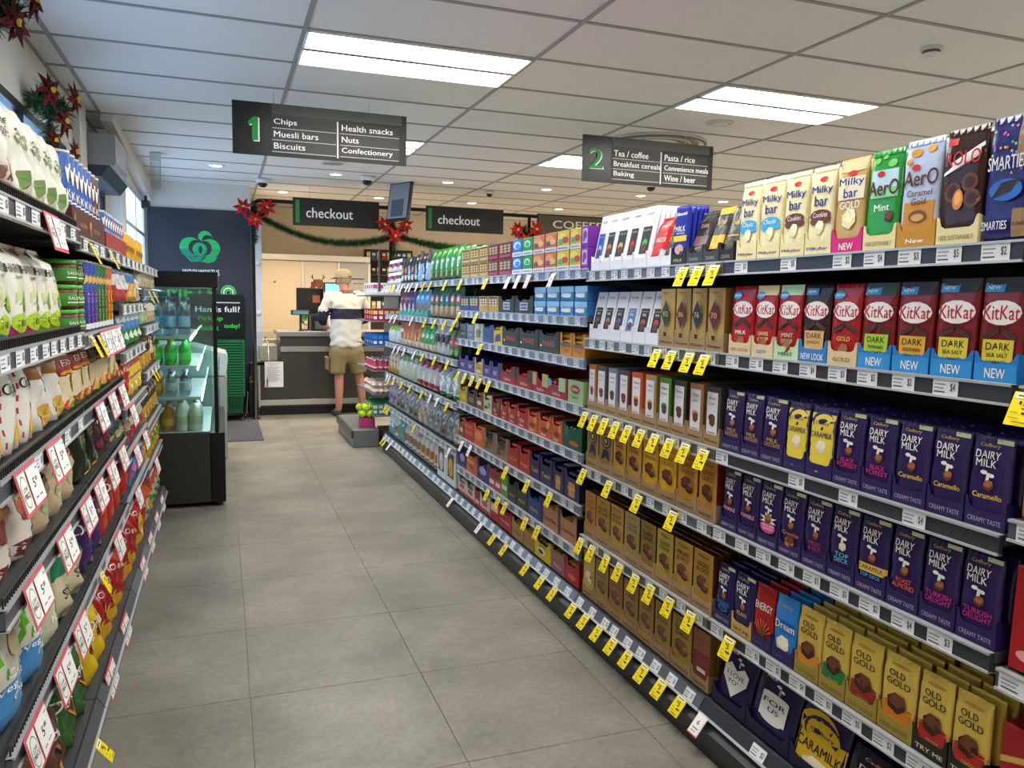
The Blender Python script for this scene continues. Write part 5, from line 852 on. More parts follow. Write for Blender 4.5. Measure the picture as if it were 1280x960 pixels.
B('v_2', 'white and green vegetable chip bag', zn((1, 'c8c4ac')), [G([(.3, .05), (.9, .1), (.95, .6), (.6, .5)], '3c9444'), T('Natural', .6, .3, .6, .08, W_), E(.4, .7, .2, .16, 'd8ca9c'), G([(.1, .4), (.3, .4), (.3, .6)], '6cb02c')], .22, .12)
B('v_3', 'cream and teal chip bag', zn((.5, 'c4bc9c'), (.78, '1c7c5c'), (1, 'c4bc9c')), [E(.6, .84, .3, .1, 'd8d0a8'), T('Tortilla', .6, .84, .46, .06, '1c1c14'), T('Strips', .5, .3, .6, .14, '1c1c14'), E(.5, .1, .3, .08, '7c745c')], .22, .11)
def dor(key, look, c, a):
    B(key, look, zn((1, c)), [G([(.06, .66), (.94, .8), (.6, .28)], '14120f'), G([(.12, .66), (.88, .78), (.58, .34)], a), G([(.18, .67), (.82, .76), (.56, .4)], '1a1814'), T('Doritos', .5, .62, .92, .15, W_), E(.6, .16, .22, .07, a)], .225, .12)
dor('t_1', 'purple corn chip bag', '3c1c5c', '8c5cb8'); dor('t_2', 'red-orange corn chip bag', 'b02c1c', 'e0842c'); dor('t_3', 'dark green corn chip bag', '2c5c24', 'e0842c'); dor('t_4', 'yellow corn chip bag', 'd8b818', 'b83c1c'); dor('t_5', 'brown corn chip bag', '5c3c2c', 'c88c3c')
B('u_1', 'red and yellow noodle snack bag', zn((.3, 'c89c24'), (1, 'a81c1c')), [G([(.2, .3), (.7, .35), (.8, .7), (.3, .6)], 'd8b424'), T('HOT', .5, .8, .5, .1, W_), E(.5, .5, .18, .08, '1c1c1c')], .21, .1)
B('u_2', 'plain red snack bag', zn((1, 'a82018')), [T('BBQ', .5, .66, .5, .12, 'e8d0a0'), E(.5, .3, .3, .14, 'c84c2c')], .2, .1)
B('u_3', 'small yellow snack bag with red top', zn((.75, 'd8b428'), (1, 'a82018')), [T('Twisties', .5, .5, .7, .1, '1c4c9c'), E(.5, .25, .22, .08, 'e8e0c8')], .17, .06)
B('u_4', 'blue, red and white chip bag', zn((.4, 'a82c24'), (.7, 'c8ccd0'), (1, '2c5c9c')), [T('Bluebird', .5, .75, .7, .08, W_), E(.5, .45, .3, .14, 'e0dcd8')], .17, .08)
B('u_5', 'blue and gold chip bag', zn((.5, 'c89c3c'), (1, '3474b4')), [T('Bluebird', .5, .75, .7, .08, W_), E(.5, .3, .3, .16, 'd8b45c')], .17, .08)
B('u_6', 'blue topped green chip bag', zn((.45, '2c8a3c'), (1, '3474b4')), [E(.5, .7, .3, .1, 'd0dce8'), E(.5, .3, .26, .12, 'd8e0d0')], .18, .08)
B('u_7', 'cream packet with red pistachio print', zn((.3, '8c2c2c'), (1, 'c8c0a8')), [E(.4, .6, .2, .1, '8a5c3c'), E(.65, .45, .2, .12, '8aa05c'), E(.4, .8, .16, .06, '8c5c3c'), R(.1, .06, .9, .2, 'b83c50')], .18, .08)
B('u_8', 'bright blue and pink sweet bag', zn((1, '2c84c4')), [E(.3, .3, .2, .1, 'd85c9c'), E(.7, .6, .2, .1, 'e89cc0'), E(.6, .25, .14, .08, 'f0f0f0')], .18, .08)
B('u_9', 'cream cracker bag', zn((1, 'bcb49c')), [R(.2, .5, .8, .7, 'd8d0b8'), E(.5, .25, .24, .1, '9c7c4c')], .13, .06)
B('u_0', 'dark green pistachio bag', zn((.5, '7c9c6c'), (1, '2c4c30')), [E(.5, .35, .3, .2, '98a878'), R(.2, .6, .8, .75, 'c8d0b8')], .15, .06)
B('ua', 'maroon rice cracker bag with yellow rice', zn((.45, 'b8942c'), (1, '3c1c20')), [T('RICE', .5, .7, .6, .1, 'd8b060'), E(.5, .3, .3, .14, 'd0a840')], .2, .07)
B('ub', 'orange and yellow crisp packet', zn((.6, 'd0a020'), (1, 'd0602c')), [E(.5, .4, .3, .16, '3c8a3c'), E(.5, .6, .2, .08, 'e8d8a0')], .19, .08)
B('uc', 'silver and orange crisp packet', zn((.5, 'a8a8a4'), (1, 'b84c2c')), [E(.5, .5, .3, .16, 'c8c4b8'), E(.4, .3, .2, .08, '2c7c34')], .18, .08)
def up(n): return n
row(1, BD, 'top', 1.512, YA(7.12, 6.56, 5), ['d1', 'd2', 'd1', 'd2', 'd2'], nb=1, lean=.02, use_tray=False)
for i, key in enumerate(['d2', 'd1', 'd2', 'd1', 'd2']): put(key, .1, (1.41, 7.1 - .108 * (i + .5), 1.622), (-.02, 0, -math.pi / 2), 'small sachet, %s from left, standing in upper tier of top shelf, %s' % (ORD[i], BD), 'snack', 'upper tier sachets, far right bay')
row(1, BD, 'top', 1.512, YA(6.55, 5.6, 8), ['e1', 'e1', 'e2', 'e1', 'e2', 'e3', 'e2', 'e3'], nb=1, lean=.05, use_tray=False, start=5)
row(1, BD, 'top', 1.512, YA(5.58, 4.78, 6), ['f1'] * 6, nb=2, lean=.05, use_tray=False, start=13)
row(1, BD, 'second', 1.253, YA(6.6, 5.6, 7), ['q1', 'q1', 'q2', 'q2', 'q3', 'q3', 'q3'], nb=1, lean=.05)
row(1, BD, 'second', 1.253, YA(5.58, 4.78, 6), ['r1', 'r1', 'r2', 'r2', 'r1', 'r1'], nb=1, lean=.05, use_tray=False, start=7)
row(1, BD, 'third', 1.001, YA(7.08, 6.62, 4), ['s1'] * 4, nb=1, use_tray=False)
row(1, BD, 'third', 1.001, YA(6.6, 4.8, 14), ['t1', 't2', 't2', 't3', 't2', 't3', 'u1', 'u1', 'u1', 'v1', 'v1', 'v1', 'v2', 'v2'], nb=1, use_tray=False, start=4)
row(1, BD, 'fourth', .724, YA(7.08, 6.68, 3), ['w_1'] * 3, nb=1, use_tray=False); row(1, BD, 'fourth', .724, YA(6.66, 4.8, 11), ['w_2', 'w_2', 'w_2', 'w_2', 'w_3', 'w_3', 'w_3', 'w_3', 'w_4', 'w_4', 'w_4'], nb=1, step=.06, use_tray=False, start=3)
row(1, BD, 'fifth', .429, YA(7.1, 4.8, 14), ['n_1', 'n_1', 'n_2', 'n_2', 'n_4', 'n_2', 'n_2', 'n_3', 'n_3', 'n_4', 'n_4', 'n_2', 'n_4', 'n_3'], nb=1, step=.08, lean=.12, use_tray=False)
row(1, BD, 'base', .162, YA(7.08, 5.32, 13), ['p2', 'p2', 'p3', 'p1', 'p1', 'p3', 'p3', 'p3', 'p3', 'p4', 'p4', 'p4', 'p4'], nb=1, step=.06, use_tray=False)
for i, (a, b, c) in enumerate(((5.29, 5.06, 'b8c4c8'), (5.05, 4.82, 'd0a41c'))):
    o = carton(a - b - .006, .232, .2, 'e4e6ec', 'd0d4dc', [R(.14, .2, .8, .9, '1c1c1e'), E(.5, .5, .26, .28, c), E(.42, .62, .14, .12, 'e0e4e8' if i == 0 else 'e8bc30')], 1)
    place(o, (1.3975, (a + b) / 2, .161), (0, 0, -math.pi / 2), ('tall white carton with dark window showing silver bag', 'tall white carton with dark window showing yellow bag')[i] + ', base shelf', 'box', 'tall white cartons')
# ---- left bays
L1, L2, L3, L4 = 'nearest left bay', 'second left bay', 'third left bay', 'farthest left bay'
def lrow(bay, shelf, z, ys, keys, **kw):
    kw.setdefault('nb', 1 if bay in (L1, L2) else 0); kw.setdefault('step', .1); kw.setdefault('lean', .05); row(-1, bay, shelf, z, ys, keys, use_tray=False, xf=kw.pop('xf', -.384), **kw)
lrow(L1, 'top', 1.551, [1.58, 1.75, 1.92, 2.085, 2.215, 2.35, 2.485], ['a1', 'a1', 'a2', 'a2', 'a2', 'a2'], lean=.1)
lrow(L1, 'second', 1.266, [1.58, 1.7, 1.83, 1.96, 2.09, 2.21, 2.34], ['b1', 'b1', 'b2', 'b2', 'b3', 'b3'], lean=.06)
lrow(L1, 'third', 1.039, [1.58, 1.72, 1.86, 1.98, 2.15, 2.32, 2.48], ['c1', 'c1', 'c1', 'c2', 'c2', 'k1_'], lean=.06)
lrow(L1, 'fourth', .812, [1.58, 1.77, 1.95, 2.11, 2.27, 2.42], ['c4', 'c4', 'c3', 'c3', 'c3'], lean=.06)
lrow(L1, 'fifth', .537, [1.58, 1.8, 1.98, 2.15, 2.32, 2.48], ['v_1', 'v_1', 'v_2', 'v_3', 'v_3'], lean=.05)
lrow(L1, 'base', .182, [1.58, 1.8, 1.98, 2.14, 2.31, 2.48], ['t_5', 't_5', 't_5', 't_3', 't_3'], lean=.06, xf=-.384)
lrow(L2, 'third', 1.039, [2.52, 2.64, 2.78, 2.94, 3.1, 3.26, 3.42], ['k1_', 'k1_', 'k2_', 'k2_', 'k3_', 'k3_'], lean=.06)
lrow(L2, 'fourth', .812, YA(2.52, 3.42, 6), ['c5', 'c5', 'c6', 'c6', 'c7', 'c7'], lean=.05)
lrow(L2, 'fifth', .537, YA(2.52, 3.42, 5), ['t_1', 't_1', 't_2', 't_2', 't_2'], lean=.05)
lrow(L2, 'base', .182, YA(2.52, 3.42, 6), ['t_4', 't_4', 'u_1', 'u_1', 'u_1', 'u_2'], lean=.06, xf=-.384)
lrow(L3, 'second', 1.335, YA(3.46, 4.2, 4), ['u_4', 'u_4', 'u_5', 'u_5']); lrow(L3, 'second', 1.335, YA(4.2, 4.37, 1), ['u_9'], start=4)
lrow(L3, 'third', 1.142, YA(3.46, 4.36, 5), ['u_6'] * 5, lean=.05); lrow(L3, 'fourth', .917, YA(3.46, 4.36, 5), ['u_2', 'u_2', 'u_3', 'u_3', 'u_3'])
lrow(L3, 'fifth', .727, YA(3.46, 4.36, 5), ['u_7'] * 5, lean=.05); lrow(L3, 'sixth', .542, YA(3.46, 4.36, 5), ['u_2', 'u_8', 'u_8', 'u_8', 'u_8'], lean=.02); lrow(L3, 'base', .182, YA(3.46, 4.36, 6), ['u_1', 'u_1', 'u_2', 'u_1', 'u_3', 'u_2'], xf=-.384)
lrow(L4, 'second', 1.407, YA(4.4, 5.3, 5), ['u_9'] * 5, lean=.02, zoff=-.03 + .031); lrow(L4, 'third', 1.214, YA(4.4, 5.3, 5), ['u_0', 'u_0', 'u_9', 'u_9', 'u_9'], lean=.04); lrow(L4, 'fourth', .979, YA(4.4, 5.3, 5), ['ua', 'ua', 'ua', 'u_7', 'ua'], lean=.03)
lrow(L4, 'fifth', .702, YA(4.4, 5.3, 5), ['ua'] * 5, lean=.05); lrow(L4, 'sixth', .482, YA(4.4, 5.3, 5), ['ub'] * 5, lean=.03); lrow(L4, 'base', .182, YA(4.4, 5.3, 5), ['uc', 'ub', 'uc', 'uc', 'uc'], xf=-.384)
# tall snack sticks in trays on the second left bay's top shelf
def canister(name, r, h, body, shapes, lid, rimc='d8dadc'):
    m = MB(); m.lathe([(r * .96, 0), (r, .003), (r, h - .006), (r * .97, h - .004)], body, 16); o = m.build(name, CARD)
    l = MB(); l.lathe([(r * 1.02, h - .008), (r * 1.04, h - .004), (r * 1.02, h), (r * .9, h), (r * .88, h - .003)], lid, 16); k = [l.build('lid', PLAS, o)]
    p_ = MB(); prints(p_, shapes, 2 * r * 1.3, h, lambda u, v: 0); V = []
    for x, y, z in p_.v: a = x / r; V.append(((r - y * 1) * math.sin(a), -(r - y) * math.cos(a), z))
    p_.v = [(x, y, z) for x, y, z in V]; k.append(p_.build('printed_wrap', CARD, o)); PROTOKIDS[o.name] = k; FRESH.add(o.name); return o
def cansh(c, a, word): return [R(.05, .0, .95, .3, c), G([(.3, .62), (.7, .62), (.78, .8), (.5, .86), (.22, .8)], W_), G([(.36, .66), (.6, .64), (.64, .78), (.42, .8)], '141414'), T(word, .5, .5, .9, .1, W_), R(.05, .4, .95, .42, W_), G([(.3, .1), (.45, .08), (.7, .3), (.55, .32)], 'e0944c'), G([(.2, .2), (.35, .18), (.55, .36), (.4, .38)], 'e0944c')]
cb = canister('snack_canister', .036, .235, '1f58b0', cansh('1f58b0', 0, 'PIK NIK'), 'c8ccd4'); cr_ = canister('snack_canister', .036, .235, '5a1c1c', cansh('5a1c1c', 0, 'PIK NIK'), 'c8ccd4')
RL = (0, 0, math.pi / 2)
for i in range(8):
    pr = cb if i < 6 else cr_
    place(pr, (-.432, 2.56 + i * .0 + (.0 + i * .078), 1.5345), RL, '%s tall snack canister, %s from left in the maroon tray' % ('blue' if i < 6 else 'maroon', ORD[i]), 'snack', 'snack canisters on the top left shelf')
    place(pr, (-.512, 2.56 + i * .078, 1.5345), RL, 'snack canisters in the second row of the maroon tray', 'snack', 'second row of snack canisters')
def lowtray(x, y0, y1, z, h, d, col, label, shapes=()):
    m = MB(); t = .003; L = y1 - y0
    m.box(-L / 2, 0, 0, L / 2, t, h, col); m.box(-L / 2, d - t, 0, L / 2, d, h, col); m.box(-L / 2, t, 0, -L / 2 + t, d - t, h, col); m.box(L / 2 - t, t, 0, L / 2, d - t, h, col); m.box(-L / 2 + t, t, 0, L / 2 - t, d - t, .001, col)
    o = m.build('display_tray', CARD, loc=(x, (y0 + y1) / 2, z)); o.rotation_euler = RL; tag(o, label, 'tray', 'cardboard trays on the left')
    if shapes: p_ = MB(); prints(p_, shapes, L, h); p_.build('printed_front', CARD, o)
lowtray(-.388, 2.515, 3.16, 1.5325, .085, .17, '54201c', 'maroon cardboard tray holding the tall blue and maroon canisters', [T('SHOESTRING', .3, .5, .2, .16, 'c89c60'), T('POTATOES', .7, .5, .2, .16, 'c89c60'), E(.5, .5, .04, .3, '8a5c34'), E(.5, .62, .03, .14, 'c89c60'), E(.06, .5, .02, .3, 'c89c60')])
cs1 = canister('snack_canister', .03, .14, '2862b4', cansh('2862b4', 0, 'PIK NIK'), 'd0d4d8'); cs2 = canister('snack_canister', .03, .14, 'b82c28', cansh('b82c28', 0, 'PIK NIK'), 'd0d4d8')
for i in range(9): place(cs1 if i not in (5, 8) else cs2, (-.425, 3.24 + i * .068, 1.5345), RL, 'short %s snack canister, %s from left in the red tray' % ('blue' if i not in (5, 8) else 'red', ORD[i]), 'snack', 'short canisters in the red tray')
lowtray(-.388, 3.2, 3.83, 1.533, .065, .08, 'a02c28', 'red cardboard tray holding the short snack canisters')
cy_ = canister('snack_bottle', .03, .12, 'd8a41c', [G([(.3, .3), (.7, .3), (.7, .6), (.3, .6)], 'b8741c'), E(.5, .45, .12, .1, '4c3c1c')], 'e0dcd0')
for i in range(9): place(cy_, (-.425, 3.9 + i * .085 + (.09 if i > 4 else 0), 1.5285), RL, 'yellow snack tub, %s from left, end of top left shelves' % ORD[i], 'snack', 'yellow tubs on the top left shelf')
# salsa jars three high and stacked chips cans
def jar():
    m = MB(); m.lathe([(.044, 0), (.05, .006), (.05, .07), (.046, .078)], '5c1c10', 18, cols=['4a160c', '5c1c10', '5c1c10']); o = m.build('salsa_jar', PLAS)
    l = MB(); l.lathe([(.0505, .012), (.0508, .013), (.0508, .06), (.0505, .061)], '3c8a24', 18, cols=['2c6a1c', '3c8a24', '2c6a1c']); k = [l.build('label_band', CARD, o)]
    l = MB(); l.lathe([(.048, .077), (.049, .079), (.049, .092), (.046, .094)], '44a02c', 18); k.append(l.build('lid', PLAS, o))
    p_ = MB(); prints(p_, [R(.5, .14, .98, .7, 'e0a824'), T('SALSA', .3, .45, .36, .12, W_), R(.1, .26, .45, .3, W_), E(.72, .42, .1, .14, '1c1c14')], .12, .094, lambda u, v: 0)
    p_.v = [((.0512 - y) * math.sin(x / .051), -(.0512 - y) * math.cos(x / .051), z) for x, y, z in p_.v]; k.append(p_.build('printed_wrap', CARD, o)); PROTOKIDS[o.name] = k; FRESH.add(o.name); return o
jr = jar(); jr.scale = (1, 1, .74)
for lev in range(3):
    for i in range(2):
        place(jr, (-.44, 2.57 + i * .11, 1.2565 + lev * .0705), RL, 'green-labelled salsa jar, %s layer, %s' % (('bottom', 'middle', 'top')[lev], ('nearer of the pair', 'farther of the pair beside chips cans')[i]), 'jar', 'green labelled salsa jars')
        place(jr, (-.55, 2.57 + i * .11, 1.2565 + lev * .0705), RL, 'green labelled salsa jars in the hidden second row', 'jar', 'second row of salsa jars')
def chipcan(body, top, tc, word, look):
    o = canister('chips_can', .038, .22, body, [G([(.2, .66), (.8, .66), (.7, .8), (.3, .8)], 'd8b45c'), T(word, .5, .35, .3, .5, tc, 1), R(.1, .02, .9, .1, 'e0e0e4'), R(.2, .84, .8, .96, top)], 'dcdcda'); return o
cans = [(chipcan('20409c', '2c50b0', 'd83c9c', 'ORIGINAL', ''), 'blue chips can with pink upright lettering'), (chipcan('1c5c44', '2c7c3c', 'b0c83c', 'SOUR CREAM', ''), 'dark green chips can with lime lettering'), (chipcan('b0501c', 'c8602c', 'e8c81c', 'BBQ', ''), 'orange-brown chips can with yellow lettering')]
for i, q in enumerate((0, 0, 0, 1, 1, 1, 2, 2)):
    place(cans[q][0], (-.43, 2.79 + i * .079, 1.2565), RL, '%s, %s can from the salsa jars' % (cans[q][1], ORD[i]), 'snack', 'tall chips cans on the second left bay')
    place(cans[q][0], (-.512, 2.79 + i * .079, 1.2565), RL, 'tall chips cans in the second row beside the salsa jars', 'snack', 'second row of chips cans')
# ================================================================ SIGNS
def hanging_sign(name, label, x0, x1, y, z0, z1, shapes, wires, cat='sign', t=.012, mt=PLAS, wy=None, base='0c0c0c', grp=None, topz=H - .012):
    w = x1 - x0; h = z1 - z0; o = thing(name, label, cat, ((x0 + x1) / 2, y, z0), 0, grp)
    m = MB(); m.cbox(-w / 2, 0, 0, w / 2, t, h, .001, base); m.build('panel', mt, o)
    m = MB(); prints(m, shapes, w, h, off=.0012, step=.0004); m.build('lettering', CARD, o)
    for a in wires:
        m = MB(); m.cyl((a, t / 2, h), (a, t / 2, topz - z0), .0022, '4a4a48', 6); m.cyl((a - .0, t / 2, h - .008), (a, t / 2, h + .02), .005, '4a4a4a', 6); m.build('hanging_wire', STEEL, o)
    return o
def aisle(num, left, right, x0, x1, z0, z1, label, split, wires):
    a, b, c, d = split; G1 = '35332f'; G2 = '2a2926'
    sh = [R(a, 0, 1, 1, '141412'), R(a, .8, .97, 1, '484942'), R(a, .72, c - .004, .8, '35352f')]
    for (p, q) in ((a, b), (c, d)):
        for i in range(3): sh.append(R(p, .09 + .225 * i, q, .09 + .225 * i + .2, G2 if i == 2 else G1)); sh.append(R(p, .08 + .225 * i, q, .095 + .225 * i, 'b8b8b4'))
    sh.append(R(b + .004, .05, b + .014, .76, 'd8d8d4'))
    one = lambda dx, dz: [(.085 + dx, .62 + dz), (.117 + dx, .72 + dz), (.139 + dx, .72 + dz), (.139 + dx, .27 + dz), (.106 + dx, .27 + dz), (.106 + dx, .575 + dz), (.085 + dx, .56 + dz)]
    sh += [G(one(.008, -.02), 'eaeae6'), G(one(0, 0), '0f8f34')] if num == '1' else [T(num, .1, .49, .105, .44, 'eaeae6'), T(num, .092, .505, .105, .44, '0f8f34')]
    wl = {'Chips': .13, 'Muesli bars': .25, 'Biscuits': .175, 'Health snacks': .305, 'Nuts': .1, 'Confectionery': .305, 'Tea / coffee': .26, 'Breakfast cereals': .355, 'Baking': .155, 'Pasta / rice': .24, 'Convenience meals': .35, 'Wine / beer': .25}
    for lst, p in ((left, a), (right, c)):
        for i, s in enumerate(lst): w = wl[s]; sh.append(T(s, p + .01 + w / 2, .645 - i * .225 + .005, w, .135 if any(ch in s for ch in 'pgy/') else .115, 'f2f2ee'))
    hanging_sign('aisle_sign', label, x0, x1, 5.33, z0, z1, sh, wires)
aisle('1', ['Chips', 'Muesli bars', 'Biscuits'], ['Health snacks', 'Nuts', 'Confectionery'], .079, 1.178, 2.268, 2.592, 'black hanging aisle sign numbered one listing chips and biscuits', (.215, .578, .6, .955), [-.3, .3])
aisle('2', ['Tea / coffee', 'Breakfast cereals', 'Baking'], ['Pasta / rice', 'Convenience meals', 'Wine / beer'], 2.478, 3.585, 2.262, 2.594, 'black hanging aisle sign numbered two listing coffee and baking', (.215, .575, .6, .955), [-.29, .31])
PY = 9.35
def co_sign(x0, x1, z0, z1, label):
    hanging_sign('checkout_sign', label, x0, x1, PY - .03, z0, z1, [R(.01, .04, .99, .97, '161614'), R(.03, .1, .075, .92, '1c8a38'), T('checkout', .42, .48, .54, .36, 'f2f2f0')], [-.3, .35], grp=None)
co_sign(.765, 1.74, 2.2, 2.51, 'black hanging checkout sign left of the wall monitor'); co_sign(2.3, 3.28, 2.21, 2.505, 'black hanging checkout sign right of the wall monitor')
hanging_sign('coffee_sign', 'wooden coffee sign partly hidden behind white chocolate packets', 3.73, 4.85, PY - .03, 2.17, 2.49, [R(.015, .05, .985, .95, '5a5036')] + [R(.02, .08 + .14 * i, .98, .085 + .14 * i, '3a3422') for i in range(7)] + [T('COFFEE', .5, .62, .62, .3, 'e8e4da'), T('KAWHE', .5, .27, .36, .22, '6cb83c')], [-.35, .35])
# pipe frame the garlands hang from
fr = thing('pipe_frame', 'black pipe frame over the checkouts carrying garlands and signs', 'frame', (.335, PY, 0))
m = MB(); m.tube([(0, 0, 2.36), (.01, 0, 2.42), (.06, 0, 2.45), (.12, 0, 2.455), (6.0, 0, 2.455)], .022, '161616', 8); m.build('top_rail', METAL, fr)
for x in (0, 1.55, 3.3): m = MB(); m.cyl((x, 0, 0), (x, 0, 2.45 if x else 2.38), .022, '141414', 8); m.lathe([(.05, 0), (.05, .01), (.022, .014)], '1a1a1a', 12, c=(x, 0, 0)); m.build('post', METAL, fr)
# ---------------------------------------------------------------- Christmas decorations
def needles(mb, path, r, n, seed, cols=('16301a', '1f4424', '2c5a2c', '3c6c34'), ln=1.0):
    rnd = random.Random(seed); P_ = [Vector(p) for p in path]
    for i in range(n):
        t = rnd.random() * (len(P_) - 1); k = min(int(t), len(P_) - 2); p = P_[k].lerp(P_[k + 1], t - k); d = (P_[k + 1] - P_[k]).normalized()
        o = Vector((rnd.gauss(0, 1), rnd.gauss(0, 1), rnd.gauss(0, 1))); o = (o - o.dot(d) * d).normalized(); e = p + (o + d * rnd.uniform(-.5, .5)).normalized() * r * ln * rnd.uniform(.6, 1.1)
        s = d.cross(o).normalized() * .007; mb.face([p - s, p + s, e], rnd.choice(cols))
def garland(label, p0, p1, sag, seed, n=6500, r=.08):
    pts = []
    for i in range(17):
        t = i / 16; pts.append((p0[0] + (p1[0] - p0[0]) * t, p0[1] + (p1[1] - p0[1]) * t, p0[2] + (p1[2] - p0[2]) * t - sag * 4 * t * (1 - t)))
    m = MB(); m.tube(pts, .012, '14281a', 5); o = m.build('garland', NEEDLE); tag(o, label, 'garland', 'garlands over the checkouts')
    m = MB(); needles(m, pts, r, n, seed); m.build('needle_tufts', NEEDLE, o)
garland('green garland swag between left post and monitor post', (.36, PY - .05, 2.3), (1.9, PY - .05, 2.12), .18, 1)
garland('green garland swag right of monitor post above green nut bags', (1.92, PY - .05, 2.14), (3.62, PY - .05, 2.12), .12, 2)
def flower(parent, c, r, seed, nrm=(0, -1, 0), dark=0):
    rnd = random.Random(seed); n = Vector(nrm).normalized(); a = n.orthogonal().normalized(); b = n.cross(a); m = MB(); c = Vector(c)
    for ring, (k, rr, lift) in enumerate(((7, 1, .1), (6, .72, .35))):
        for i in range(k):
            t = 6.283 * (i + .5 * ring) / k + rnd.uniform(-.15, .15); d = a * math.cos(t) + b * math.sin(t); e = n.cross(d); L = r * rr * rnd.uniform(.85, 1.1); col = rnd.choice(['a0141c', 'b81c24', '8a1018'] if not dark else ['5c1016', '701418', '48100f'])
            q = [c, c + d * L * .45 + e * L * .2 + n * L * lift, c + d * L + n * L * lift * .3, c + d * L * .45 - e * L * .2 + n * L * lift, c + d * L * .5 + n * L * (lift - .08)]
            m.face([q[0], q[1], q[4]], col); m.face([q[1], q[2], q[4]], col); m.face([q[4], q[2], q[3]], col); m.face([q[0], q[4], q[3]], col)
    for i in range(6): p = c + n * r * .3 + a * rnd.uniform(-.1, .1) * r + b * rnd.uniform(-.1, .1) * r; m.box(p.x - .006, p.y - .006, p.z - .006, p.x + .006, p.y + .006, p.z + .006, 'd8b040')
    return m.build('flower', FABRIC, parent)
def cluster(label, c, r, seed, nrm=(0, -1, 0), tail=.2, size=.12, nf=3, dark=0):
    o = thing('poinsettia_cluster', label, 'decoration', c, 0, 'red poinsettia decorations'); n = Vector(nrm).normalized(); s = Vector((0, 0, 1)).cross(n).normalized(); rnd = random.Random(seed)
    m = MB(); needles(m, [(0, 0, .1), (0, 0, -tail)], .1, 500, seed, ln=1.0); needles(m, [tuple(-s * .13), tuple(s * .13)], .09, 350, seed + 1); m.build('greenery', NEEDLE, o)
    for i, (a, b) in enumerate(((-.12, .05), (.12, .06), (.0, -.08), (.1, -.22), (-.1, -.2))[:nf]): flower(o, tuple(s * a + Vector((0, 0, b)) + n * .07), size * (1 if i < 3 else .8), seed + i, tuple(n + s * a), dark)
cluster('poinsettia cluster on left end of black pipe frame', (.36, PY - .06, 2.31), .2, 11, tail=.33); cluster('poinsettia cluster on post under the hanging monitor', (1.91, PY - .06, 2.2), .2, 12, tail=.35); cluster('poinsettia cluster between right checkout sign and coffee sign', (3.55, PY - .06, 2.22), .2, 13, tail=.2)
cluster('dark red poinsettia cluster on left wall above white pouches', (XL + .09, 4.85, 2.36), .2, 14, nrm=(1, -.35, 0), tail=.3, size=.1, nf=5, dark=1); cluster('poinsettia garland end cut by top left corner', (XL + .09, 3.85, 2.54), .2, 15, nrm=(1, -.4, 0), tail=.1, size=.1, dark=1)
# ---------------------------------------------------------------- ceiling fittings
def dome(loc, label, s=1):
    o = thing('dome_camera', label, 'camera', loc, 0, 'dome cameras'); m = MB(); m.lathe([(.075 * s, 0), (.075 * s, -.03 * s), (.06 * s, -.045 * s), (.055 * s, -.045 * s)], 'e4e2de', 18); m.build('housing', PLAS, o)
    m = MB(); m.lathe([(.05 * s, -.042 * s), (.048 * s, -.065 * s), (.03 * s, -.085 * s), (.004, -.092 * s)], '141416', 16); m.build('lens_dome', PLAS, o)
dome((1.46, 8.5, H - .012), 'white dome camera on ceiling right of aisle one sign'); dome((.44, 9.2, H - .012), 'white dome camera above left poinsettia cluster'); dome((2.97, 8.95, H - .012), 'small dome camera above the right checkout sign', .7); dome((4.35, 7.6, H - .012), 'dome camera above blue chocolate packets', .9)
o = thing('smoke_detector', 'white smoke detector on ceiling top right', 'detector', (3.36, 3.13, H - .006)); m = MB(); m.lathe([(.055, 0), (.055, -.012), (.048, -.016)], 'd8d6d0', 20); m.build('mounting_base', PLAS, o); m = MB(); m.lathe([(.042, -.016), (.045, -.03), (.03, -.044), (.012, -.046)], 'e0ded8', 20, cols=['6a6864', 'e0ded8', 'e0ded8']); m.build('sensor_cap', PLAS, o)
o = thing('ceiling_vent', 'round white ceiling vent below the right light panel', 'vent', (3.36, 4.93, H - .006)); m = MB(); m.lathe([(.1, 0), (.1, -.008), (.085, -.012), (.08, -.004)], 'd8d5cc', 24); m.build('outer_ring', PLAS, o); m = MB(); m.lathe([(.065, -.006), (.06, -.014), (.02, -.016)], 'dcd9d0', 24); m.build('centre_disc', PLAS, o)
o = thing('ceiling_vent', 'large round ceiling vent half hidden behind aisle two sign', 'vent', (3.3, 5.75, H - .006)); m = MB(); m.lathe([(.42, 0), (.42, -.02), (.4, -.028), (.36, -.01), (.3, -.012), (.29, -.024), (.2, -.01), (.05, -.016)], 'cfccc4', 32, cols=['cfccc4', '5a564e', 'cfccc4', '6a665e', 'cfccc4', '6a665e', 'cfccc4']); m.build('louvre', PLAS, o)
o = thing('ceiling_speaker', 'flat round ceiling speaker below aisle one sign', 'speaker', (1.02, 7.85, H - .006)); m = MB(); m.lathe([(.11, 0), (.11, -.006), (.1, -.009), (.02, -.01)], 'c8c6c0', 24, cols=['d8d6d0', 'd8d6d0', '9a9894']); m.build('grille', PLAS, o)
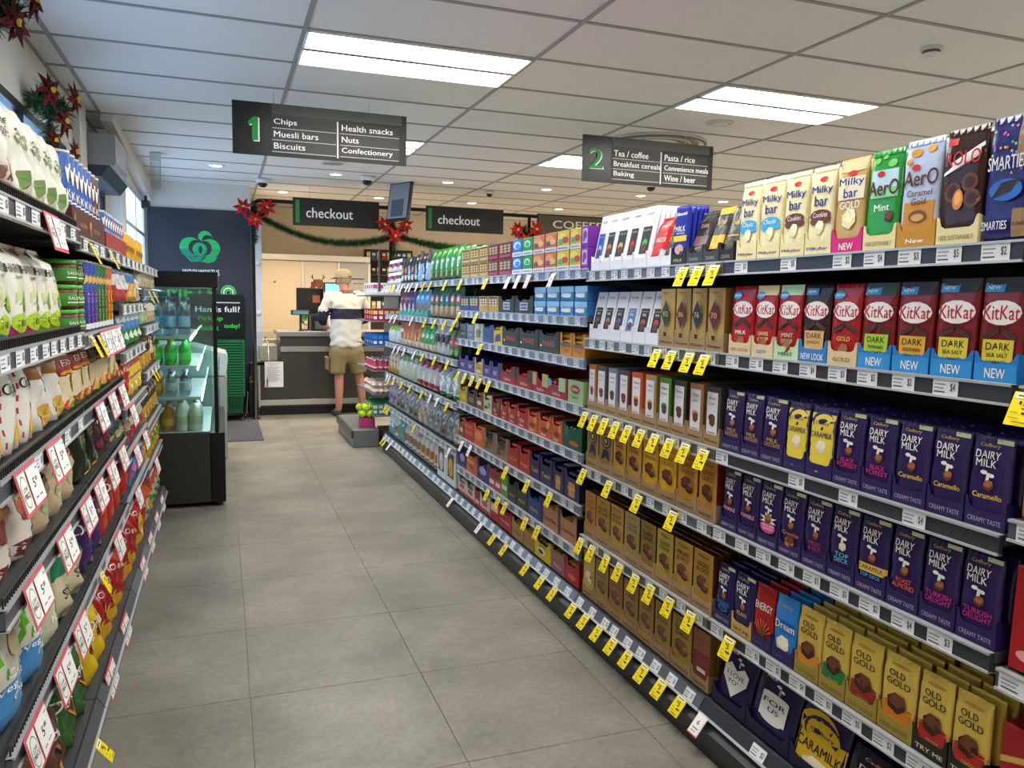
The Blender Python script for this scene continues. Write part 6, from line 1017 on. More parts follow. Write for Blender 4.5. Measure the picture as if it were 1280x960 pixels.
# emergency light (clear plate in bracket)
o = thing('exit_light', 'clear hanging emergency light plate near the left windows', 'light', (-.55, 8.05, 2.35)); m = MB(); m.cbox(-.045, -.06, .24, .045, .06, .32, .004, 'd8dadc'); m.build('housing', PLAS, o); m = MB(); m.cbox(-.035, -.005, 0, .035, .005, .24, .002, 'e8eef0'); m.build('light_plate', CLEARP, o)
m = MB(); 
for s in (-1, 1): m.box(s * .04 - .004, -.008, .0, s * .04 + .004, .008, .24, 'b8bcc0')
m.build('plate_edge', STEEL, o)
o = thing('security_camera', 'dark camera on white box beam above left windows', 'camera', (-.74, 9.3, 2.33)); m = MB(); m.cbox(-.04, -.09, -.04, .04, .09, .04, .008, '1c1e20'); m.build('body', PLAS, o); m = MB(); m.cyl((0, 0, .04), (0, 0, .1), .015, '202224', 8); m.build('bracket', PLAS, o)
# hanging monitor
o = thing('monitor', 'slim monitor hung edge-on on a ceiling pole above garland', 'monitor', (1.85, 8.8, 2.25), math.radians(-64)); o.rotation_euler = (math.radians(-8), 0, math.radians(-64))
m = MB(); m.cbox(-.19, -.02, 0, .19, .02, .44, .006, '18191b'); m.build('casing', PLAS, o); m = MB(); m.box(-.17, -.0215, .03, .17, -.0205, .415, '8a9098'); m.box(-.12, -.022, .05, .1, -.0212, .24, '4a5870'); m.build('screen', FILM, o); m = MB(); m.cyl((0, .02, .3), (0, .09, .3), .02, '222222', 8); m.cyl((0, .09, .1), (0, .09, .42), .018, '707274', 8); m.build('pole', METAL, o)

# ================================================================ LEFT: FRIDGE
F0, F1, FX0, FX1, FH = 5.43, 6.75, -.86, .0, 1.53
fg = thing('drinks_fridge', 'black open drinks fridge with glass side at end of left shelves', 'fridge', ((FX0 + FX1) / 2, (F0 + F1) / 2, 0)); cx, cy = (FX0 + FX1) / 2, (F0 + F1) / 2
def fb(name, x0, y0, z0, x1, y1, z1, col, mt=METAL, par=None, b=.004):
    m = MB(); m.cbox(x0 - cx, y0 - cy, z0, x1 - cx, y1 - cy, z1, b, col); return m.build(name, mt, par or fg)
fb('lower_body', FX0, F0, .03, FX1 - .09, F1, .49, '35352f'); fb('front_bumper', FX1 - .089, F0 - .003, .03, FX1, F1, .49, '101010'); fb('canopy', FX0, F0 - .005, 1.43, FX1 - .025, F1, FH, '0d0d0e'); fb('back_panel', FX0, F0 + .01, .49, FX0 + .05, F1 - .01, 1.43, 'c8d0d0')
fb('far_end_panel', FX0 + .05, F1 - .008, .49, FX1 - .09, F1, 1.43, 'ffffff', GLASS, b=.001)
m = MB(); m.box(FX0 + .03 - cx, F0 - cy, .5, FX1 - .06 - cx, F0 + .006 - cy, 1.428, 'ffffff'); m.build('side_glass', GLASS, fg)
fb('front_post', FX1 - .06, F0 - .002, .49, FX1 - .035, F0 + .012, 1.43, '0c0c0c'); m = MB(); m.box(FX1 - .034 - cx, F0 + .02 - cy, .5, FX1 - .028 - cx, F1 - .03 - cy, .9, 'ffffff'); m.build('front_glass', GLASS, fg)
for x in (FX0 + .06, FX1 - .05):
    for y in (F0 + .06, F1 - .06): m = MB(); m.lathe([(.025, 0), (.025, .03)], '202020', 10, c=(x - cx, y - cy, 0)); m.build('foot', PLAS, fg)
FS = [(1.12, -.2), (.93, -.16), (.73, -.14)]
for z, xe in FS:
    s = fb('shelf', FX0 + .051, F0 + .015, z - .02, xe, F1 - .035, z, 'c8d0d2', b=.002); m = MB(); m.box(xe - cx, F0 + .02 - cy, z - .03, xe + .006 - cx, F1 - .04 - cy, z - .016, 'ffffff'); m.build('led_strip', LEDM, s)
fb('well_floor', FX0 + .051, F0 + .015, .495, FX1 - .09, F1 - .035, .5, 'd0d6d8', b=.001); fb('top_led', FX0 + .3, F0 + .05, 1.42, FX0 + .33, F1 - .05, 1.429, 'ffffff', LEDM, b=.001)
def bottle(r, h, col, cap, lab, mt):
    m = MB(); m.lathe([(r * .9, 0), (r, .008), (r, h * .55), (r * .93, h * .6), (r * .98, h * .66), (r * .4, h * .86), (r * .36, h * .93)], col, 14); o = m.build('drink_bottle', mt); l = MB(); l.lathe([(r * .42, h * .92), (r * .42, h)], cap, 12); k = [l.build('cap', PLAS, o)]
    l = MB(); l.lathe([(r * 1.015, h * .22), (r * 1.02, h * .23), (r * 1.02, h * .48), (r * 1.015, h * .49)], lab, 14); k.append(l.build('label_band', FILM, o)); PROTOKIDS[o.name] = k; FRESH.add(o.name); return o
LIQ = glass('clear bottle plastic', (.8, .92, .96), .05, .15)
wat = bottle(.034, .25, 'ffffff', '2c7ac8', '8ac0e8', LIQ); grn = bottle(.033, .165, '1cb83c', '1c8a2c', '2ce050', FILM); cle = bottle(.034, .17, 'ffffff', 'd0d0d0', 'b0b8b8', LIQ); jui = bottle(.034, .17, 'c8701c', 'c83020', 'd8a040', FILM); mil = bottle(.04, .2, 'd8dcc8', '3c8a3c', 'c0c8a8', PLAS)
for lv, z, seq, lab in ((0, 1.121, [wat, wat, wat, wat], 'clear blue water bottle on the top fridge shelf'), (1, .931, [grn, grn, grn, grn], 'bright green drink bottle on the second fridge shelf'), (2, .731, [cle, cle, cle, jui], 'clear bottle on the third fridge shelf'), (3, .501, [mil, mil, mil, jui], 'pale bottle in the bottom fridge well')):
    for i in range(6):
        for j in range(3):
            b = seq[(i + 1) % 4]; L_ = lab if b is not jui else lab.replace('clear', 'orange juice').replace('pale', 'orange juice')
            place(b, (-.238 - i * .086 + (.06 if lv == 3 else 0), F0 + .08 + j * .11, z), (0, 0, 0), '%s, %s row, %s back from aisle' % (L_, ORD[j], ORD[i]), 'bottle', 'bottles in the open fridge')
# ================================================================ BACK AREA
GY = 9.855
sg = thing('wall_panel', 'tall dark blue-grey wall panel with green fruit emblem', 'sign', (-.222, GY, 0)); PW, PH = 1.1, 2.375
m = MB(); m.cbox(-PW / 2, -.02, .02, PW / 2, 0, PH, .002, '2e3440'); m.build('board', PLAS, sg)
def crescent(c, ro, ci, ri, a0, a1, n=18):
    o = [(c[0] + ro * math.cos(math.radians(a0 + (a1 - a0) * i / n)), c[1] + ro * math.sin(math.radians(a0 + (a1 - a0) * i / n))) for i in range(n + 1)]
    i_ = [(ci[0] + ri * math.cos(math.radians(a0 + (a1 - a0) * i / n)), ci[1] + ri * math.sin(math.radians(a0 + (a1 - a0) * i / n))) for i in range(n + 1)]
    return o, i_
m = MB()
def band(mb, c, ro, ci, ri, a0, a1, col, y, col2=None, n=18):
    o, i_ = crescent(c, ro, ci, ri, a0, a1, n)
    for k in range(n): mb.face([(o[k][0], y, o[k][1]), (o[k + 1][0], y, o[k + 1][1]), (i_[k + 1][0], y, i_[k + 1][1]), (i_[k][0], y, i_[k][1])], (col2 if col2 and k > n * .55 else col))
ex, ez = -.005, 1.93; u = .00092
P = lambda x, z: (ex + (x - 595) * u, ez - (z - 490) * u)
band(m, P(480, 478), 122 * u, P(552, 478), 92 * u, 60, 300, '2cbf6a', -.0215, '1c8a72')
band(m, P(712, 488), 118 * u, P(640, 488), 92 * u, 120, -100, '2cc068', -.0216, '22a85e')
band(m, P(590, 502), 84 * u, P(596, 506), 44 * u, 0, 360, '28b266', -.0225, '1c9a78')
m.face([(P(596 + 46 * math.cos(k * .3927), 0)[0], -.0224, P(0, 504 + 46 * math.sin(k * .3927))[1]) for k in range(16)], '23a070')
m.face([(P(598 + 20 * math.cos(k * .3927), 0)[0], -.0229, P(0, 506 + 50 * math.sin(k * .3927))[1]) for k in range(16)], '2e3440')
band(m, P(655, 352), 80 * u, P(685, 388), 66 * u, 8, 195, '34cc6c', -.0216)
m.face([(P(380, 540)[0], -.0218, P(380, 540)[1]), (P(470, 610)[0], -.0218, P(470, 610)[1]), (P(600, 585)[0], -.0218, P(600, 585)[1]), (P(640, 590)[0], -.0218, P(640, 590)[1]), (P(590, 655)[0], -.0218, P(590, 655)[1]), (P(480, 660)[0], -.0218, P(480, 660)[1])], '1c8f70')
m.face([(P(600, 655)[0], -.022, P(600, 655)[1]), (P(660, 600)[0], -.022, P(660, 600)[1]), (P(800, 590)[0], -.022, P(800, 590)[1]), (P(760, 650)[0], -.022, P(760, 650)[1]), (P(690, 672)[0], -.022, P(690, 672)[1])], '24a85c')
m.build('emblem', PLAS, sg)
m = MB(); prints(m, [T('WOOLWORTHS', .5, .697, .36, .03, 'f0f0f0'), T('METR', .42, .6, .5, .07, '3cc050'), E(.765, .602, 0.079, 0.038, '3cc050'), E(.765, .602, 0.060, 0.029, '2e3440'), E(.765, .602, 0.053, 0.026, 'e8f0e8'), E(.765, .602, 0.041, 0.019, '2e3440'), E(.765, .602, 0.034, 0.017, '3cc050'), E(.765, .602, 0.017, 0.009, '2e3440'), T('WANAKA', .5, .525, .42, .035, 'f0f0f0')], PW, PH, off=.021); m.build('lettering', PLAS, sg)
o = thing('basket_sign', 'black rounded sign with green handwriting above the baskets', 'sign', (.0, GY - .05, .9)); pts = []
for cxx, czz, a0 in ((.2, .46, 0), (-.3, .46, 90)): 
    for k in range(6): a = math.radians(a0 + 18 * k); pts.append((cxx + .05 * math.cos(a), czz + .05 * math.sin(a)))
m = MB(); m.prism(pts + [(-.35, 0), (.25, 0)], 0, .015, '0c0d0e'); m.build('board', PLAS, o)
m = MB(); prints(m, [R(.4, .8, .92, .822, 'd0d4d8'), T('Hands full?', .5, .66, .84, .13, 'e8ecee'), T('Pick up', .36, .44, .46, .13, '3cc83c'), T('a basket', .3, .24, .42, .12, '3cc83c'), T('today!', .76, .27, .3, .13, '3cdc3c')], .58, .51, off=.001); m.v = [(x - .05, y, z) for x, y, z in m.v]; m.build('lettering', PLAS, o)
# silver jamb with round bumpers
o = thing('door_jamb', 'pale steel jamb with round bumpers between panel and checkout', 'door frame', (.4, 9.8, 0)); m = MB(); m.cbox(-.045, -.03, .0, .045, .05, 2.33, .004, 'c4c9d0'); m.build('column', PLAS, o)
for z in (1.78, 1.2, .62): m = MB(); m.lathe([(.03, 0), (.03, .012), (.02, .02)], 'd0d4d8', 16); b = m.build('bumper', PLAS, o, (.0, -.03, z)); b.rotation_euler = (math.pi / 2, 0, 0)
o = thing('waste_bin', 'dark bin and pipe rail beside the baskets', 'bin', (.325, 9.56, 0)); m = MB(); m.cbox(-.06, -.1, .02, .04, .2, .42, .01, '141414'); m.build('body', PLAS, o); m = MB(); m.cyl((-.05, -.05, .62), (.12, -.05, .62), .02, '101010', 8); m.build('rail', METAL, o); m = MB(); m.cyl((-.04, .0, .42), (-.04, .0, .62), .012, '101010', 6); m.build('stay', METAL, o)
o = thing('door_mat', 'dark grey entrance mat on the floor before the baskets', 'mat', (-.1, 8.77, 0)); m = MB(); m.cbox(-.5, -.88, 0, .455, .87, .008, .003, '45454a'); m.build('pile', FABRIC, o)
# stacked baskets
def basket():
    m = MB(); c = '147a46'; w, d, h = .16, .215, .2; 
    def ring(z, sx, sy): return [(-w * sx, -d * sy, z), (w * sx, -d * sy, z), (w * sx, d * sy, z), (-w * sx, d * sy, z)]
    A = ring(h, 1, 1); B_ = ring(h - .011, 1.0, 1.0); C = ring(h - .011, .9, .94); D_ = ring(0, .84, .88); Ai = ring(h, .93, .95); Di = ring(.004, .8, .85)
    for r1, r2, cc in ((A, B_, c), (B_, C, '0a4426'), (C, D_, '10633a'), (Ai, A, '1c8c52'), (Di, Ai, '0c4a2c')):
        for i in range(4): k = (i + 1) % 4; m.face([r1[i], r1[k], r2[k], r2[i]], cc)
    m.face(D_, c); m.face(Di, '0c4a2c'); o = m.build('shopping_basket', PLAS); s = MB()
    for i in range(8):
        for sy in (-1,): x = -.115 + i * .033; s.box(x, -d * .97 - .001, .05, x + .02, -d * .92, .075, '0a3a22'); s.box(x, -d * .98 - .001, .1, x + .02, -d * .94, .125, '0a3a22')
    k = [s.build('side_slots', PLAS, o)]; s = MB(); s.tube([(-w * .98, 0, h - .01), (-w * .96, -d * .7, h + .002), (w * .96, -d * .7, h + .002), (w * .98, 0, h - .01)], .005, '1a1a1a', 6); k.append(s.build('handle', PLAS, o)); PROTOKIDS[o.name] = k; FRESH.add(o.name); return o
bk = basket()
o = thing('basket_trolley', 'black wheeled base under the green baskets', 'trolley', (.06, 9.42, .0085)); m = MB(); m.box(-.17, -.22, .07, .17, .22, .085, '161616'); m.build('deck', METAL, o)
for sx in (-1, 1):
    for sy in (-1, 1): m = MB(); m.tube([(sx * .14, sy * .19 - .012, .03), (sx * .14, sy * .19 + .012, .03)], .03, '1c1c1c', 12); m.box(sx * .14 - .008, sy * .19 - .016, .03, sx * .14 + .008, sy * .19 + .016, .07, '3a3a3a'); m.build('castor', PLAS, o)
m = MB(); m.tube([(.17, -.2, .08), (.19, -.2, .3), (.19, .2, .3), (.17, .2, .08)], .008, '161616', 6); m.build('push_bar', METAL, o)
for i in range(21): place(bk, (.06, 9.42, .0945 + i * .03), (0, 0, 0), 'lowest green shopping basket showing its slotted side' if i == 0 else 'topmost green shopping basket of the tall stack' if i == 20 else 'green shopping basket within the tall stack, %s from bottom' % ORD[i], 'basket', 'green shopping baskets in the stack')
# chest behind the fridge
o = thing('chest_freezer', 'pale grey chest with rounded top seen through fridge glass', 'freezer', (-.34, 7.3, 0)); m = MB(); m.cbox(-.4, -.3, 0, .36, .3, .72, .02, 'a8b0ac'); m.build('cabinet', METAL, o)
m = MB(); m.prism([(-.4, .72), (.36, .72), (.375, .86), (.36, .9), (.1, .97), (-.4, 1.0)], -.3, .3, 'c8cecb'); m.build('lid', METAL, o); m = MB(); m.box(.362, -.2, .4, .364, .1, .7, 'e0e4e0'); m.build('sticker', PAPER, o)
# ---------------------------------------------------------------- checkout counter
o = thing('checkout_counter', 'dark panelled checkout counter with steel bumper strips', 'counter', (1.2, 9.6, 0)); 
m = MB(); m.cbox(-.81, 0, .1, -.57, .7, .64, .003, '3a3733'); m.cbox(-.57, .001, .1, 1.4, .7, .93, .003, '3b3834'); m.build('front_panel', PLAS, o)
m = MB(); m.cbox(-.8, .03, 0, 1.39, .68, .1, .002, '0e0e0e'); m.build('plinth', PLAS, o)
m = MB(); m.cbox(-.6, -.02, .93, 1.42, .72, .99, .006, '8c8c8c'); m.build('worktop', METAL, o)
m = MB(); m.cbox(-.57, -.012, .75, 1.4, -.0, .815, .003, 'd0ccc4'); m.build('upper_bumper', STEEL, o); m = MB(); m.cbox(-.82, -.014, .12, 1.4, .0, .185, .003, 'd0ccc4'); m.build('lower_bumper', STEEL, o); m = MB(); m.cbox(-.825, -.01, .1, -.8, .03, .66, .002, 'c8c8c8'); m.build('corner_strip', STEEL, o)
for i in range(6): m = MB(); m.lathe([(.009, 0), (.006, .004)], '5a5a58', 8); b = m.build('bolt', STEEL, o, (-.7 + i * .33, -.0145, .152)); b.rotation_euler = (math.pi / 2, 0, 0)
m = MB(); m.cbox(-.82, .02, .64, -.56, .03, .98, .001, 'dccbb0'); m.cbox(-.575, .02, .64, -.56, .3, .98, .001, 'd0c0a4'); m.build('side_screen', CLEARP, o)
m = MB(); m.cbox(-.8, .1, .64, -.6, .6, .82, .004, 'cfc0a2'); m.build('rear_shelf', PLAS, o)
o = thing('notice', 'white printed notice with small bottle picture on counter front', 'notice', (.555, 9.597, .335)); m = MB(); m.box(-.105, -.004, 0, .105, -.001, .3, 'e8e8ec'); m.build('sheet', PAPER, o)
m = MB(); prints(m, [T('Drinking Alcohol', .5, .93, .7, .05, '333344'), T('Buy Policy', .5, .86, .4, .04, '333344')] + [R(.15, .78 - .05 * i, .85 - .1 * (i % 3), .795 - .05 * i, '8a8a98') for i in range(12)] + [R(.1, .08, .17, .3, '5a1c24'), R(.12, .3, .15, .4, '3a1c1c'), R(.04, -.02, .9, .01, '3c8a4c'), E(.14, .05, .1, .03, 'c8a040')], .21, .3, off=.0045); m.build('lettering', PAPER, o)
o = thing('grabber_hook', 'thin metal hooked stand on low end of counter', 'hook', (.5, 9.62, .64)); m = MB(); m.tube([(0, 0, .0), (-.005, 0, .26), (-.03, 0, .28)], .006, 'b0b0b0', 6); m.tube([(-.005, 0, .2), (-.035, 0, .24), (-.04, 0, .29)], .005, '9a9a9a', 6); m.build('rod', STEEL, o)
def mon(label, loc, w, h, rz, front, sc=None, t=.03, tilt=0, stand=.1, back=None):
    o = thing('checkout_monitor', label, 'monitor', loc, rz); o.rotation_euler = (0, 0, rz)
    m = MB(); m.cbox(-w / 2, -t / 2, stand, w / 2, t / 2, stand + h, .005, '16171a'); m.build('casing', PLAS, o)
    m = MB(); m.box(-w / 2 + .015, -t / 2 - .002, stand + .02, w / 2 - .015, -t / 2 - .0002, stand + h - .015, front); m.build('screen', sc or FILM, o); m = MB(); m.cbox(-.03, -.015, 0, .03, .02, stand, .002, '1c1c1e'); m.cbox(-.1, -.08, 0, .1, .08, .012, .002, '1c1c1e'); m.build('stand', PLAS, o); return o
mn = mon('black cashier monitor with orange square on screen', (1.02, 10.06, .99), .33, .32, .1, '1e1d1c', stand=.2); m = MB(); m.box(.03, -.019, .34, .12, -.018, .43, 'c8744c'); m.build('orange_mark', PAPER, mn)
mon('tall customer screen glowing blue beside the capped man', (1.3, 9.92, .99), .25, .4, -.1, '9cc4dc', SCREEN, stand=.19)
o = thing('customer_display', 'small display on a slim pole at counter left end', 'display', (.88, 9.8, .99)); m = MB(); m.cbox(-.03, -.03, 0, .03, .03, .01, .002, '2a2c2e'); m.cyl((0, 0, .01), (0, 0, .2), .014, '1c2024', 10); m.build('pole', PLAS, o); m = MB(); m.cbox(-.11, -.03, .19, .11, .02, .25, .006, '202a30'); m.box(-.09, -.032, .2, .09, -.0305, .24, '6a94a8'); m.build('display_head', PLAS, o)
o = thing('receipt_printer', 'black receipt printer and drawer under the monitor', 'printer', (1.09, 9.86, .99)); m = MB(); m.cbox(-.09, -.07, 0, .12, .1, .2, .01, '1e1e20'); m.build('body', PLAS, o); m = MB(); m.cbox(-.04, -.085, .02, .06, -.0705, .12, .004, '55585a'); m.build('front_cover', PLAS, o)
o = thing('paper_stand', 'white paper notices standing on counter beside the man', 'notice', (1.25, 9.72, .99)); m = MB(); m.prism([(0, 0), (.006, 0), (.05, .19), (.045, .19)], -.07, .08, 'e0dcd8', ax='x'); m.box(-.03, .0, .0, .03, .08, .004, 'c8c4c0'); m.build('sheet', PAPER, o)
o = thing('wall_pouch', 'orange strap and black pouch hanging on wall edge', 'pouch', (.375, 10.0, .95)); m = MB(); m.cbox(-.02, -.03, .42, .03, .03, .8, .008, 'c8602c'); m.build('strap', PLAS, o); m = MB(); m.cbox(-.03, -.05, .1, .02, .04, .34, .012, '18181a'); m.build('pouch', PLAS, o); m = MB(); m.box(-.045, .0, .1, -.03, .03, .86, '8a8a88'); m.build('wall_strip', METAL, o)
o = thing('counter_cabinet', 'beige back cabinet filling space left behind the counter', 'cabinet', (.62, 10.3, 0)); m = MB(); m.cbox(-.26, 0, 0, .3, .3, .86, .003, 'd0bf9e'); m.build('body', PLAS, o)
# tobacco cabinet with closed doors
o = thing('locked_cabinet', 'tall closed cabinet with three beige sliding doors behind counter', 'cabinet', (1.18, 11.3, 0)); m = MB(); m.cbox(-.73, .02, 0, .78, .5, 1.96, .003, 'c8c0b2'); m.build('body', PLAS, o)
m = MB(); m.cbox(-.75, -.02, 1.9, .8, .03, 1.98, .003, 'd8d2c6'); m.build('top_rail', METAL, o)
for i, (a, b, c) in enumerate(((-.72, -.15, 'c3b49c'), (-.11, .34, 'bdb2a2'), (.38, .77, '9c9a96'))):
    m = MB(); m.cbox(a, 0, .02, b, .019, 1.89, .002, c); d = m.build('sliding_door', PLAS, o); m = MB(); m.cbox(b + .001, -.012, .02, b + .036, .018, 1.89, .002, 'd4cec4'); m.build('frame_stile', METAL, o); m = MB(); m.lathe([(.012, 0), (.012, .008)], '3c3c3c', 8); q = m.build('lock', PLAS, d, (b - .35, 0, 1.6)); q.rotation_euler = (math.pi / 2, 0, 0)
m = MB(); m.box(.42, -.003, 1.66, .72, -.0005, 1.675, '2c2c2c'); m.box(.56, -.003, 1.6, .7, -.0005, 1.61, '3c8a4c'); m.box(-.03, -.004, .98, .02, -.0005, 1.12, '2a1c1c'); m.build('door_marks', PLAS, o)
o = thing('wall_rack', 'dark wall rack of small packets right of the cabinet', 'rack', (2.25, 11.75, 0)); m = MB(); m.cbox(-.27, 0, .9, .45, .1, 2.12, .003, '3a2c22'); m.build('back_board', PLAS, o)
for z in (1.25, 1.5, 1.75, 1.97): m = MB(); m.cbox(-.27, -.14, z - .015, .45, -.001, z, .002, '6a6258'); m.build('shelf', METAL, o)
rk = random.Random(5); cg = MB(); cg.cbox(-.028, 0, 0, .028, .025, .1, .002, 'b8b0a0'); 
cps = {c: None for c in ('c83c30', 'd8c030', 'e0dcd4', '3c6ab0', '2c2c2c')}
for c in cps: g = MB(); g.cbox(-.028, 0, 0, .028, .02, .11, .002, c); q = g.build('small_packet', CARD); g = MB(); prints(g, [R(.1, .5, .9, .8, 'f0ece4')], .056, .11); PROTOKIDS[q.name] = [g.build('printed_front', CARD, q)]; FRESH.add(q.name); cps[c] = q
for zi, z in enumerate((1.25, 1.5, 1.75, 1.97)):
    for i in range(9): c = rk.choice(list(cps)) if (zi, i) not in ((0, 0), (0, 1), (0, 2), (0, 3), (0, 4)) else list(cps)[i]; place(cps[c], (2.02 + i * .075, 11.64, z + .0005), (0, 0, 0), 'small packet, %s from left, %s shelf of dark wall rack' % (ORD[i], ORD[zi]), 'packet', 'small packets on the wall rack')
# ---------------------------------------------------------------- end-of-aisle display
EY0, EY1, EX = 7.16, 8.35, 1.3
eu = thing('end_display', 'end-of-aisle display frame hung with small goods', 'shelf', (1.75, 7.75, 0)); ecx, ecy = 1.75, 7.75
def eb(name, x0, y0, z0, x1, y1, z1, col, par=None, mt=METAL): m = MB(); m.cbox(x0 - ecx, y0 - ecy, z0, x1 - ecx, y1 - ecy, z1, .003, col); return m.build(name, mt, par or eu)
eb('back_panel', 1.62, 7.42, 0, 2.25, 7.46, 1.62, '4a4f58'); eb('side_panel', 1.58, 7.47, .2, 1.6, 8.2, 1.5, '5a626e'); eb('base_box', 1.4, 7.14, 0, 2.25, 7.6, .15, '4c4e50')
o = thing('step_box', 'grey plastic base box jutting from the aisle end', 'box', (1.25, 7.7, 0)); m = MB(); m.cbox(-.13, -.42, .0, .11, .6, .17, .008, '6c6e6e'); m.build('body', PLAS, o); m = MB(); m.cbox(-.15, -.43, .09, -.128, .61, .165, .006, '3a3b3c'); m.build('front_lip', PLAS, o)
eb('price_sign_post', 1.34, 7.16, 1.45, 1.352, 7.23, 1.82, '2a2c30'); 
for z in (1.42, 1.18, .95, .72, .5, .3): eb('shelf', 1.3, 7.25, z - .012, 1.58, 8.2, z, '6a7280')
def item(kind, c1, c2):
    m = MB()
    if kind == 'pot': m.lathe([(.02, 0), (.022, .004), (.022, .05), (.012, .065), (.012, .09), (.009, .1)], c1, 10, cols=[c1, c1, c1, c1, c2, c2])
    elif kind == 'ball': m.lathe([(.004, 0), (.018, .006), (.028, .02), (.028, .036), (.018, .05), (.004, .056)], c1, 10)
    else: m.cbox(-.025, -.01, 0, .025, .01, .11, .002, c1)
    o = m.build({'pot': 'lotion_bottle', 'ball': 'egg_shaped_tub', 'box': 'blister_pack'}[kind], PLAS); k = MB()
    if kind == 'box': prints(k, [R(.1, .55, .9, .85, c2), R(.2, .15, .8, .4, 'e8e8e8')], .05, .11, off=.011)
    else: k.lathe([(.0225 if kind == 'pot' else .0285, .02), (.0225 if kind == 'pot' else .0285, .034)], c2, 10)
    PROTOKIDS[o.name] = [k.build('printed_label', CARD, o)]; FRESH.add(o.name); return o
its = {'r': item('box', 'b02430', 'e8d0a0'), 'b': item('box', '1c5cb0', '3c8ad8'), 'p': item('pot', 'c03c58', 'e8e0e0'), 'e': item('ball', 'e8c4b0', 'f4ece4'), 'g': item('box', '3c8a5c', 'e8e8e0'), 'w': item('box', 'd0d4dc', 'c04870')}
def shrow(z, code, label, tiers=1, th=.12):
    for t_ in range(tiers):
        for i in range(5):
            for k in range(5):
                place(its[code], (1.325 + k * .053, 7.3 + i * .11, z + .001 + t_ * th), (0, 0, 0), '%s, %s deep, %s from aisle%s' % (label, ORD[i], ORD[k], (', upper' if t_ else ', lower') if tiers > 1 else ''), 'goods', 'goods on the end display')
shrow(1.42, 'w', 'pale blister pack on top tier of end display'); shrow(1.18, 'r', 'red packet on end display'); shrow(.95, 'b', 'blue packet on end display'); shrow(.72, 'p', 'pink lotion bottle on end display'); shrow(.5, 'e', 'pale pink egg tub on end display', tiers=2, th=.058); shrow(.3, 'g', 'green packet low on end display')
for i, (x, y, z) in enumerate(((1.225, 7.4, .3), (1.29, 7.4, .3), (1.258, 7.4, .357), (1.225, 7.48, .3), (1.29, 7.48, .3), (1.258, 7.48, .357), (1.2, 7.44, .36), (1.315, 7.44, .36))):
    if i == 0: 
        m = MB(); m.lathe([(.002, -.033), (.018, -.028), (.03, -.013), (.033, 0), (.03, .013), (.018, .028), (.002, .033)], 'b8d424', 14); tb = m.build('tennis_ball', FABRIC); k = MB(); k.tube([(.033 * math.cos(a) * .99, .033 * math.sin(a) * .99, .012 * math.sin(2 * a)) for a in [6.283 * j / 16 for j in range(17)]], .0012, 'e8eedc', 4); PROTOKIDS[tb.name] = [k.build('seam', FABRIC, tb)]; FRESH.add(tb.name)
    place(tb, (x, y, z), (0, 0, i), 'yellow-green tennis ball in bunch above step box, %s of eight' % ORD[i], 'ball', 'bunch of tennis balls')
o = thing('ball_bin', 'pink and black bin holding the tennis balls', 'bin', (1.26, 7.46, .171)); m = MB(); m.prism([(-.07, 0), (.08, 0), (.075, .09), (-.05, .09)], -.09, -.02, 'b83c74'); m.build('pink_pack', PLAS, o); m = MB(); m.prism([(-.05, 0), (.09, 0), (.08, .095), (-.04, .095)], -.018, .09, '1c1c20'); m.build('black_pack', PLAS, o)
# ================================================================ PEOPLE
def skin_body(J, edges, root, levels=2):
    me = bpy.data.meshes.new('b'); names_ = list(J); me.from_pydata([J[n][0] for n in names_], [], []); me.vertices
    me = bpy.data.meshes.new('b'); me.from_pydata([J[n][0] for n in names_], [(names_.index(a), names_.index(b)) for a, b in edges], [])
    o = bpy.data.objects.new('b', me); COL.objects.link(o); md = o.modifiers.new('s', 'SKIN'); md.use_smooth_shade = True
    for i, n in enumerate(names_):
        r = J[n][1]; r = r if isinstance(r, tuple) else (r, r); o.data.skin_vertices[0].data[i].radius = r; o.data.skin_vertices[0].data[i].use_root = (n == root)
    sb = o.modifiers.new('u', 'SUBSURF'); sb.levels = levels; sb.render_levels = levels
    bpy.context.view_layer.update(); dg = bpy.context.evaluated_depsgraph_get(); ev = o.evaluated_get(dg); m2 = bpy.data.meshes.new_from_object(ev)
    bpy.data.objects.remove(o); bpy.data.meshes.remove(me); return m2
def paint(me, fn, mt):
    me.materials.clear(); me.materials.append(mt)
    at = me.color_attributes.get('Col') or me.color_attributes.new('Col', 'FLOAT_COLOR', 'CORNER'); buf = []
    for p in me.polygons: c = lin(fn(p.center)); buf += [c[0], c[1], c[2], 1.0] * len(p.vertices)
    at.data.foreach_set('color', buf); me.polygons.foreach_set('use_smooth', [True] * len(me.polygons)); me.update()
def link(me, name, parent): o = bpy.data.objects.new(name, me); COL.objects.link(o); o.parent = parent; return o
SKINC = mat('painted skin', rough=.55)
man = thing('person', 'man in beige cap, cream and navy jumper and khaki shorts at checkout', 'person', (1.35, 9.31, 0), math.radians(6))
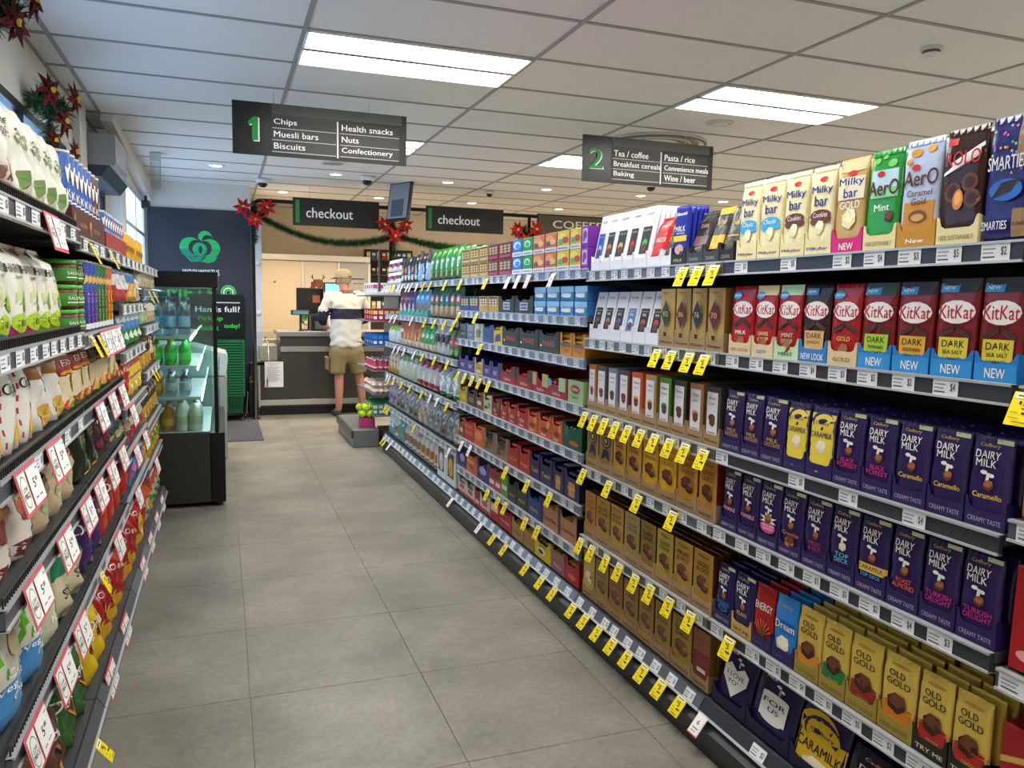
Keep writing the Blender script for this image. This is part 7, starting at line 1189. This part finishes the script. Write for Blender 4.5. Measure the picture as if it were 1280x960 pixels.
# local frame: faces +y, x to his right
J = {'pelvis': ((0, 0, .93), (.135, .1)), 'waist': ((0, 0, 1.08), (.145, .11)), 'chest': ((0, .02, 1.28), (.165, .115)), 'neckb': ((0, .01, 1.44), (.075, .07)), 'neck': ((-.01, .03, 1.5), .055), 'head': ((-.015, .055, 1.6), (.075, .088)), 'top': ((-.02, .05, 1.67), (.06, .07)),
     'shl': ((-.17, .01, 1.4), .062), 'ell': ((-.26, .03, 1.13), .045), 'wrl': ((-.17, .24, 1.07), .03), 'hal': ((-.15, .31, 1.045), (.035, .018)),
     'shr': ((.17, .01, 1.4), .062), 'elr': ((.25, .06, 1.14), .045), 'wrr': ((.17, .27, 1.1), .03), 'har': ((.15, .33, 1.08), (.035, .018)),
     'hil': ((-.09, 0, .88), .095), 'knl': ((-.08, .02, .5), .058), 'anl': ((-.09, -.01, .09), .038), 'tol': ((-.1, .13, .04), (.04, .03)),
     'hir': ((.1, 0, .88), .095), 'knr': ((.16, .04, .5), .058), 'anr': ((.21, .03, .09), .038), 'tor': ((.23, .17, .04), (.04, .03)),
     'cal': ((-.085, -.01, .36), .056), 'car': ((.18, .02, .36), .056)}
Eg = [('pelvis', 'waist'), ('waist', 'chest'), ('chest', 'neckb'), ('neckb', 'neck'), ('neck', 'head'), ('head', 'top'), ('chest', 'shl'), ('shl', 'ell'), ('ell', 'wrl'), ('wrl', 'hal'), ('chest', 'shr'), ('shr', 'elr'), ('elr', 'wrr'), ('wrr', 'har'), ('pelvis', 'hil'), ('hil', 'knl'), ('knl', 'cal'), ('cal', 'anl'), ('anl', 'tol'), ('pelvis', 'hir'), ('hir', 'knr'), ('knr', 'car'), ('car', 'anr'), ('anr', 'tor')]
me = skin_body(J, Eg, 'pelvis'); paint(me, lambda c: 'a87460' if c.z < .75 else 'b07a62', SKINC); link(me, 'body', man)
def fingers(parent, base, d, side, sk='c07c60'):
    base = Vector(base); d = Vector(d).normalized(); s = d.cross(Vector((0, 0, 1))).normalized() * side
    for k in range(4):
        st = base + s * (-.026 + .0175 * k); L = (.07, .08, .076, .06)[k]; JJ = {'a': (tuple(st - d * .03), .011), 'b': (tuple(st + d * L * .45), .0095), 'c': (tuple(st + d * L * .8 + Vector((0, 0, -.012))), .0085), 'e': (tuple(st + d * L + Vector((0, 0, -.028))), .0075)}
        mm = skin_body(JJ, [('a', 'b'), ('b', 'c'), ('c', 'e')], 'a', 1); paint(mm, lambda c: sk, SKINC); link(mm, 'finger', parent)
    st = base - s * .03 - d * .03; JJ = {'a': (tuple(st + s * .01), .014), 'b': (tuple(st - s * .018 + d * .03), .011), 'c': (tuple(st - s * .02 + d * .058 + Vector((0, 0, -.008))), .009)}
    mm = skin_body(JJ, [('a', 'b'), ('b', 'c')], 'a', 1); paint(mm, lambda c: sk, SKINC); link(mm, 'thumb', parent)
fingers(man, (-.143, .345, 1.04), (.1, 1, -.1), -1); fingers(man, (.143, .365, 1.075), (-.1, 1, -.1), 1)
# jumper: torso and sleeves, slightly larger than the body
J2 = {'hem': ((0, 0, .8), (.2, .15)), 'hem2': ((0, 0, .86), (.205, .155)), 'waist': ((0, .0, 1.08), (.195, .145)), 'chest': ((0, .01, 1.27), (.205, .14)), 'yoke': ((0, .01, 1.41), (.13, .1)), 'neck': ((-.005, .02, 1.47), (.07, .065)),
      'shl': ((-.18, .01, 1.395), .088), 'ell': ((-.285, .03, 1.14), .068), 'wrl': ((-.19, .2, 1.08), .05), 'shr': ((.18, .01, 1.395), .088), 'elr': ((.27, .05, 1.15), .066), 'wrr': ((.185, .22, 1.11), .05)}
E2 = [('hem', 'hem2'), ('hem2', 'waist'), ('waist', 'chest'), ('chest', 'yoke'), ('yoke', 'neck'), ('yoke', 'shl'), ('shl', 'ell'), ('ell', 'wrl'), ('yoke', 'shr'), ('shr', 'elr'), ('elr', 'wrr')]
me = skin_body(J2, E2, 'waist', 3)
for v in me.vertices:
    n = v.normal; a = .006 * math.sin(v.co.z * 60 + 3 * math.sin(v.co.x * 20)) * (1 if abs(v.co.x) < .2 else .6) + .004 * math.sin(v.co.x * 45 + v.co.z * 22); v.co += n * a
def jum(c):
    if c.z > 1.44 and abs(c.x) < .085: return '7a5c50'
    arm = c.x < -.215 or c.x > .215
    if 1.14 < c.z < 1.27 and not arm: return '20243a'
    if arm and 1.07 < c.z < 1.235: return '1e2236'
    if c.z < .8: return 'b4b6b2'
    return 'd4cfc2' if c.z > 1.27 else 'c2c2be'
paint(me, jum, FABRIC); link(me, 'jumper', man)
J3 = {'w': ((0, 0, .9), (.185, .135)), 'p': ((0, 0, .8), (.195, .14)), 'l1': ((-.1, .0, .72), .115), 'l2': ((-.105, .015, .54), .105), 'l3': ((-.105, .015, .5), .107), 'r1': ((.11, .0, .72), .115), 'r2': ((.15, .03, .54), .105), 'r3': ((.155, .03, .5), .107)}
me = skin_body(J3, [('w', 'p'), ('p', 'l1'), ('l1', 'l2'), ('l2', 'l3'), ('p', 'r1'), ('r1', 'r2'), ('r2', 'r3')], 'p', 2)
for v in me.vertices: v.co += v.normal * .003 * math.sin(v.co.z * 40 + v.co.x * 50)
paint(me, lambda c: '857550', FABRIC); sh_ = link(me, 'shorts', man)
m = MB(); m.cbox(-.232, -.05, .56, -.214, .07, .7, .006, '7a6b48'); m.cbox(-.236, -.055, .68, -.213, .075, .715, .006, '857550'); m.build('cargo_pocket', FABRIC, sh_)
for s, (hx, hy, tx, ty) in ((-1, (-.09, -.04, -.11, .2)), (1, (.21, .0, .24, .24))):
    JJ = {'a': ((hx, hy, .045), (.042, .045)), 'b': (((hx + tx) / 2, (hy + ty) / 2, .04), (.045, .038)), 'c': ((tx, ty, .032), (.042, .03))}
    mm = skin_body(JJ, [('a', 'b'), ('b', 'c')], 'b', 2); paint(mm, lambda c: 'c8c4bc' if c.z < .012 else '2c2e34', FABRIC); q = link(mm, 'shoe', man)
    for v in mm.vertices: v.co.z = max(v.co.z, .001)
def head_bits(par, hc, yaw, cap=None, hair='8a7868', sk='c07c60', s=1.0):
    hx, hy, hz = hc; Rm = Matrix.Rotation(yaw, 3, 'Z')
    def L_(x, y, z): v = Rm @ Vector((x * s, y * s, z * s)); return (hx + v.x, hy + v.y, hz + v.z)
    for sx in (-1, 1):
        m = MB(); m.tube([L_(sx * .078, -.012, -.03), L_(sx * .092, -.022, .0), L_(sx * .088, -.02, .028)], [.006, .012, .008], sk, 8); m.build('ear', SKINC, par)
        m = MB(); m.lathe([(.003, -.01), (.01, -.005), (.012, 0), (.01, .005), (.003, .01)], 'f0eee8', 8, c=L_(sx * .032, .082, .0)); m.lathe([(.001, -.005), (.005, 0), (.001, .005)], '2a1c14', 8, c=L_(sx * .032, .093, .0)); m.build('eye', SKINC, par)
    m = MB(); m.tube([L_(0, .088, .01), L_(0, .108, -.022), L_(0, .09, -.032)], [.007, .014, .006], sk, 8); m.build('nose', SKINC, par)
    m = MB(); m.tube([L_(-.025, .084, -.058), L_(0, .091, -.056), L_(.025, .084, -.058)], [.003, .006, .003], '9a4a40', 6); m.build('mouth', SKINC, par)
    return L_
L_ = head_bits(man, (-.015, .055, 1.605), math.radians(38))
m = MB(); 
for j in range(40):
    a = math.radians(-200 + j * 5.6) ; 
    for z0, z1 in ((.015, -.04),): x, y = .08 * math.cos(a), .09 * math.sin(a) - .008; p = L_(x, y, z0); q = L_(x * .95, y * .97, z1 - .012 * math.sin(j * 1.7)); r_ = L_(.08 * math.cos(a + .12), .09 * math.sin(a + .12) - .008, z0); t_ = L_(.076 * math.cos(a + .12), .087 * math.sin(a + .12) - .008, z1); m.face([p, r_, t_, q], '9a8a7a' if j % 2 else '8a7868')
m.build('hair', FABRIC, man)
cp = MB(); V = []; n = 20; prof = [(1.0, 0), (1.02, .02), (.97, .055), (.8, .085), (.5, .1), (.06, .106)]; Fc = []
for r_, z in prof:
    for i in range(n): a = 6.2832 * i / n; V.append(L_(.088 * r_ * math.cos(a), .1 * r_ * math.sin(a), .02 + z))
for j in range(len(prof) - 1):
    for i in range(n): k = (i + 1) % n; Fc.append((j * n + i, j * n + k, (j + 1) * n + k, (j + 1) * n + i))
Fc.append(tuple((len(prof) - 1) * n + i for i in range(n))); cp.add(V, Fc, 'a89878', 0, True); cap = cp.build('cap', FABRIC, man)
br = MB(); V = [L_(.085 * math.cos(math.radians(a)), .097 * math.sin(math.radians(a)), .024) for a in range(30, 151, 15)] + [L_(.07 * math.cos(math.radians(a)) * 1.05, .1 * math.sin(math.radians(a)) + .075, .008) for a in range(150, 29, -15)]
br.add(V + [(x, y, z + .004) for x, y, z in V], [tuple(range(len(V))), tuple(range(2 * len(V) - 1, len(V) - 1, -1))] + [(i, (i + 1) % len(V), (i + 1) % len(V) + len(V), i + len(V)) for i in range(len(V))], '8c7c5c'); br.build('cap_peak', FABRIC, cap)
m = MB(); m.tube([L_(-.03, -.098, .035), L_(0, -.103, .04), L_(.03, -.098, .035)], .006, '6c5c40', 6); m.build('cap_strap', FABRIC, cap)
m = MB(); m.cbox(.205, -.03, .12, .23, .02, .15, .004, 'd8d8dc'); m.build('ankle_band', PLAS, man)
# cashier behind the screens
ca = thing('person', 'cashier with brown hair and antler headband hidden behind the screens', 'person', (1.17, 10.56, 0), math.radians(180))
J = {'pelvis': ((0, 0, .88), (.14, .1)), 'waist': ((0, 0, 1.02), (.12, .09)), 'chest': ((0, .01, 1.2), (.14, .1)), 'neckb': ((0, .01, 1.36), (.06, .05)), 'neck': ((0, .02, 1.41), .045), 'head': ((0, .04, 1.51), (.07, .08)), 'top': ((0, .035, 1.57), (.055, .065)), 'shl': ((-.15, .01, 1.31), .05), 'ell': ((-.19, .06, 1.08), .038), 'wrl': ((-.12, .2, 1.04), .026), 'hal': ((-.1, .26, 1.03), (.03, .015)), 'shr': ((.15, .01, 1.31), .05), 'elr': ((.19, .06, 1.08), .038), 'wrr': ((.12, .2, 1.04), .026), 'har': ((.1, .26, 1.03), (.03, .015)),
     'hil': ((-.08, 0, .82), .085), 'knl': ((-.08, .02, .47), .055), 'anl': ((-.08, -.01, .08), .036), 'tol': ((-.09, .12, .035), (.036, .028)), 'hir': ((.08, 0, .82), .085), 'knr': ((.08, .02, .47), .055), 'anr': ((.08, -.01, .08), .036), 'tor': ((.09, .12, .035), (.036, .028))}
Eg = [e for e in Eg if 'cal' not in e and 'car' not in e] + [('knl', 'anl'), ('knr', 'anr')]
me = skin_body(J, Eg, 'pelvis'); paint(me, lambda c: '22262c' if c.z < .9 else ('2c5a3c' if c.z < 1.36 and abs(c.x) < .22 and c.y < .13 else 'c89478'), SKINC); link(me, 'body', ca)
fingers(ca, (-.095, .28, 1.03), (0, 1, -.1), -1, 'c89478'); fingers(ca, (.095, .28, 1.03), (0, 1, -.1), 1, 'c89478')
L_ = head_bits(ca, (0, .04, 1.51), 0, sk='c89478', s=.95)
m = MB(); rr = random.Random(3)
for j in range(260):
    a = rr.uniform(0, 6.283); e = rr.uniform(.0, 1.4); x, y, z = .086 * math.cos(a) * math.cos(e), .094 * math.sin(a) * math.cos(e), .03 + .085 * math.sin(e)
    if y > .05 and z < .05: continue
    d = rr.uniform(.03, .07); p = L_(x, y, z); q = L_(x * 1.12 + rr.uniform(-.015, .015), y * 1.1 - .01, z - d); s_ = .008; m.face([(p[0] - s_, p[1], p[2]), (p[0] + s_, p[1], p[2]), (q[0] + s_, q[1], q[2]), (q[0] - s_, q[1], q[2])], rr.choice(['7a4c30', '8c5c3c', '5c3824']))
m.build('hair', FABRIC, ca)
hb = MB(); hb.tube([L_(.086 * math.cos(t), .0, .03 + .095 * math.sin(t)) for t in [math.pi * i / 10 for i in range(11)]], .005, '2a1c18', 6); hbo = hb.build('headband', FABRIC, ca)
for s in (-1, 1): m = MB(); m.tube([L_(s * .05, 0, .11), L_(s * .075, 0, .15), L_(s * .07, 0, .19)], [.008, .007, .005], '4a3024', 6); m.tube([L_(s * .07, 0, .14), L_(s * .1, 0, .165)], [.006, .004], '4a3024', 6); m.build('antler', FABRIC, hbo)
# tidy: prototypes never placed are removed
for n_ in list(FRESH):
    o = bpy.data.objects.get(n_)
    if o is not None:
        for c in list(o.children): bpy.data.objects.remove(c)
        bpy.data.objects.remove(o)
print('objects', len(bpy.data.objects))
